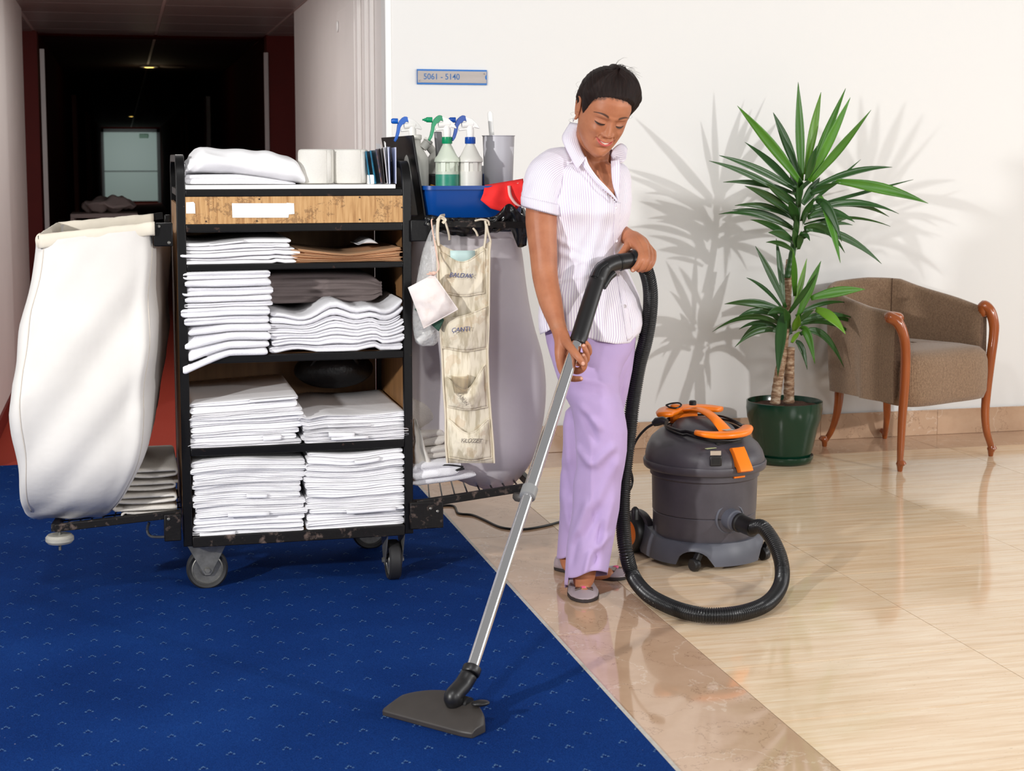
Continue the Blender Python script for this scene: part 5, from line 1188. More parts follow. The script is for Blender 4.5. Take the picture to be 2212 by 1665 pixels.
obj('saucer', MB().lathe([(.105, 0), (.118, .004), (.127, .022), (.1275, .034), (.1245, .034), (.120, .024), (.10, .016)], 64, PC), M['pot'], pl, angle=50)
sl_ = []
for k in range(9):
    r_ = .154 * k / 8; sl_.append([PC + V(max(.001, r_) * math.cos(2 * math.pi * j / 40), max(.001, r_) * math.sin(2 * math.pi * j / 40), rz_ - .022 + .006 * nz(r_ * 40 * math.cos(2 * math.pi * j / 40), r_ * 40 * math.sin(2 * math.pi * j / 40))) for j in range(40)])
obj('soil', MB().loft(sl_, cap=False), M['soil'], pl, angle=180)
def trunk(pts, rr):
    path = smooth_path(pts, 14); k = len(path); rings = []
    for i, p in enumerate(path):
        t = i / (k - 1); r_ = interp(t, [0, 1], rr) * (1 + .06 * (math.sin(i * 1.5) > .2) + .05 * nz(i * .6))
        rings.append([p + RT * (math.cos(a) * r_ * (1 + .06 * nz(a * 2, i * .5))) + V(-RT.y, RT.x, 0) * (math.sin(a) * r_) for a in [2 * math.pi * j / 18 for j in range(18)]])
    return MB().loft(rings)
YP_ = 6.17
q = lambda x, y, Y=YP_: atY(x, y, Y)
obj('stem', trunk([q(1674, 872, 6.13), q(1682, 815, 6.14), q(1691, 760, 6.16), q(1698, 680, 6.19), q(1702, 610, 6.21), q(1707, 560, 6.22)], (.021, .017)), M['bark'], pl, angle=180)
obj('stem', trunk([q(1704, 870, 6.16), q(1705, 810, 6.16), q(1707, 750, 6.15)], (.023, .019)), M['bark'], pl, angle=180)
obj('stem', trunk([q(1700, 600, 6.2), q(1709, 560, 6.2), q(1716, 520, 6.2), q(1722, 470, 6.2), q(1727, 400, 6.2)], (.015, .012)), M['leaf_dark'], pl, angle=180)
def leaf(bpx, tpx, by, ty, bulge=0.0, w=.017, m='leaf_dark', seed=0, sag=None):
    """base and tip in pixels + their Y; bulge bends the mid-rib sideways/upwards (m)"""
    a = atY(bpx[0], bpx[1], by); b_ = atY(tpx[0], tpx[1], ty); d = b_ - a; Ln = d.length; side = d.cross(V(0, -1, 0)).normalized()
    mid = a.lerp(b_, .5) + V(0, 0, 1) * bulge
    pts = []; n_ = 12
    for i in range(n_ + 1): t = i / n_; pts.append(a * (1 - t) ** 2 + mid * 2 * t * (1 - t) + b_ * t * t)
    rows = []; rr = random.Random(seed); tw0, tw1 = rr.uniform(-.5, .5), rr.uniform(-.9, .9)
    for i, p in enumerate(pts):
        t = i / n_; tg_ = (pts[min(i + 1, n_)] - pts[max(i - 1, 0)]).normalized()
        wd_ = w * min(1, (.45 + 1.5 * t) if t < .37 else 1) * (1 if t < .5 else max(0, 1 - ((t - .5) / .5) ** 1.45)) + .0006
        s0_ = tg_.cross(V(0, -1, 0))
        if s0_.length < .1: s0_ = RT.copy()
        s0_.normalize(); nn = s0_.cross(tg_).normalized(); an = lerp(tw0, tw1, t); s1_ = s0_ * math.cos(an) + nn * math.sin(an); n1 = s1_.cross(tg_).normalized()
        rows.append([p - s1_ * wd_ + n1 * wd_ * .28, p - s1_ * wd_ * .5 + n1 * wd_ * .10, p, p + s1_ * wd_ * .5 + n1 * wd_ * .10, p + s1_ * wd_ + n1 * wd_ * .28])
    return obj('leaf', MB().grid(rows), M[m], pl, angle=180, solid=.0009, recalc=False)
def cx(x, y): return (1380 + x / 2.775, 160 + y / 2.775)
def dx(x, y): return (1560 + x / 3.33, 560 + y / 3.33)
UP_L = [  # base(crop), tip(crop), dY of tip, bulge, width, material
    ((975, 640), (955, 48), .02, 0, .0185, 'leaf_lit'), ((990, 600), (1092, 108), .05, 0, .019, 'leaf_pale'), ((1010, 640), (1240, 85), .03, .0, .017, 'leaf_lit'), ((1015, 650), (1268, 140), -.06, .0, .021, 'leaf_lit'),
    ((1030, 640), (1392, 215), -.04, .0, .024, 'leaf_lit'), ((975, 660), (590, 190), -.05, .02, .021, 'leaf_lit'), ((960, 620), (805, 230), .08, .03, .018, 'leaf_dark'), ((950, 700), (635, 408), .05, .02, .019, 'leaf_dark'),
    ((1000, 640), (1068, 430), -.08, 0, .017, 'leaf_dark'), ((950, 700), (480, 487), -.02, .03, .015, 'leaf_dark'), ((940, 760), (420, 520), .0, .04, .013, 'leaf_dark'), ((940, 720), (505, 648), .06, .04, .012, 'leaf_dark'),
    ((930, 850), (635, 670), -.07, .03, .018, 'leaf_dark'), ((940, 800), (760, 655), -.10, .01, .018, 'leaf_dark'), ((930, 870), (575, 788), .02, .05, .014, 'leaf_dark'), ((925, 930), (478, 840), .0, .06, .012, 'leaf_dark'), ((920, 920), (560, 815), .07, .05, .012, 'leaf_dark'),
    ((925, 1000), (668, 873), -.06, .04, .014, 'leaf_dark'), ((925, 1010), (775, 950), -.10, .03, .018, 'leaf_dark'), ((925, 1060), (762, 1008), -.05, .03, .011, 'leaf_dark'),
    ((1030, 690), (1520, 558), .0, .05, .014, 'leaf_dark'), ((1180, 640), (1735, 775), -.12, .03, .023, 'leaf_lit'), ((1030, 720), (1200, 650), -.10, .01, .016, 'leaf_dark'), ((1010, 800), (1645, 632), .10, .0, .008, 'leaf_dark'), ((1000, 800), (1330, 512), .12, -.0, .007, 'leaf_dark'),
    ((1000, 830), (1560, 838), .03, .09, .015, 'leaf_dark'), ((1000, 830), (1500, 855), .10, .10, .014, 'leaf_dark'), ((1010, 860), (1295, 888), -.10, .06, .020, 'leaf_dark'), ((990, 900), (1508, 913), .08, .07, .007, 'leaf_dark'), ((990, 930), (1283, 855), .04, .01, .013, 'leaf_dark'),
    ((1085, 730), (1208, 1132), -.14, .06, .017, 'leaf_lit'), ((1060, 760), (1215, 1005), -.12, .10, .020, 'leaf_dark'), ((990, 920), (1235, 1072), -.06, .10, .014, 'leaf_dark'), ((1000, 930), (1455, 1137), .0, .08, .017, 'leaf_dark'), ((970, 960), (1282, 905), .05, .05, .012, 'leaf_dark'),
    ((960, 980), (1025, 1000), -.1, .03, .016, 'leaf_dark'), ((970, 700), (1010, 640), -.16, .02, .024, 'leaf_dark'), ((960, 760), (900, 560), .12, 0, .022, 'leaf_dark'), ((980, 780), (1085, 620), .1, .0, .022, 'leaf_dark'), ((955, 800), (960, 620), -.14, .04, .022, 'leaf_dark'), ((950, 900), (900, 760), -.1, .02, .02, 'leaf_dark'), ((975, 880), (1050, 740), -.1, .02, .02, 'leaf_dark'), ((940, 980), (935, 850), -.08, .02, .018, 'leaf_dark'), ((985, 900), (1000, 830), -.14, .02, .018, 'leaf_dark'),
    ((945, 1040), (925, 930), -.05, .01, .016, 'leaf_dark'), ((955, 1050), (975, 940), -.05, .01, .016, 'leaf_dark')]
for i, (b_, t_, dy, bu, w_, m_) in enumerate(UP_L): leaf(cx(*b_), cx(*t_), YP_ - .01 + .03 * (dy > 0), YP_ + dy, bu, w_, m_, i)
LO_L = [((880, 1400), (698, 1030), .0, .02, .015, 'leaf_dark'), ((870, 1390), (823, 985), .04, .03, .013, 'leaf_dark'), ((935, 1330), (922, 1040), -.12, .02, .014, 'leaf_lit'), ((930, 1400), (1007, 1105), .05, .0, .015, 'leaf_pale'), ((950, 1460), (1092, 1120), -.03, .01, .019, 'leaf_lit'), ((900, 1430), (1070, 1190), -.12, .0, .015, 'leaf_dark'),
    ((870, 1420), (645, 1220), .06, .04, .009, 'leaf_dark'), ((860, 1420), (513, 1378), -.02, .04, .017, 'leaf_dark'), ((850, 1500), (440, 1545), -.04, .10, .014, 'leaf_dark'), ((850, 1470), (585, 1465), -.02, .07, .014, 'leaf_dark'), ((850, 1530), (600, 1530), .05, .06, .010, 'leaf_dark'), ((850, 1550), (575, 1637), -.02, .08, .013, 'leaf_dark'), ((840, 1530), (600, 1610), .06, .10, .012, 'leaf_dark'), ((860, 1500), (680, 1355), .08, .03, .015, 'leaf_dark'),
    ((1030, 1345), (1357, 1290), -.05, .02, .021, 'leaf_lit'), ((1060, 1410), (1240, 1560), -.14, .04, .021, 'leaf_pale'), ((950, 1480), (1285, 1460), .04, .04, .014, 'leaf_dark'), ((950, 1500), (1340, 1515), .08, .08, .012, 'leaf_dark'), ((940, 1450), (1250, 1370), .10, .05, .010, 'leaf_dark'), ((940, 1500), (1050, 1415), -.05, .02, .014, 'leaf_dark'), ((950, 1510), (1320, 1592), .10, .09, .009, 'leaf_dark'),
    ((880, 1430), (770, 1440), -.12, .03, .016, 'leaf_dark'), ((900, 1520), (870, 1400), -.12, .0, .02, 'leaf_dark'), ((930, 1540), (960, 1440), -.1, .0, .018, 'leaf_pale'), ((910, 1560), (850, 1430), .05, .0, .018, 'leaf_dark')]
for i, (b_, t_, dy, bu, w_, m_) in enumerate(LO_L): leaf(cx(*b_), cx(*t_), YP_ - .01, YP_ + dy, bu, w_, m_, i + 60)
LO2 = [((440, 380), (400, 845), -.16, .06, .023, 'leaf_dark'), ((560, 500), (667, 752), -.10, .10, .017, 'leaf_lit'), ((530, 590), (612, 793), -.05, .06, .013, 'leaf_dark'), ((560, 540), (875, 775), .0, .14, .016, 'leaf_dark'), ((500, 600), (560, 520), -.05, .02, .012, 'leaf_pale')]
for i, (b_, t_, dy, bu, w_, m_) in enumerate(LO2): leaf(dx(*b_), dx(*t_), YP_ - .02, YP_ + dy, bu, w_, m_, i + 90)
# ================================================================== ARMCHAIR
def upholstery():
    m = bpy.data.materials.new('brown_ribbed_upholstery'); m.use_nodes = True; t = NT(m); b = t.n['Principled BSDF']; uv = t.new('UVMap').outputs[0]
    w_ = t.new('TexWave'); w_.wave_type = 'BANDS'; w_.bands_direction = 'X'; w_.inputs['Scale'].default_value = 1.0; w_.inputs['Distortion'].default_value = 1.5; w_.inputs['Detail'].default_value = 2; w_.inputs['Detail Scale'].default_value = 3
    t.link(t.mapping(uv, (45, 45, 1)), w_.inputs[0]); n = t.noise(t.new('TexCoord').outputs['Object'], 130, 3, .7)
    f = t.math('ADD', t.math('MULTIPLY', w_.outputs[1], .4), t.math('MULTIPLY', n, .6))
    c = t.ramp(f, [(.25, srgb(94, 70, 52)), (.5, srgb(136, 108, 84)), (.8, srgb(168, 140, 112))]); t.link(c, b.inputs['Base Color']); b.inputs['Roughness'].default_value = .95; b.inputs['Sheen Weight'].default_value = .25
    bp = t.new('Bump'); bp.inputs['Strength'].default_value = .5; bp.inputs['Distance'].default_value = .002; t.link(f, bp.inputs['Height']); t.link(bp.outputs[0], b.inputs['Normal']); return m
M['upholstery'] = upholstery(); M['cherry'] = mat('polished_cherry_wood', (164, 84, 34), .2, var=.3, vscale=14, stretch=(1, 1, .15), coat=.5)
ch = thing('armchair', 'brown upholstered tub armchair with curved cherry wood arms and legs', 'armchair', V(3.33, 6.22, 0))
FL, FR, BR, BL = V(3.127, 5.86, 0), V(3.668, 6.072, 0), V(3.43, 6.50, 0), V(3.075, 6.40, 0)
def uvgrid(name, rows, m, parent, su, sv, solid=0, off=0):
    mb = MB().grid(rows); o = obj(name, mb, m, parent, angle=180, solid=solid, solid_off=off, recalc=False); me = o.data; uv = me.uv_layers.new(name='UVMap'); nc = len(rows[0])
    ul = [0]
    for a, b_ in zip(rows[len(rows) // 2], rows[len(rows) // 2][1:]): ul.append(ul[-1] + (b_ - a).length)
    vl = [0]
    for a, b_ in zip(rows, rows[1:]): vl.append(vl[-1] + (b_[nc // 2] - a[nc // 2]).length)
    for lp in me.loops: i, j = divmod(lp.vertex_index, nc); uv.data[lp.index].uv = (ul[j] * su, vl[i] * sv)
    return o
# U-shaped plan of the shell (outer), arm tips stop short of the front legs
ax = (FR - FL).normalized(); ay = V(-ax.y, ax.x, 0)
plan = smooth_path([FL + ay * .03 + ax * .012, FL.lerp(BL, .45) - ax * .012, FL.lerp(BL, .85) - ax * .01, BL + ax * .03 + ay * .045, BL.lerp(BR, .5) + ay * .075, BR - ax * .01 + ay * .04, BR.lerp(FR, .2) + ax * .015, BR.lerp(FR, .6) + ax * .01, FR + ay * .035 - ax * .012], 7)
kk = len(plan)
ztop = lambda t: interp(t, [0, .12, .3, .42, .55, .68, .8, 1], [.662, .672, .715, .752, .762, .755, .715, .655])
zbot = lambda t: interp(t, [0, .4, .6, 1], [.27, .245, .245, .27])
TH = .042
cen_ = (FL + FR + BL + BR) / 4
prof = []
def nrm(i): t = (plan[min(i + 1, kk - 1)] - plan[max(i - 1, 0)]).normalized(); return V(t.y, -t.x, 0) if V(t.y, -t.x, 0).dot(plan[i] - cen_) > 0 else V(-t.y, t.x, 0)
rows = []
secn = 20
cols = []
for i, p in enumerate(plan):
    t = i / (kk - 1); zt_, zb_ = ztop(t), zbot(t); nn = nrm(i); col = []
    half = TH / 2
    for q in range(5): z = lerp(zb_ + .012, zt_ - half, q / 4); col.append(p + nn * (half * (.9 + .25 * math.sin(math.pi * q / 4)) - .02 * (1 - q / 4) * (abs(t - .5) < .35)) + V(0, 0, z))
    for q in range(1, 8): a = math.pi * q / 8; col.append(p + nn * (half * math.cos(a)) + V(0, 0, zt_ - half + half * math.sin(a)))
    for q in range(5): z = lerp(zt_ - half, zb_ + .10, q / 4); col.append(p - nn * (half * (1 + .3 * math.sin(math.pi * q / 4))) + V(0, 0, z))
    cols.append(col)
rows = [[cols[i][j] for i in range(kk)] for j in range(len(cols[0]))]
uvgrid('shell', rows, M['upholstery'], ch, 1, 1)
for e in (0, -1):
    obj('arm_end', MB().add(cols[e], [tuple(range(len(cols[e])))]), M['upholstery'], ch, smooth=False)
# seams
for t in (.36, .66):
    i = int(t * (kk - 1)); obj('seam', MB().tube([c_ for c_ in cols[i][9:]], .0025, 6), M['seam_dark'] if 'seam_dark' in M else M.setdefault('seam_dark', mat('dark_brown_seam', (82, 60, 44), .9)), ch)
# seat cushion
sp = [FL + ay * -.005 + ax * .03, FL.lerp(BL, .5) + ax * .02, BL + ax * .07 - ay * .0, BR - ax * .05 - ay * .01, BR.lerp(FR, .5) - ax * .015, FR - ax * .035 - ay * .005, FL.lerp(FR, .5) - ay * .04]
loop_ = smooth_path(sp, 8, True); cc_ = sum(loop_, Vector()) / len(loop_); rg = []
for z, s_ in ((.262, .80), (.268, .97), (.30, 1.01), (.38, 1.02), (.445, 1.012), (.478, .98), (.494, .9), (.504, .7), (.508, .4), (.509, .05)):
    rg.append([cc_ + (p - cc_) * s_ + V(0, 0, z - (.012 if z > .4 else 0) + (.006 if z > .49 else 0)) for p in loop_])
rows = [r + [r[0]] for r in rg]
uvgrid('seat', rows, M['upholstery'], ch, 1, 1)
def wood(pts, rr, nm='leg', flat=1.0):
    path = smooth_path(pts, 8); k = len(path); xs_ = [i / (len(rr) - 1) for i in range(len(rr))]
    return obj(nm, MB().tube(path, [interp(i / (k - 1), xs_, rr) * 1.08 for i in range(k)], 18, flat=flat), M['cherry'], ch, angle=60)
def foot(p, d):
    rg = []
    for z, r_, o_ in ((.0, .009, 0), (.003, .011, 0), (.022, .0135, .0), (.034, .022, .006), (.040, .019, .006), (.048, .015, .004)):
        rg.append([p + d * o_ + V(r_ * math.cos(a), r_ * math.sin(a), z) for a in [2 * math.pi * j / 16 for j in range(16)]])
    obj('foot', MB().loft(rg), M['cherry'], ch, angle=50)
# left arm + front leg : one bent piece
Lf = lambda x, y, Y: atY(x, y, Y)
wood([plan[0] + V(0, 0, .638) + ay * .04, plan[0] + V(0, 0, .641) + ay * .005, Lf(1921, 685, 5.885), Lf(1938, 695, 5.865), Lf(1951, 722, 5.855), Lf(1956, 760, 5.85), Lf(1954, 830, 5.85), Lf(1949, 900, 5.85), Lf(1946, 960, 5.85), Lf(1944, 1002, 5.853)], [.015, .022, .0225, .022, .020, .0195, .019, .0165, .0145, .012], 'arm')
foot(V(FL.x, 5.854, 0), -ay)
wood([plan[-1] + V(0, 0, .631) + ay * .04, plan[-1] + V(0, 0, .634) + ay * .005, Lf(2125, 660, 6.10), Lf(2139, 672, 6.08), Lf(2147, 700, 6.07), Lf(2146, 730, 6.065), Lf(2140, 775, 6.06), Lf(2132, 840, 6.06), Lf(2128, 890, 6.06), Lf(2131, 930, 6.062), Lf(2140, 962, 6.067), Lf(2142, 976, 6.067)], [.015, .022, .0225, .021, .0195, .019, .018, .016, .0135, .012], 'arm')
foot(atZ(2140, 985), (ax - ay * .2).normalized())
wood([Lf(1816, 825, 6.38), Lf(1813, 845, 6.40), Lf(1811, 870, 6.41), Lf(1806, 900, 6.43), Lf(1796, 930, 6.45), Lf(1783, 952, 6.475)], [.021, .020, .017, .013, .011]); foot(atZ(1781, 964), (-ax + ay).normalized())
wood([Lf(1916, 850, 6.46), Lf(1916, 880, 6.49), Lf(1916, 900, 6.51), Lf(1914, 920, 6.53), Lf(1912, 938, 6.56)], [.017, .016, .013, .011]); foot(atZ(1911, 947), ay)
for p in (FL, FR): pass
# ================================================================== SECOND CART DEEP IN THE CORRIDOR
c2 = thing('linen_trolley', 'dim pale linen trolley heaped with cloths far down the dark corridor', 'cart', (-.16, 13.2, 0))
x0, x1 = atY(152, 470, 13).x, atY(298, 470, 13).x
M['dim_white'] = mat('dull_white_laminate', (232, 218, 214), .6)
for z in (.15, .45, .83): obj('shelf', MB().box((x0, 13, z), (x1, 13.5, z + .035)), M['dim_white'], c2, bevel=.004)
for x in (x0, x1 - .03):
    for y in (13, 13.47): obj('post', MB().box((x, y, .05), (x + .03, y + .03, .83)), M['dim_white'], c2)
for x in (x0 + .04, x1 - .04):
    for y in (13.04, 13.46): obj('castor', MB().lathe([(.01, -.015), (.05, -.015), (.05, .015), (.01, .015)], 20, (x, y, .05), Matrix.Rotation(R(90), 4, 'X')), M['rubber'], c2)
o = obj('crumpled_cloth', MB().ellip((0, 0, 0), (.22, .17, .045), 40, 20), M['dim_white'], None, at=(x0 + .3, 13.24, .93), angle=180)
for v in o.data.vertices: p = v.co.copy(); v.co = V(x0 + .3, 13.24, .92) - V(x0 + .3, 13.24, .93) + (p + V(x0 + .3, 13.24, .93)) * (1 + .0) + V(0, 0, nz(p.x * 12, p.y * 12, p.z * 20) * .03) if False else p + V(x0 + .3, 13.24, .93) + V(0, 0, nz(p.x * 11, p.y * 14) * .06)
tag(o, 'crumpled cloth heap on top of the corridor trolley', 'cloth')
# ================================================================== THE WOMAN
wm = thing('person', 'woman in a striped lilac short-sleeved blouse and lilac trousers vacuuming, looking down', 'person', atZ(1265, 1262))
def attr_mat(name, layers, rough=.5, sss=.0, bump=0, bscale=200, spec=.4):
    """skin-like material: base colour mixed by painted point attributes"""
    m = bpy.data.materials.new(name); m.use_nodes = True; t = NT(m); b = t.n['Principled BSDF']; tc = t.new('TexCoord').outputs['Object']
    c = t.ramp(t.noise(tc, 18, 4, .6), [(.35, srgb(*layers[0][1])), (.65, srgb(*layers[0][2]))])
    for an, col, *_ in layers[1:]:
        at_ = t.new('Attribute'); at_.attribute_name = an; c = t.mix(at_.outputs['Fac'], c, srgb(*col))
    t.link(c, b.inputs['Base Color']); b.inputs['Roughness'].default_value = rough; b.inputs['Specular IOR Level'].default_value = spec
    if sss: b.inputs['Subsurface Weight'].default_value = sss; b.inputs['Subsurface Radius'].default_value = (1, .35, .18); b.inputs['Subsurface Scale'].default_value = .006
    if bump:
        n = t.noise(tc, bscale, 3, .6); bp = t.new('Bump'); bp.inputs['Strength'].default_value = bump; bp.inputs['Distance'].default_value = .001; t.link(n, bp.inputs['Height']); t.link(bp.outputs[0], b.inputs['Normal'])
    return m
SK = ((168, 105, 74), (182, 119, 86))
M['skin'] = attr_mat('warm_brown_skin', [('', *SK), ('lips', (190, 84, 80)), ('brow', (44, 26, 20)), ('lash', (30, 18, 16)), ('teeth', (236, 226, 214)), ('shade', (160, 98, 70)), ('nail', (226, 178, 158))], .47, .12, .12, 260, .35)
# ---- generic: capsule-chain -> voxel remesh -> one mesh
def chain(mb, pts, rr, n=14, k=4, flat=1.0):
    path = smooth_path(pts, k) if k > 1 else [Vector(p) for p in pts]; m_ = len(path); xs_ = [i / (len(rr) - 1) for i in range(len(rr))]
    rad = [interp(i / (m_ - 1), xs_, rr) for i in range(m_)]
    # round both ends
    d0 = (path[0] - path[1]).normalized(); d1 = (path[-1] - path[-2]).normalized()
    pre = [path[0] + d0 * rad[0] * math.sin(a) for a in (R(80), R(55), R(28))]; post = [path[-1] + d1 * rad[-1] * math.sin(a) for a in (R(28), R(55), R(80))]
    rp = [rad[0] * math.cos(a) for a in (R(80), R(55), R(28))]; rq = [rad[-1] * math.cos(a) for a in (R(28), R(55), R(80))]
    mb.tube(pre + path + post, rp + rad + rq, n, flat=flat); return mb
def remesh(mb, vox, smooth_it=4, fac=.5):
    me = mesh_from(mb, 'tmp'); o = bpy.data.objects.new('tmp', me); C.objects.link(o)
    bm = bmesh.new(); bm.from_mesh(me); bmesh.ops.recalc_face_normals(bm, faces=bm.faces); bm.to_mesh(me); bm.free()
    r_ = o.modifiers.new('r', 'REMESH'); r_.mode = 'VOXEL'; r_.voxel_size = vox; r_.adaptivity = 0
    s_ = o.modifiers.new('s', 'SMOOTH'); s_.iterations = smooth_it; s_.factor = fac
    dg = bpy.context.evaluated_depsgraph_get(); dg.update(); out = bpy.data.meshes.new_from_object(o.evaluated_get(dg)); bpy.data.objects.remove(o); return out
# ---------------------------------------------------------------- head
HC = P(1302, 245, 4.60)                     # centre of the head
yaw_, pit_, rol_ = R(-20), R(30), R(-9)
toC = (CAM - HC).normalized(); up0 = V(0, 0, 1); right0 = toC.cross(up0) * -1; right0 = V(RT.x, RT.y, 0).normalized()
fwd0 = right0.cross(up0).normalized()        # horizontal, towards the camera
if fwd0.dot(toC) < 0: fwd0 = -fwd0
# local axes: x = viewer right, y = up, z = face forward
B0 = Matrix((right0, up0, fwd0)).transposed()
RY = Matrix.Rotation(R(20), 3, up0)          # turn towards viewer right
f1 = fwd0.copy(); f1 = (fwd0 * math.cos(R(14)) + right0 * math.sin(R(14))).normalized(); r1 = (right0 * math.cos(R(14)) - fwd0 * math.sin(R(14))).normalized()
f2 = (f1 * math.cos(R(27)) - up0 * math.sin(R(27))).normalized(); u2 = (up0 * math.cos(R(27)) + f1 * math.sin(R(27))).normalized()
r3 = (r1 * math.cos(R(10)) - u2 * math.sin(R(10))).normalized(); u3 = (u2 * math.cos(R(10)) + r1 * math.sin(R(10))).normalized()
HM = Matrix((r3, u3, f2)).transposed().to_4x4(); HM.translation = HC
def g2(x, y, cx_, cy_, sx, sy): return math.exp(-((x - cx_) / sx) ** 2 - ((y - cy_) / sy) ** 2)
def sst(a, b, x): t = max(0, min(1, (x - a) / (b - a))); return t * t * (3 - 2 * t)
yw = [-.118, -.112, -.10, -.085, -.065, -.045, -.02, .01, .04, .065, .085, .10, .110, .115]
ww = [.004, .020, .034, .046, .0575, .0650, .0695, .0715, .0725, .069, .060, .046, .028, .004]
fz = [.058, .071, .080, .083, .0835, .085, .086, .0865, .0905, .085, .070, .050, .030, .010]
bz_ = [.045, .010, -.020, -.038, -.052, -.062, -.070, -.077, -.080, -.077, -.068, -.052, -.034, -.010]
def _sm(xs_, vs_):
    g = np.linspace(-.13, .13, 521); v = np.interp(g, xs_, vs_); k = np.exp(-(np.arange(-30, 31) * .0005 / .0055) ** 2); k /= k.sum(); v2 = np.convolve(np.pad(v, 30, 'edge'), k, 'valid'); e_ = np.clip((np.minimum(g - xs_[0], xs_[-1] - g)) / .012, 0, 1); return g, v * (1 - e_) + v2 * e_
_gy, _fw_ = _sm(yw, ww); _, _ff = _sm(yw, fz); _, _fb = _sm(yw, bz_)
def mouth_y(x): return -.0545 + .009 * (abs(x) / .026) ** 1.8
def face_disp(x, y):
    d = 0
    # nose
    if y > -.040:
        ridge = interp(y, [-.040, -.036, -.030, -.024, -.015, 0, .014, .03], [.000, .006, .0175, .0185, .0150, .0085, .0035, 0])
        wn = interp(y, [-.036, -.028, -.015, .0, .02], [.0095, .0095, .0075, .0065, .008])
        d += ridge * math.exp(-(abs(x) / wn) ** 2.4)
    for s in (-1, 1):
        d += .0075 * g2(x, y, s * .0135, -.0295, .0058, .0062)
        d -= .003 * g2(x, y, s * .0065, -.0375, .0035, .0022)
        d -= .0080 * g2(x, y, s * .031, .008, .015, .010)                # socket
        d -= .002 * g2(x, y, s * .013, .010, .006, .009)
        d += .0078 * g2(x, y, s * .0315, .0045, .0135, .0085)            # eyeball under the lid
        yl = -.0015 + .0026 * (abs(abs(x) - .0315) / .013) ** 2
        if abs(abs(x) - .0315) < .017 and x * s > 0:
            e = 1 - (abs(abs(x) - .0315) / .017) ** 2
            d -= .0022 * e * math.exp(-((y - yl) / .0014) ** 2); d += .0010 * e * math.exp(-((y - yl - .0028) / .002) ** 2); d -= .0012 * e * math.exp(-((y - .0125 - .002 * e) / .0016) ** 2)
        d += .0045 * g2(x, y, s * .028, .024, .022, .007)                # brow ridge
        d += .0080 * g2(x, y, s * .042, -.024, .016, .015)               # smiling cheek
        xf_ = .019 + .012 * max(0, min(1, (-.03 - y) / .03)); d -= .0022 * math.exp(-((abs(x) - xf_) / .0032) ** 2) * sst(-.064, -.050, y) * sst(-.028, -.036, y) * (x * s > 0)
        d -= .003 * g2(x, y, s * .0285, -.0475, .004, .005)
    my = mouth_y(x); e = max(0, 1 - (abs(x) / .0295) ** 2)
    if e > 0:
        d += .0062 * e ** .6 * math.exp(-((y - my - .0045) / .0042) ** 2); d += .0085 * e ** .7 * math.exp(-((y - my + .0065) / .0056) ** 2)
        d -= .0050 * e ** .5 * math.exp(-((y - my) / .0016) ** 2)
    d += .003 * g2(x, y, 0, -.047, .028, .016)
    d -= .0045 * g2(x, y, 0, -.0745, .016, .0045)
    d += .0065 * g2(x, y, 0, -.094, .017, .013)
    return d
def head_pt(y, th, infl=0.0, face=True):
    """th: 0 = front, + towards viewer right"""
    w = float(np.interp(y, _gy, _fw_)) + infl; zf_, zb_ = float(np.interp(y, _gy, _ff)) + infl, float(np.interp(y, _gy, _fb)) - infl
    zc = (zf_ + zb_) / 2 * .9; s, c = math.sin(th), math.cos(th)
    e = .86 if c > 0 else 1.0
    x = w * math.copysign(abs(s) ** .93, s); z = zc + (zf_ - zc if c > 0 else zc - zb_) * math.copysign(abs(c) ** e, c)
    if c > 0: z -= (abs(x) / max(w, 1e-4)) ** 2 * .004
    if face and c > 0: z += face_disp(x, y) * sst(0, .35, c)
    return V(x, y, z)
def hairline(th):
    a = abs(math.degrees(th)); base = interp(a, [0, 20, 35, 50, 60, 68, 76, 84, 92, 100, 115, 180], [.077, .075, .069, .058, .042, .016, -.006, .0, .018, -.004, -.045, -.06])
    return base + .0028 * nz(th * 9, 2)
NY, NT_ = 300, 340
ysm = []
for i in range(NY + 1):
    t = i / NY; ysm.append(lerp(-.118, .115, .5 - .5 * math.cos(math.pi * (0.02 + .96 * t)) if False else t))
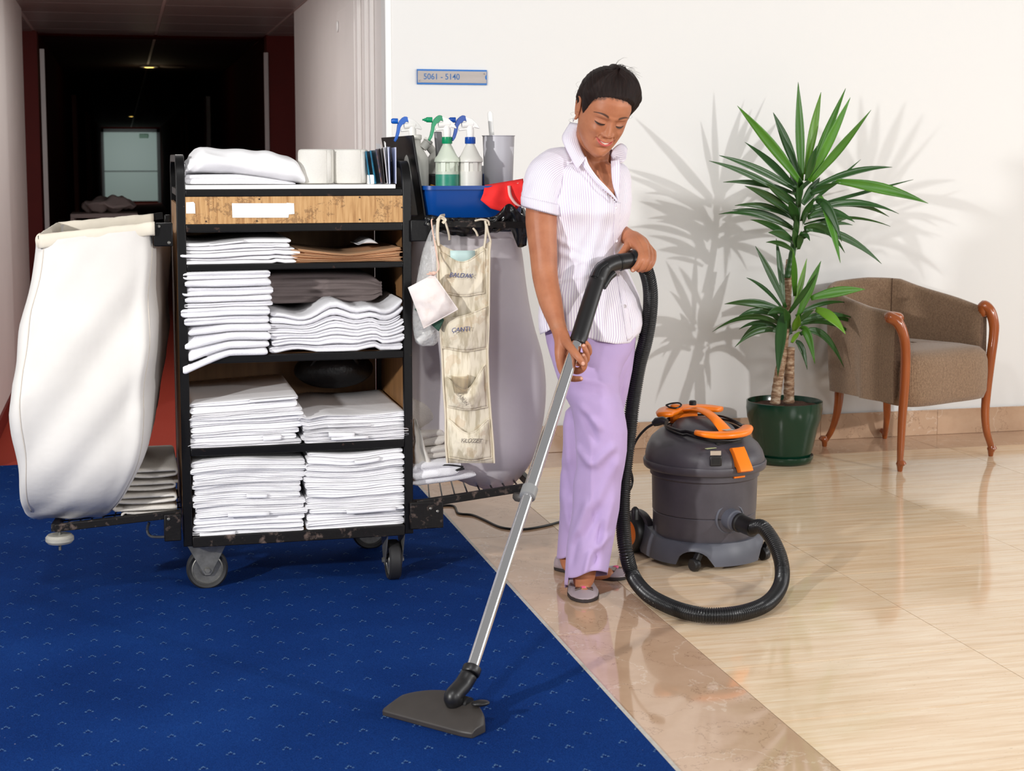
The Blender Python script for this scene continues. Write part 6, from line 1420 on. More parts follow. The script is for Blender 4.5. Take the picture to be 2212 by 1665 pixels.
# denser columns at the front
ths = []
for j in range(NT_): u = 2 * j / NT_ - 1; ths.append(math.pi * (u * .45 + .55 * u ** 3))
hv = []
for y in ysm:
    for th in ths: hv.append(head_pt(y, th))
import numpy as _np
hf = []
for i in range(NY):
    for j in range(NT_): j2 = (j + 1) % NT_; hf.append((i * NT_ + j, i * NT_ + j2, (i + 1) * NT_ + j2, (i + 1) * NT_ + j))
hf.append(tuple(range(NT_ - 1, -1, -1))); hf.append(tuple(NY * NT_ + j for j in range(NT_)))
paint = {k: [0.0] * len(hv) for k in ('lips', 'brow', 'lash', 'teeth', 'shade')}
for i, p in enumerate(hv):
    _th = math.atan2(p.x / .072, p.z / .09); _d = hairline(_th) + .004 - p.y; paint['brow'][i] = .7 * sst(.006, -.002, _d + .004 * nz(p.x * 160, p.y * 60))
    if p.z < .02: continue
    x, y = p.x, p.y; ax_ = abs(x)
    my = mouth_y(x); e = max(0, 1 - (ax_ / .0295) ** 2)
    if e > 0:
        up_, lo_ = .0066 * e ** .6 * (1 - .2 * math.exp(-(x / .003) ** 2)), .0125 * e ** .7
        if my - lo_ < y < my + up_: paint['lips'][i] = min(1, min(y - my + lo_, my + up_ - y) / .0012) * .85
        if abs(x) < .0155 and abs(y - my + .0002) < .0021 * (1 - (ax_ / .017) ** 2): paint['teeth'][i] = 1; paint['lips'][i] = 0
        elif abs(y - my) < .0008: paint['shade'][i] = .8
    yb = .0245 + .007 * (1 - ((ax_ - .034) / .022) ** 2); th_ = .0026 * (1 - max(0, (ax_ - .024) / .034)) + .0008
    if .013 < ax_ < .055 and y < .045: paint['brow'][i] = max(0, min(1, 1.5 - abs(y - yb) / th_)) * sst(.012, .018, ax_) * (.9 + .1 * nz(x * 700, y * 700))
    k_ = abs(ax_ - .0315)
    if k_ < .0145:
        yl = -.0015 + .0026 * (k_ / .013) ** 2; ee = 1 - (k_ / .0145) ** 2; t_h = .0012 + .0034 * ee
        paint['lash'][i] = max(0, min(1, 1.4 - abs(y - yl + .0004) / t_h)); paint['shade'][i] = max(paint['shade'][i], .35 * math.exp(-((y - .0135) / .0015) ** 2) * ee)
    paint['shade'][i] = max(paint['shade'][i], .30 * g2(ax_, y, .030, -.010, .014, .006), .25 * g2(ax_, y, .034, .013, .016, .006), .85 * g2(ax_, y, .0065, -.0375, .0032, .0018))
hmesh = bpy.data.meshes.new('head'); hmesh.from_pydata([tuple(HM @ p) for p in hv], [], hf)
for k_, arr in paint.items(): hmesh.attributes.new(k_, 'FLOAT', 'POINT').data.foreach_set('value', arr)
# ---------------------------------------------------------------- neck, chest, arms, hands, ankles
def HP(x, y, z): return HM @ V(x, y, z)
nb0 = MB()
chain(nb0, [HP(0, -.03, -.035), HP(0, -.075, -.030), P(1282, 322, 4.70), P(1272, 352, 4.735)], [.050, .048, .050, .056], 20)
chain(nb0, [P(1218, 374, 4.70), P(1245, 360, 4.735), P(1275, 360, 4.745), P(1318, 364, 4.79), P(1330, 372, 4.82)], [.026, .042, .052, .040, .024], 18)
chain(nb0, [P(1270, 375, 4.735), P(1274, 430, 4.745), P(1272, 480, 4.755)], [.074, .080, .07], 20)
chain(nb0, [P(1296, 380, 4.705), P(1300, 410, 4.695), P(1300, 450, 4.71)], [.05, .055, .045], 18)
for px, dd in (): chain(nb0, [P(px, 345, dd), P(px + (8 if px < 1290 else -6), 350, dd)], [.0075, .0075], 10)
nb0.ellip(HP(0, -.052, -.0), (.045, .04, .04), 20, 12)
torso_me = remesh(nb0, .0035, 10)
def hand_mesh(build, vox=.0016, it=6):
    m_ = MB(); build(m_); return remesh(m_, vox, it)
def p3(lst): return [P(x, y, d) for x, y, d in lst]
# right arm (viewer left), gripping the tube
def right_arm(m):
    chain(m, p3([(1176, 392, 4.60), (1171, 430, 4.585), (1169, 480, 4.575), (1174, 550, 4.56), (1178, 600, 4.545), (1189, 650, 4.51), (1202, 695, 4.475), (1208, 712, 4.463)]), [.052, .050, .046, .041, .038, .034, .025, .023], 20, 5)
    # palm: fan from wrist to the knuckles
    chain(m, p3([(1208, 712, 4.463), (1214, 735, 4.455), (1212, 760, 4.452), (1211, 778, 4.455)]), [.023, .022, .019, .014], 16, 5)
    chain(m, p3([(1211, 715, 4.462), (1222, 738, 4.452), (1226, 752, 4.455)]), [.021, .020, .016], 16, 5)
    chain(m, p3([(1215, 730, 4.468), (1224, 752, 4.475), (1222, 772, 4.478)]), [.018, .016, .013], 14, 4)
def finger(m, pts, rr): chain(m, p3(pts), rr, 14, 5)
def right_hand(m):
    chain(m, p3([(1202, 695, 4.475), (1208, 712, 4.463)]), [.025, .023], 18, 5)
    chain(m, p3([(1208, 712, 4.463), (1213, 735, 4.447), (1210, 760, 4.435), (1209, 778, 4.430)]), [.0225, .0215, .0165, .0125], 16, 5)
    chain(m, p3([(1211, 715, 4.462), (1219, 733, 4.440), (1226, 744, 4.420)]), [.0205, .0185, .0135], 16, 5)
    chain(m, p3([(1214, 730, 4.468), (1219, 752, 4.468), (1216, 772, 4.470)]), [.017, .015, .012], 14, 4)
    finger(m, [(1224, 740, 4.425), (1236, 755, 4.388), (1249, 771, 4.368), (1259, 785, 4.368)], [.0135, .0118, .0105, .0085])           # thumb across the tube
    finger(m, [(1209, 776, 4.430), (1212, 795, 4.415), (1222, 812, 4.395), (1238, 818, 4.384), (1254, 818, 4.374)], [.0122, .0108, .0100, .0092, .0075])  # index, lower
    finger(m, [(1213, 772, 4.445), (1226, 790, 4.432), (1245, 801, 4.412), (1259, 795, 4.394), (1263, 780, 4.386), (1260, 768, 4.384)], [.0115, .0108, .0105, .0100, .0088, .0072])
    finger(m, [(1217, 762, 4.462), (1233, 778, 4.456), (1254, 784, 4.440), (1267, 776, 4.424), (1266, 761, 4.414), (1261, 747, 4.410)], [.0112, .0105, .0100, .0095, .0088, .0072])
    finger(m, [(1220, 750, 4.466), (1238, 760, 4.472), (1258, 768, 4.462), (1272, 763, 4.446), (1272, 750, 4.438), (1267, 740, 4.434)], [.0100, .0095, .0090, .0085, .0078, .0062])
arm_r = remesh((lambda m: (chain(m, p3([(1178, 405, 4.60), (1171, 430, 4.585), (1169, 480, 4.575), (1174, 550, 4.56), (1178, 600, 4.545), (1189, 650, 4.51), (1202, 695, 4.475), (1208, 712, 4.463)]), [.040, .046, .0465, .0405, .0375, .0345, .0255, .023], 20, 5), m)[1])(MB()), .0030, 6)
hand_r = hand_mesh(right_hand)
def left_hand(m):
    chain(m, p3([(1330, 497, 4.80), (1346, 506, 4.74), (1362, 514, 4.70)]), [.030, .0265, .0235], 18, 5)
    chain(m, p3([(1362, 514, 4.70), (1370, 524, 4.665), (1377, 531, 4.640)]), [.0235, .021, .0145], 16, 5)
    chain(m, p3([(1366, 513, 4.70), (1380, 522, 4.67), (1391, 532, 4.640)]), [.022, .021, .0145], 16, 5)
    chain(m, p3([(1370, 512, 4.70), (1388, 524, 4.675), (1401, 540, 4.648)]), [.019, .018, .0125], 16, 5)
    chain(m, p3([(1372, 513, 4.71), (1394, 530, 4.685), (1410, 546, 4.665)]), [.015, .014, .0115], 16, 5)
    finger(m, [(1377, 530, 4.640), (1384, 545, 4.612), (1384, 560, 4.592), (1377, 574, 4.592), (1367, 583, 4.598)], [.0135, .0115, .0112, .0098, .0075])
    finger(m, [(1391, 532, 4.640), (1395, 548, 4.612), (1395, 562, 4.594), (1389, 576, 4.596), (1379, 583, 4.606)], [.0135, .0115, .0112, .0098, .0078])
    finger(m, [(1401, 540, 4.648), (1404, 554, 4.622), (1402, 567, 4.604), (1396, 578, 4.606), (1387, 584, 4.618)], [.0125, .0110, .0105, .0092, .0075])
    finger(m, [(1410, 545, 4.665), (1411, 557, 4.642), (1408, 568, 4.622), (1402, 578, 4.618), (1394, 583, 4.630)], [.0112, .0100, .0095, .0085, .0068])
    finger(m, [(1362, 518, 4.690), (1356, 531, 4.660), (1348, 542, 4.640), (1339, 551, 4.630)], [.0165, .0135, .0112, .0085])
hand_l = hand_mesh(left_hand)
arm_l = remesh((lambda m: (chain(m, p3([(1330, 400, 4.87), (1318, 440, 4.93), (1300, 495, 4.95), (1330, 497, 4.80)]), [.036, .038, .036, .030], 18, 5), m)[1])(MB()), .0035, 6)
legs = MB()
chain(legs, p3([(1292, 900, 4.68), (1280, 1080, 4.69), (1266, 1215, 4.665), (1262, 1248, 4.66)]), [.060, .050, .034, .032], 18, 5)
chain(legs, p3([(1258, 1246, 4.67), (1259, 1260, 4.66), (1262, 1271, 4.648)]), [.030, .027, .020], 16, 5)
chain(legs, p3([(1268, 900, 4.80), (1250, 1080, 4.86), (1232, 1190, 4.90), (1232, 1215, 4.90)]), [.060, .050, .034, .031], 18, 5)
chain(legs, p3([(1232, 1215, 4.90), (1260, 1228, 4.88), (1290, 1234, 4.86), (1315, 1240, 4.85)]), [.031, .031, .028, .020], 16, 5)
legs_me = remesh(legs, .004, 6)
# ears join the head as rounded cups
ear = MB()
def ear_at(s):
    c0 = V(s * .0690, .002, -.010)
    rim_ = []
    for k in range(15):
        a = R(-60 + 285 * k / 14); rr_ = 1.0; rim_.append(c0 + V(s * (.0065 + .004 * math.sin(a)), .031 * math.sin(a) - .0, -.016 * math.cos(a) - .004))
    chain(ear, [HM @ p for p in rim_], [.0035, .0042, .0042, .0042, .0036, .003], 10, 2)
    chain(ear, [HM @ (c0 + V(s * .002, .022, -.002)), HM @ (c0 + V(s * .003, 0, .0)), HM @ (c0 + V(s * .002, -.024, .004))], [.007, .0085, .0065], 12, 4)
    chain(ear, [HM @ (c0 + V(s * .005, .014, -.009)), HM @ (c0 + V(s * .006, -.002, -.008)), HM @ (c0 + V(s * .005, -.016, -.001))], [.004, .005, .004], 10, 3)
    chain(ear, [HM @ (c0 + V(s * .003, -.024, .004)), HM @ (c0 + V(s * .005, -.034, .005))], [.0055, .0048], 10, 2)
ear_at(-1); ear_at(1)
ear_me = remesh(ear, .0014, 4)
bm = bmesh.new()
bm.from_mesh(hmesh)
for me in (torso_me, arm_r, hand_r, hand_l, arm_l, legs_me, ear_me): bm.from_mesh(me)
bme = bpy.data.meshes.new('body'); bm.to_mesh(bme); bm.free()
off = WL[wm.name]
co = np.empty(len(bme.vertices) * 3, dtype=np.float32); bme.vertices.foreach_get('co', co); co = co.reshape(-1, 3) - np.array(off[:], dtype=np.float32); bme.vertices.foreach_set('co', co.ravel())
# nails
nails = [(P(1260, 786, 4.358), .0062), (P(1260, 766, 4.376), .005), (P(1261, 745, 4.402), .005), (P(1256, 817, 4.368), .0045), (P(1367, 584, 4.591), .004)]
arr = np.zeros(len(bme.vertices), dtype=np.float32)
for c_, r_ in nails:
    d_ = np.linalg.norm(co - np.array((c_ - off)[:], dtype=np.float32), axis=1); arr = np.maximum(arr, (d_ < r_) * .8)
bme.attributes.new('nail', 'FLOAT', 'POINT').data.foreach_set('value', arr)
bme.materials.append(M['skin']); bme.polygons.foreach_set('use_smooth', [True] * len(bme.polygons))
body = bpy.data.objects.new('body', bme); C.objects.link(body); body.parent = wm; WL[body.name] = off
# earring
obj('earring', MB().ellip(HP(-.079, -.036, -.006), (.0032, .0032, .0032), 12, 8).tube([HP(-.079, -.038, -.006), HP(-.079, -.044, -.006)], .0012, 6), M['chrome'], wm)
# ---------------------------------------------------------------- hair
def hair_mat():
    m = bpy.data.materials.new('dark_brown_hair'); m.use_nodes = True; t = NT(m); b = t.n['Principled BSDF']; uv = t.new('UVMap').outputs[0]
    n = t.noise(t.mapping(uv, (90, 2.2, 1)), 3, 4, .7); c = t.ramp(n, [(.3, srgb(16, 10, 9)), (.55, srgb(32, 19, 16)), (.8, srgb(70, 44, 34))]); t.link(c, b.inputs['Base Color']); b.inputs['Roughness'].default_value = .55; b.inputs['Specular IOR Level'].default_value = .2
    bp = t.new('Bump'); bp.inputs['Strength'].default_value = .7; bp.inputs['Distance'].default_value = .003; t.link(n, bp.inputs['Height']); t.link(bp.outputs[0], b.inputs['Normal']); return m
M['hair'] = hair_mat()
NH, NHT = 120, 240
rows = []; uvs = []
# the bun sits at the upper back: strands run from the hairline to it
bun = V(.010, .045, -.118)
for i in range(NH + 1):
    t = i / NH
    for j in range(NHT):
        pass
hv, hu = [], []
for i in range(NH + 1):
    y = lerp(-.075, .1149, (i / NH) ** .9)
    for j in range(NHT):
        th = -math.pi + 2 * math.pi * j / NHT; yl = hairline(th); mk = sst(-.002, .012, y - yl); m2 = sst(.004, .065, y - yl)
        p0 = head_pt(y, th, 0, False)
        # strand coordinate: angle around the bun axis
        d = (p0 - bun); ang = math.atan2(d.x, d.z * .6 + d.y * .8 + .02)
        vol = .0070 * mk + .0150 * m2 + .008 * m2 * sst(.03, .1, y) + .005 * mk * sst(.2, 1.2, th) * sst(.02, .07, y) - .004
        vol += mk * (.0022 * nz(ang * 26, d.length * 4) + .0012 * nz(ang * 70, d.length * 5, 3)) + mk * .0035 * math.sin(ang * 5 + 1) * sst(.0, .05, y)
        # part groove / roll of hair over the forehead
        n_ = V(p0.x / .07, p0.y / .115 if y > 0 else 0, (p0.z) / .095); n_.normalize(); hv.append(p0 + n_ * vol); hu.append((ang / 6.28 * 4, d.length * 5))
hf = []
for i in range(NH):
    for j in range(NHT): j2 = (j + 1) % NHT; hf.append((i * NHT + j, i * NHT + j2, (i + 1) * NHT + j2, (i + 1) * NHT + j))
hf.append(tuple(NH * NHT + j for j in range(NHT)))
hm_ = MB().add([HM @ p for p in hv], hf)
ho = obj('hair', hm_, M['hair'], wm, angle=180, recalc=False)
uvl = ho.data.uv_layers.new(name='UVMap')
for lp in ho.data.loops: uvl.data[lp.index].uv = hu[lp.vertex_index]
bn = MB()
for k in range(26):
    a = k * .83; r0 = .020 + .014 * ((k * 7) % 5) / 5; ax1 = V(math.sin(a), math.cos(a) * .8, math.sin(a * 1.7) * .6).normalized(); ax2 = ax1.cross(V(.3, .5, .8)).normalized()
    bn.tube([HM @ (bun + V(0, .006, -.012) + ax1 * math.cos(q) * r0 + ax2 * math.sin(q) * r0) for q in [2 * math.pi * i / 20 for i in range(20)]], .0055, 6, loop=True)
hb_ = obj('hair_bun', bn, M['hair'], ho, angle=180); hb_.data.uv_layers.new(name='UVMap')
rr = random.Random(5); wsp = MB()
for k in range(46):
    a = R(rr.uniform(0, 360)); b0 = V(.030 + .022 * math.cos(a), .118 + rr.uniform(-.012, .006), -.060 + .02 * math.sin(a)); L_ = rr.uniform(.02, .05); dr_ = V(rr.uniform(-.6, 1.0), rr.uniform(.4, 1), rr.uniform(-.3, .4)).normalized(); cv_ = rr.uniform(.004, .022)
    wsp.tube([HM @ (b0 + dr_ * L_ * t + V(cv_ * t * t, -.018 * t ** 3, 0)) for t in (0, .2, .4, .6, .8, 1)], [.0004, .0004, .0003, .0003, .0002, .0001], 4)
for k in range(6):
    s_ = -1 if k < 4 else 1; b0 = V(s_ * .078, rr.uniform(-.03, .06), rr.uniform(-.03, .02)); wsp.tube([HM @ (b0 + V(s_ * .02 * math.sin(t * 2.6), .02 * t * (1 if k % 2 else -1), -.01 * t)) for t in (0, .125, .25, .375, .5, .625, .75, .875, 1)], [.0002] * 8 + [.0001], 4)
for k in range(44):
    b0 = V(.022 + rr.uniform(-.012, .012), .120, -.050 + rr.uniform(-.012, .012)); w_, h_ = rr.uniform(.008, .055), rr.uniform(.006, .026)
    wsp.tube([HM @ (b0 + V(w_ * t, h_ * math.sin(math.pi * min(1, t * 1.05)) - .035 * t * t, .01 * t)) for t in [i / 12 for i in range(13)]], [.0010 - .0008 * i / 12 for i in range(13)], 5)
o = obj('hair_wisps', wsp, M['hair'], ho, angle=180); o['kind'] = 'stuff'; o.data.uv_layers.new(name='UVMap')
for s_ in ():
    lk = MB()
    for k in range(9): lk.tube([HM @ V(s_ * (.0715 + .001 * k % 3), .02 - .006 * t * 9 - .002 * k * 0, .018 + .0014 * k - .008 * t) for t in (0, .3, .6, 1)], [.0012, .0011, .0008, .0002], 5)
    obj('sideburn', lk, M['hair'], ho, angle=180).data.uv_layers.new(name='UVMap')
# ---------------------------------------------------------------- blouse
def stripes(name, ca, cb, per):
    m = bpy.data.materials.new(name); m.use_nodes = True; t = NT(m); b = t.n['Principled BSDF']; uv = t.new('UVMap').outputs[0]; sp = t.new('SeparateXYZ'); t.link(uv, sp.inputs[0])
    f = t.math('FRACT', t.math('DIVIDE', sp.outputs[0], per)); k = t.math('LESS_THAN', f, .42); c = t.mix(k, srgb(*ca), srgb(*cb)); t.link(c, b.inputs['Base Color']); b.inputs['Roughness'].default_value = .8
    tc = t.new('TexCoord').outputs['Object']; n = t.noise(tc, 22, 4, .55); bp = t.new('Bump'); bp.inputs['Strength'].default_value = .35; bp.inputs['Distance'].default_value = .006; t.link(n, bp.inputs['Height']); t.link(bp.outputs[0], b.inputs['Normal']); return m
M['blouse'] = stripes('white_lilac_stripe_cotton', (244, 241, 247), (212, 200, 222), .0062)
def cloth(name, rows, m, parent, solid=.0012, us=None, kill=None, loop=False, sub=0):
    mb = MB(); nr, nc = len(rows), len(rows[0]); vs = [p for r in rows for p in r]; fs = []
    for i in range(nr - 1):
        for j in range(nc if loop else nc - 1):
            j2 = (j + 1) % nc; f_ = (i * nc + j, i * nc + j2, (i + 1) * nc + j2, (i + 1) * nc + j)
            if kill and kill((vs[f_[0]] + vs[f_[1]] + vs[f_[2]] + vs[f_[3]]) / 4, i, j): continue
            fs.append(f_)
    mb.add(vs, fs); o = obj(name, mb, m, parent, angle=180, solid=solid, solid_off=0, recalc=False, subsurf=sub)
    uvl = o.data.uv_layers.new(name='UVMap'); mid = rows[nr // 2] if us is None else rows[us]; ul = [0]
    for a, b_ in zip(mid, mid[1:] + [mid[0]]): ul.append(ul[-1] + (b_ - a).length)
    vi = 0
    for pl_ in o.data.polygons:
        vsx = list(pl_.vertices); js = [v % nc for v in vsx]; wrap = max(js) - min(js) > nc / 2
        for li, v in zip(pl_.loop_indices, vsx):
            i, j = divmod(v, nc); u = ul[j] if not (wrap and j == 0) else ul[nc]; uvl.data[li].uv = (u, i * .01)
    return o
def proj(p):
    v = p - CAM; d = v.dot(FW); return CX + CF * v.dot(RT) / d, CY - CF * v.dot(UP) / d, d
blv = [(352, 1205, 1340, 4.72, .060), (360, 1184, 1352, 4.72, .082), (372, 1170, 1358, 4.72, .096), (392, 1163, 1362, 4.72, .108), (430, 1166, 1365, 4.715, .120), (460, 1172, 1362, 4.715, .124), (500, 1182, 1352, 4.72, .116), (540, 1188, 1345, 4.725, .105), (575, 1186, 1352, 4.725, .106), (610, 1177, 1366, 4.72, .114), (650, 1166, 1381, 4.715, .124), (690, 1163, 1389, 4.715, .130), (716, 1164, 1390, 4.715, .132), (732, 1167, 1384, 4.715, .133)]
nB = 120
by = [b[0] for b in blv]
rows = []
NR = 84
for i in range(NR + 1):
    t = i / NR; y = lerp(352, 732, t); xl_, xr_, dd, hd = [interp(y, by, [b[k] for b in blv]) for k in (1, 2, 3, 4)]
    row = []
    for j in range(nB):
        a = 2 * math.pi * j / nB; ca, sa = math.cos(a), math.sin(a)          # a=0 viewer right, 90 = towards camera
        e = .82; cx_, hw = (xl_ + xr_) / 2, (xr_ - xl_) / 2
        X_ = cx_ + hw * math.copysign(abs(ca) ** e, ca); D_ = dd - hd * math.copysign(abs(sa) ** e, sa) + (.10 * (X_ - 1270) / 100) * (.6 + .0 * t)
        # bust
        D_ -= (.030 * g2(X_, y, 1312, 452, 26, 30) + .034 * g2(X_, y, 1248, 448, 28, 32)) * max(0, sa) ** .5
        # drape folds
        fo = 0
        if True:
            fo += .012 * nz(X_ * .030 + y * .012, y * .006, sa) * sst(.2, .6, t) + .006 * nz(X_ * .07 + y * .02, y * .012, sa + 5)
            fo += .009 * math.sin((X_ - y * .25) * .085) * sst(.62, .95, t) * abs(sa)
            fo += .008 * math.exp(-(((y - 560) - (X_ - 1250) * .35) / 7) ** 2) * (X_ < 1290) + .007 * math.exp(-(((y - 585) + (X_ - 1300) * .3) / 6) ** 2) + .006 * math.exp(-(((y - 530) - (X_ - 1230) * .5) / 6) ** 2)
            fo += .007 * math.exp(-(((X_ - 1205) - (y - 420) * -.25) / 9) ** 2) * sst(.1, .25, t) * sst(.8, .4, t)
        hem = sst(.5, 1, t) * (interp(X_, [1163, 1180, 1193, 1215, 1239, 1265, 1289, 1331, 1360, 1368, 1391], [724, 717, 709, 711, 718, 728, 736, 743, 741, 731, 712]) - 732 if sa > -.1 else -18)
        p = P(X_, y + hem, D_ - fo * (1 if sa > 0 else -1)); row.append(p)
    rows.append(row)
brows = rows
Vpoly = [(1240, 330), (1258, 345), (1270, 366), (1296, 400), (1331, 437), (1334, 430), (1326, 400), (1323, 345), (1322, 330)]
def inpoly(x, y, poly):
    c = False; n = len(poly)
    for i in range(n):
        x1, y1 = poly[i]; x2, y2 = poly[i - 1]
        if (y1 > y) != (y2 > y) and x < (x2 - x1) * (y - y1) / (y2 - y1) + x1: c = not c
    return c
def kill(c_, i, j):
    a = 2 * math.pi * (j + .5) / nB; x, y, d = proj(c_); return math.sin(a) > 0.05 and inpoly(x, y, Vpoly)
bl = cloth('blouse', brows, M['blouse'], wm, kill=kill, loop=True, us=40)
# yoke closing over the shoulders to the collar stand
top = brows[0]; rows_y = []
neckr = []
for j in range(nB):
    a = 2 * math.pi * j / nB; neckr.append(P(1277 + 38 * math.cos(a), 322 - 6 * math.cos(a) * 0 + 4 * math.sin(a), 4.728 - .05 * math.sin(a) + .02 * math.cos(a)))
for k in range(9):
    t = k / 8; rows_y.append([neckr[j].lerp(top[j], t) + V(0, 0, .014 * math.sin(math.pi * t)) for j in range(nB)])
def kill2(c_, i, j): x, y, d = proj(c_); a = 2 * math.pi * (j + .5) / nB; return math.sin(a) > .1 and 1243 < x < 1326
cloth('blouse_yoke', rows_y, M['blouse'], bl, kill=kill2, loop=True, us=8)
# sleeve with turned-up cuff
def ringpx(cx_, cy_, d, hwx, hd, ux, n=40):
    """ring around an arm: ux = unit 2-D vector across the arm in the picture"""
    return [P(cx_ + ux[0] * hwx * math.cos(a), cy_ + ux[1] * hwx * math.cos(a), d - hd * math.sin(a)) for a in [2 * math.pi * j / n for j in range(n)]]
slv = [(1240, 350, 4.71, 34, .056, (.25, .97)), (1222, 353, 4.69, 38, .066, (.38, .92)), (1202, 361, 4.66, 42, .076, (.55, .83)), (1184, 375, 4.63, 44, .080, (.76, .65)), (1174, 395, 4.61, 44, .076, (.90, .40)), (1169, 418, 4.60, 42, .069, (.96, .22)), (1167, 436, 4.592, 41, .066, (.97, .2)), (1167, 452, 4.588, 40, .064, (.97, .2))]
rg = [ringpx(*s) for s in slv]; rg = refine(rg, 5)
for i, r in enumerate(rg):
    c_ = sum(r, Vector()) / len(r)
    for j, p in enumerate(r): r[j] = p + (p - c_).normalized() * (.004 * nz(j * .45, i * .18) + .002 * nz(j * .9, i * .3, 4))
cloth('sleeve', rg, M['blouse'], bl, loop=True)
cf = [ringpx(1167, 432, 4.593, 42.5, .068, (.965, .22)), ringpx(1167, 438, 4.591, 43.5, .070, (.965, .24)), ringpx(1167, 452, 4.588, 43, .069, (.965, .25)), ringpx(1168, 457, 4.587, 41, .065, (.965, .25)), ringpx(1168, 448, 4.588, 39, .063, (.965, .25))]
cloth('sleeve_cuff', cf, M['blouse'], bl, loop=True)
slv = [(1308, 372, 4.78, 34, .06, (.5, -.85)), (1326, 380, 4.81, 34, .066, (.8, -.6)), (1338, 398, 4.845, 28, .066, (.9, -.4)), (1336, 430, 4.875, 26, .064, (.97, -.2)), (1328, 462, 4.90, 24, .06, (.98, -.1))]
cloth('sleeve', refine([ringpx(*s) for s in slv], 4), M['blouse'], bl, loop=True)
# collar and lapels: small strips given as outer and inner outline
def flap(name, A_, B_, dA, dB, n=14, curl=.012):
    a = smooth_path([V(x, y, 0) for x, y in A_], 6); b_ = smooth_path([V(x, y, 0) for x, y in B_], 6)
    def samp(L_, t): k = t * (len(L_) - 1); i = min(int(k), len(L_) - 2); return L_[i].lerp(L_[i + 1], k - i)
    rows = []
    for i in range(n + 1):
        t = i / n; p, q_ = samp(a, t), samp(b_, t); rows.append([P(lerp(p.x, q_.x, s), lerp(p.y, q_.y, s), lerp(interp(t, [0, 1], dA), interp(t, [0, 1], dB), s) - curl * math.sin(math.pi * s)) for s in [k / 8 for k in range(9)]])
    return cloth(name, rows, M['blouse'], bl, solid=.0016, us=n // 2)
flap('collar', [(1232, 264), (1222, 280), (1214, 298), (1222, 320), (1234, 344), (1246, 367)], [(1254, 268), (1246, 285), (1250, 305), (1256, 322), (1260, 332), (1265, 341)], (4.72, 4.600), (4.69, 4.595))
flap('lapel', [(1252, 345), (1262, 362), (1280, 386), (1302, 408), (1322, 424), (1333, 437)], [(1266, 338), (1272, 356), (1290, 382), (1309, 402), (1325, 420), (1335, 434)], (4.605, 4.598), (4.598, 4.592), curl=.006)
flap('collar', [(1355, 322), (1351, 315), (1342, 310), (1333, 314), (1324, 322)], [(1352, 345), (1344, 352), (1334, 352), (1325, 346), (1319, 336)], (4.70, 4.66), (4.665, 4.65), curl=.010)
flap('lapel', [(1320, 334), (1320, 360), (1322, 390), (1328, 415), (1334, 434)], [(1338, 340), (1340, 365), (1339, 395), (1337, 418), (1336, 436)], (4.665, 4.60), (4.655, 4.598), curl=.006)
# back of the collar behind the neck
cloth('collar_stand', [[P(1277 + 40 * math.cos(a) - 6, 300 - 34 * k + 26 * max(0, math.cos(a)) + 22 * max(0, math.sin(a)), 4.735 - .05 * math.sin(a)) for a in [math.pi * q / 20 + math.pi * .98 for q in range(21)]] for k in (0, .5, 1)], M['blouse'], bl, us=1)
# front placket and buttons
pl_r = []
def front(x, y, lift=.004):
    u = (y - 352) / 380.0 * NR; i0 = max(0, min(NR - 1, int(u))); res = []
    for i in (i0, i0 + 1):
        r = brows[i]
        for j in range(2, nB // 2 - 1):
            a_, b_ = proj(r[j]), proj(r[j + 1])
            if a_[0] >= x >= b_[0]: res.append(r[j].lerp(r[j + 1], (a_[0] - x) / max(1e-6, a_[0] - b_[0]))); break
        else: res.append(r[nB // 4])
    p = res[0].lerp(res[1], u - i0); return p + (CAM - p).normalized() * lift

pk_ = smooth_path([V(1334, 437, 0), V(1332, 480, 0), V(1331, 520, 0), V(1337, 580, 0), V(1349, 655, 0), V(1361, 727, 0)], 10)
M['button'] = mat('pearl_button', (222, 214, 218), .25)
cloth('placket', [[front(p.x - 7 + 14 * s, p.y, .0022 if 0 < s < 1 else .0004) for s in (0, .15, .5, .85, 1)] for p in pk_], M['blouse'], bl, solid=.0006)
for x, y in ((1330, 448), (1331, 520), (1350, 655)):
    c_ = front(x, y, .0045); d_ = (CAM - c_).normalized(); xx = d_.cross(V(0, 0, 1)).normalized(); uu = xx.cross(d_); obj('button', MB().lathe([(.0052, -.001), (.0055, .0006), (.0046, .0016), (.0034, .0008), (.0006, .0009)], 18, c_, Matrix((xx, uu, d_)).transposed().to_4x4()), M['button'], bl)
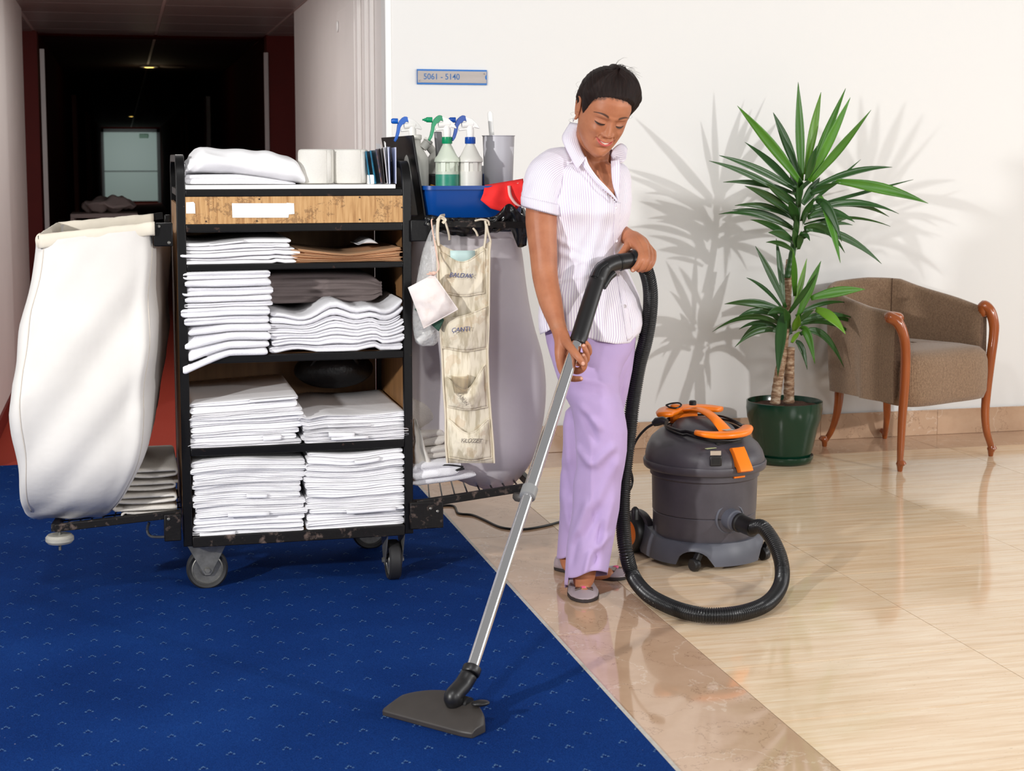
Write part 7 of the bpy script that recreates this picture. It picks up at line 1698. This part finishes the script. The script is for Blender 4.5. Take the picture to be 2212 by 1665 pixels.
# ---------------------------------------------------------------- trousers
M['lilac'] = mat('lilac_twill', (186, 161, 207), .75, var=.05, vscale=6, bump=.25, bscale=30, bdist=.003, sheen=.15)
def legring(y, xl_, xr_, d, hd, seed, n=72, e=.9, twist=0):
    r = []
    for j in range(n):
        a = 2 * math.pi * j / n; ca, sa = math.cos(a), math.sin(a); X_ = (xl_ + xr_) / 2 + (xr_ - xl_) / 2 * math.copysign(abs(ca) ** e, ca); r.append([X_, y, d - hd * math.copysign(abs(sa) ** e, sa), sa, ca])
    return r
def leg(levels, seed, folds, n=110, steps=110):
    ys_ = [l[0] for l in levels]; rows = []
    for i in range(steps + 1):
        t = i / steps; y = lerp(ys_[0], ys_[-1], t); xl_, xr_, d, hd = [interp(y, ys_, [l[k] for l in levels]) for k in (1, 2, 3, 4)]; row = []
        for X_, yy, D_, sa, ca in legring(y, xl_, xr_, d, hd, seed, n):
            fo = folds(X_, y, sa, ca, t) + .0035 * nz(X_ * .04, y * .015, seed + sa) ; c_ = V((xl_ + xr_) / 2, y, 0)
            hemy = levels[0][5] if False else 0
            p = P(X_ + ca * fo * 700 * .5, y + hem_fn(X_, t, seed, sa), D_ - sa * fo + .06 * (X_ - 1270) / 100 * max(0, 1 - (y - 700) / 130)); row.append(p)
        rows.append(row)
    return rows
def hem_fn(x, t, seed, sa):
    if t < .9: return 0
    k = (t - .9) / .1
    if seed == 1: return k * (6 - .12 * (x - 1262) + (16 if x < 1226 else 0) * (x < 1226) + 5 * math.sin((x - 1216) / 14) * (sa > 0) + (8 if sa < -.2 else 0))
    return k * (4 * math.sin(x * .1))
def cre(x, y, x0, y0, x1, y1, w, amp):
    d = math.hypot(x1 - x0, y1 - y0); ux, uy = (x1 - x0) / d, (y1 - y0) / d; s = (x - x0) * ux + (y - y0) * uy; n_ = -(x - x0) * uy + (y - y0) * ux
    f_ = sst(-.1 * d, .2 * d, s) * sst(1.1 * d, .8 * d, s); return amp * f_ * math.exp(-(n_ / w) ** 2)
def folds1(x, y, sa, ca, t):
    f = 0
    if sa > 0:
        for q in ((1235, 812, 1322, 832, 8, .006), (1238, 838, 1330, 866, 10, -.004), (1230, 788, 1320, 806, 9, -.004), (1250, 870, 1300, 930, 7, .007), (1262, 890, 1290, 960, 9, -.006), (1244, 960, 1278, 1008, 7, .010), (1278, 1010, 1330, 960, 9, .007), (1340, 985, 1288, 1100, 11, .010), (1330, 1010, 1262, 1170, 10, -.008), (1330, 1060, 1290, 1200, 9, .008), (1272, 1080, 1238, 1170, 10, .009), (1300, 1130, 1285, 1228, 7, -.009), (1320, 1150, 1284, 1190, 7, .008), (1250, 1150, 1232, 1215, 8, -.007), (1275, 1190, 1262, 1240, 6, .008)): f += (1.2 if y < 870 else 1.75) * cre(x, y, *q)
        f += cre(x, y, 1277, 960, 1277, 1150, 2.5, .004)       # pressed seam
    return f * abs(sa) ** .4
def folds2(x, y, sa, ca, t):
    f = 0
    for q in ((1222, 900, 1230, 1010, 8, .011), (1214, 1000, 1236, 1080, 9, -.008), (1215, 1060, 1232, 1150, 7, .008), (1345, 760, 1325, 850, 6, .008), (1358, 790, 1340, 860, 5, -.008)): f += cre(x, y, *q)
    return f
front_lv = [(712, 1176, 1374, 4.715, .118), (740, 1181, 1372, 4.715, .122), (765, 1188, 1362, 4.705, .120), (790, 1196, 1346, 4.69, .112), (815, 1204, 1338, 4.675, .104), (850, 1218, 1338, 4.665, .096), (880, 1234, 1346, 4.655, .090), (910, 1240, 1352, 4.65, .086), (932, 1242, 1355, 4.65, .084), (973, 1246, 1354, 4.655, .080), (1010, 1246, 1348, 4.665, .078), (1041, 1240, 1342, 4.67, .078), (1100, 1237, 1337, 4.68, .078), (1160, 1228, 1326, 4.68, .078), (1205, 1222, 1318, 4.675, .080), (1234, 1219, 1313, 4.668, .082)]
back_lv = [(725, 1240, 1373, 4.75, .10), (760, 1262, 1371, 4.76, .10), (800, 1275, 1366, 4.77, .095), (850, 1262, 1356, 4.79, .088), (888, 1222, 1346, 4.80, .082), (968, 1216, 1326, 4.83, .076), (1026, 1210, 1312, 4.85, .074), (1100, 1210, 1300, 4.88, .074), (1150, 1207, 1290, 4.895, .074), (1203, 1203, 1284, 4.91, .074)]
tr1 = leg(front_lv, 1, folds1); tr2 = leg(back_lv, 2, folds2)
mb = MB(); 
for rws in (tr1, tr2): mb.loft(rws, cap=False)
obj('trousers', mb, M['lilac'], wm, angle=180, solid=.0015, recalc=False, subsurf=0)
# ---------------------------------------------------------------- shoes
M['satin'] = mat('mauve_grey_satin', (158, 142, 148), .32, sheen=.3); M['sole'] = mat('dark_sole', (44, 36, 36), .6); M['pink'] = mat('pink_gem', (226, 90, 130), .15, coat=.6); M['gold'] = mat('dark_silver_clasp', (130, 116, 110), .3, .8)
def shoe(heel, toe, wid, lift=0):
    d = (toe - heel); Ln = d.length; d.normalize(); s_ = V(-d.y, d.x, 0); F_ = lambda u, v, z: heel + d * u * Ln + s_ * v * wid + V(0, 0, z)
    wv_ = lambda u: interp(u, [0, .04, .15, .35, .6, .78, .9, .97, 1], [.18, .5, .66, .64, .88, 1, .86, .5, .12])
    hv_ = lambda u: interp(u, [0, .04, .12, .3, .45, .6, .68, .8, .92, 1], [.030, .050, .054, .044, .034, .032, .033, .035, .026, .012])
    up_r, so_r, inner = [], [], []
    K_ = 44
    for i in range(K_ + 1):
        u = i / K_; w = wv_(u) * .5; h = hv_(u); op = sst(.03, .08, u) * sst(.78, .70, u)      # opening of the pump
        ring = []
        for a in [R(-90 + 180 * q / 12) for q in range(13)]: pass
        for q in range(17):
            a = math.pi * q / 16; ca, sa = math.cos(a), math.sin(a); zz = .011 + (h - .011) * sa ** .75; rim_ = .42 * op
            if abs(ca) < .80 and op > 0: zz = zz * (1 - op) + op * (.011 + (h - .011) * (1 - .80 ** 2) ** .375 * (1 - .5 * (1 - abs(ca) / .8)))
            ring.append(F_(u, w * ca * (1 if abs(ca) < .99 else 1.0), zz))
        up_r.append(ring); so_r.append([F_(u, w * 1.04 * math.cos(a), .0005) for a in (0, math.pi)] + [F_(u, -w * 1.05, .0125), F_(u, w * 1.05, .0125)])
    return up_r, so_r, F_
def make_shoe(heel, toe, wid, lab):
    up_r, so_r, F_ = shoe(heel, toe, wid)
    so = MB().loft([[r[0], r[3], r[2], r[1]] for r in so_r])
    s_ = obj('shoe', MB().grid(up_r), M['satin'], wm, angle=180, solid=.0016); s_['label'] = lab
    obj('shoe_sole', so, M['sole'], s_, bevel=.002)
    c_ = F_(.86, 0, .034); d_ = (F_(1, 0, 0) - F_(0, 0, 0)).normalized(); sd = V(-d_.y, d_.x, 0)
    def Q(a, b_, z): return c_ + sd * a + d_ * b_ + V(0, 0, z)
    obj('shoe_gem', MB().ellip(Q(0, 0, .002), (.010, .008, .0055), 16, 10), M['pink'], s_)
    bw = MB()
    for s in (-1, 1): bw.add([Q(s * .008, -.005, 0), Q(s * .008, .007, -.001), Q(s * .027, .009, -.008), Q(s * .026, -.009, -.006), Q(s * .008, -.005, .004), Q(s * .008, .007, .003), Q(s * .027, .009, -.003), Q(s * .026, -.009, -.001)], [(0, 1, 2, 3), (7, 6, 5, 4), (0, 3, 7, 4), (1, 5, 6, 2), (0, 4, 5, 1), (3, 2, 6, 7)])
    obj('shoe_buckle', bw, M['gold'], s_, bevel=.0008)
make_shoe(atZ(1246, 1236), atZ(1264, 1303), .092, 'front mauve satin pump with pink gem buckle')
make_shoe(atZ(1199, 1228), atZ(1352, 1252), .088, 'rear mauve satin pump partly behind the trouser leg')
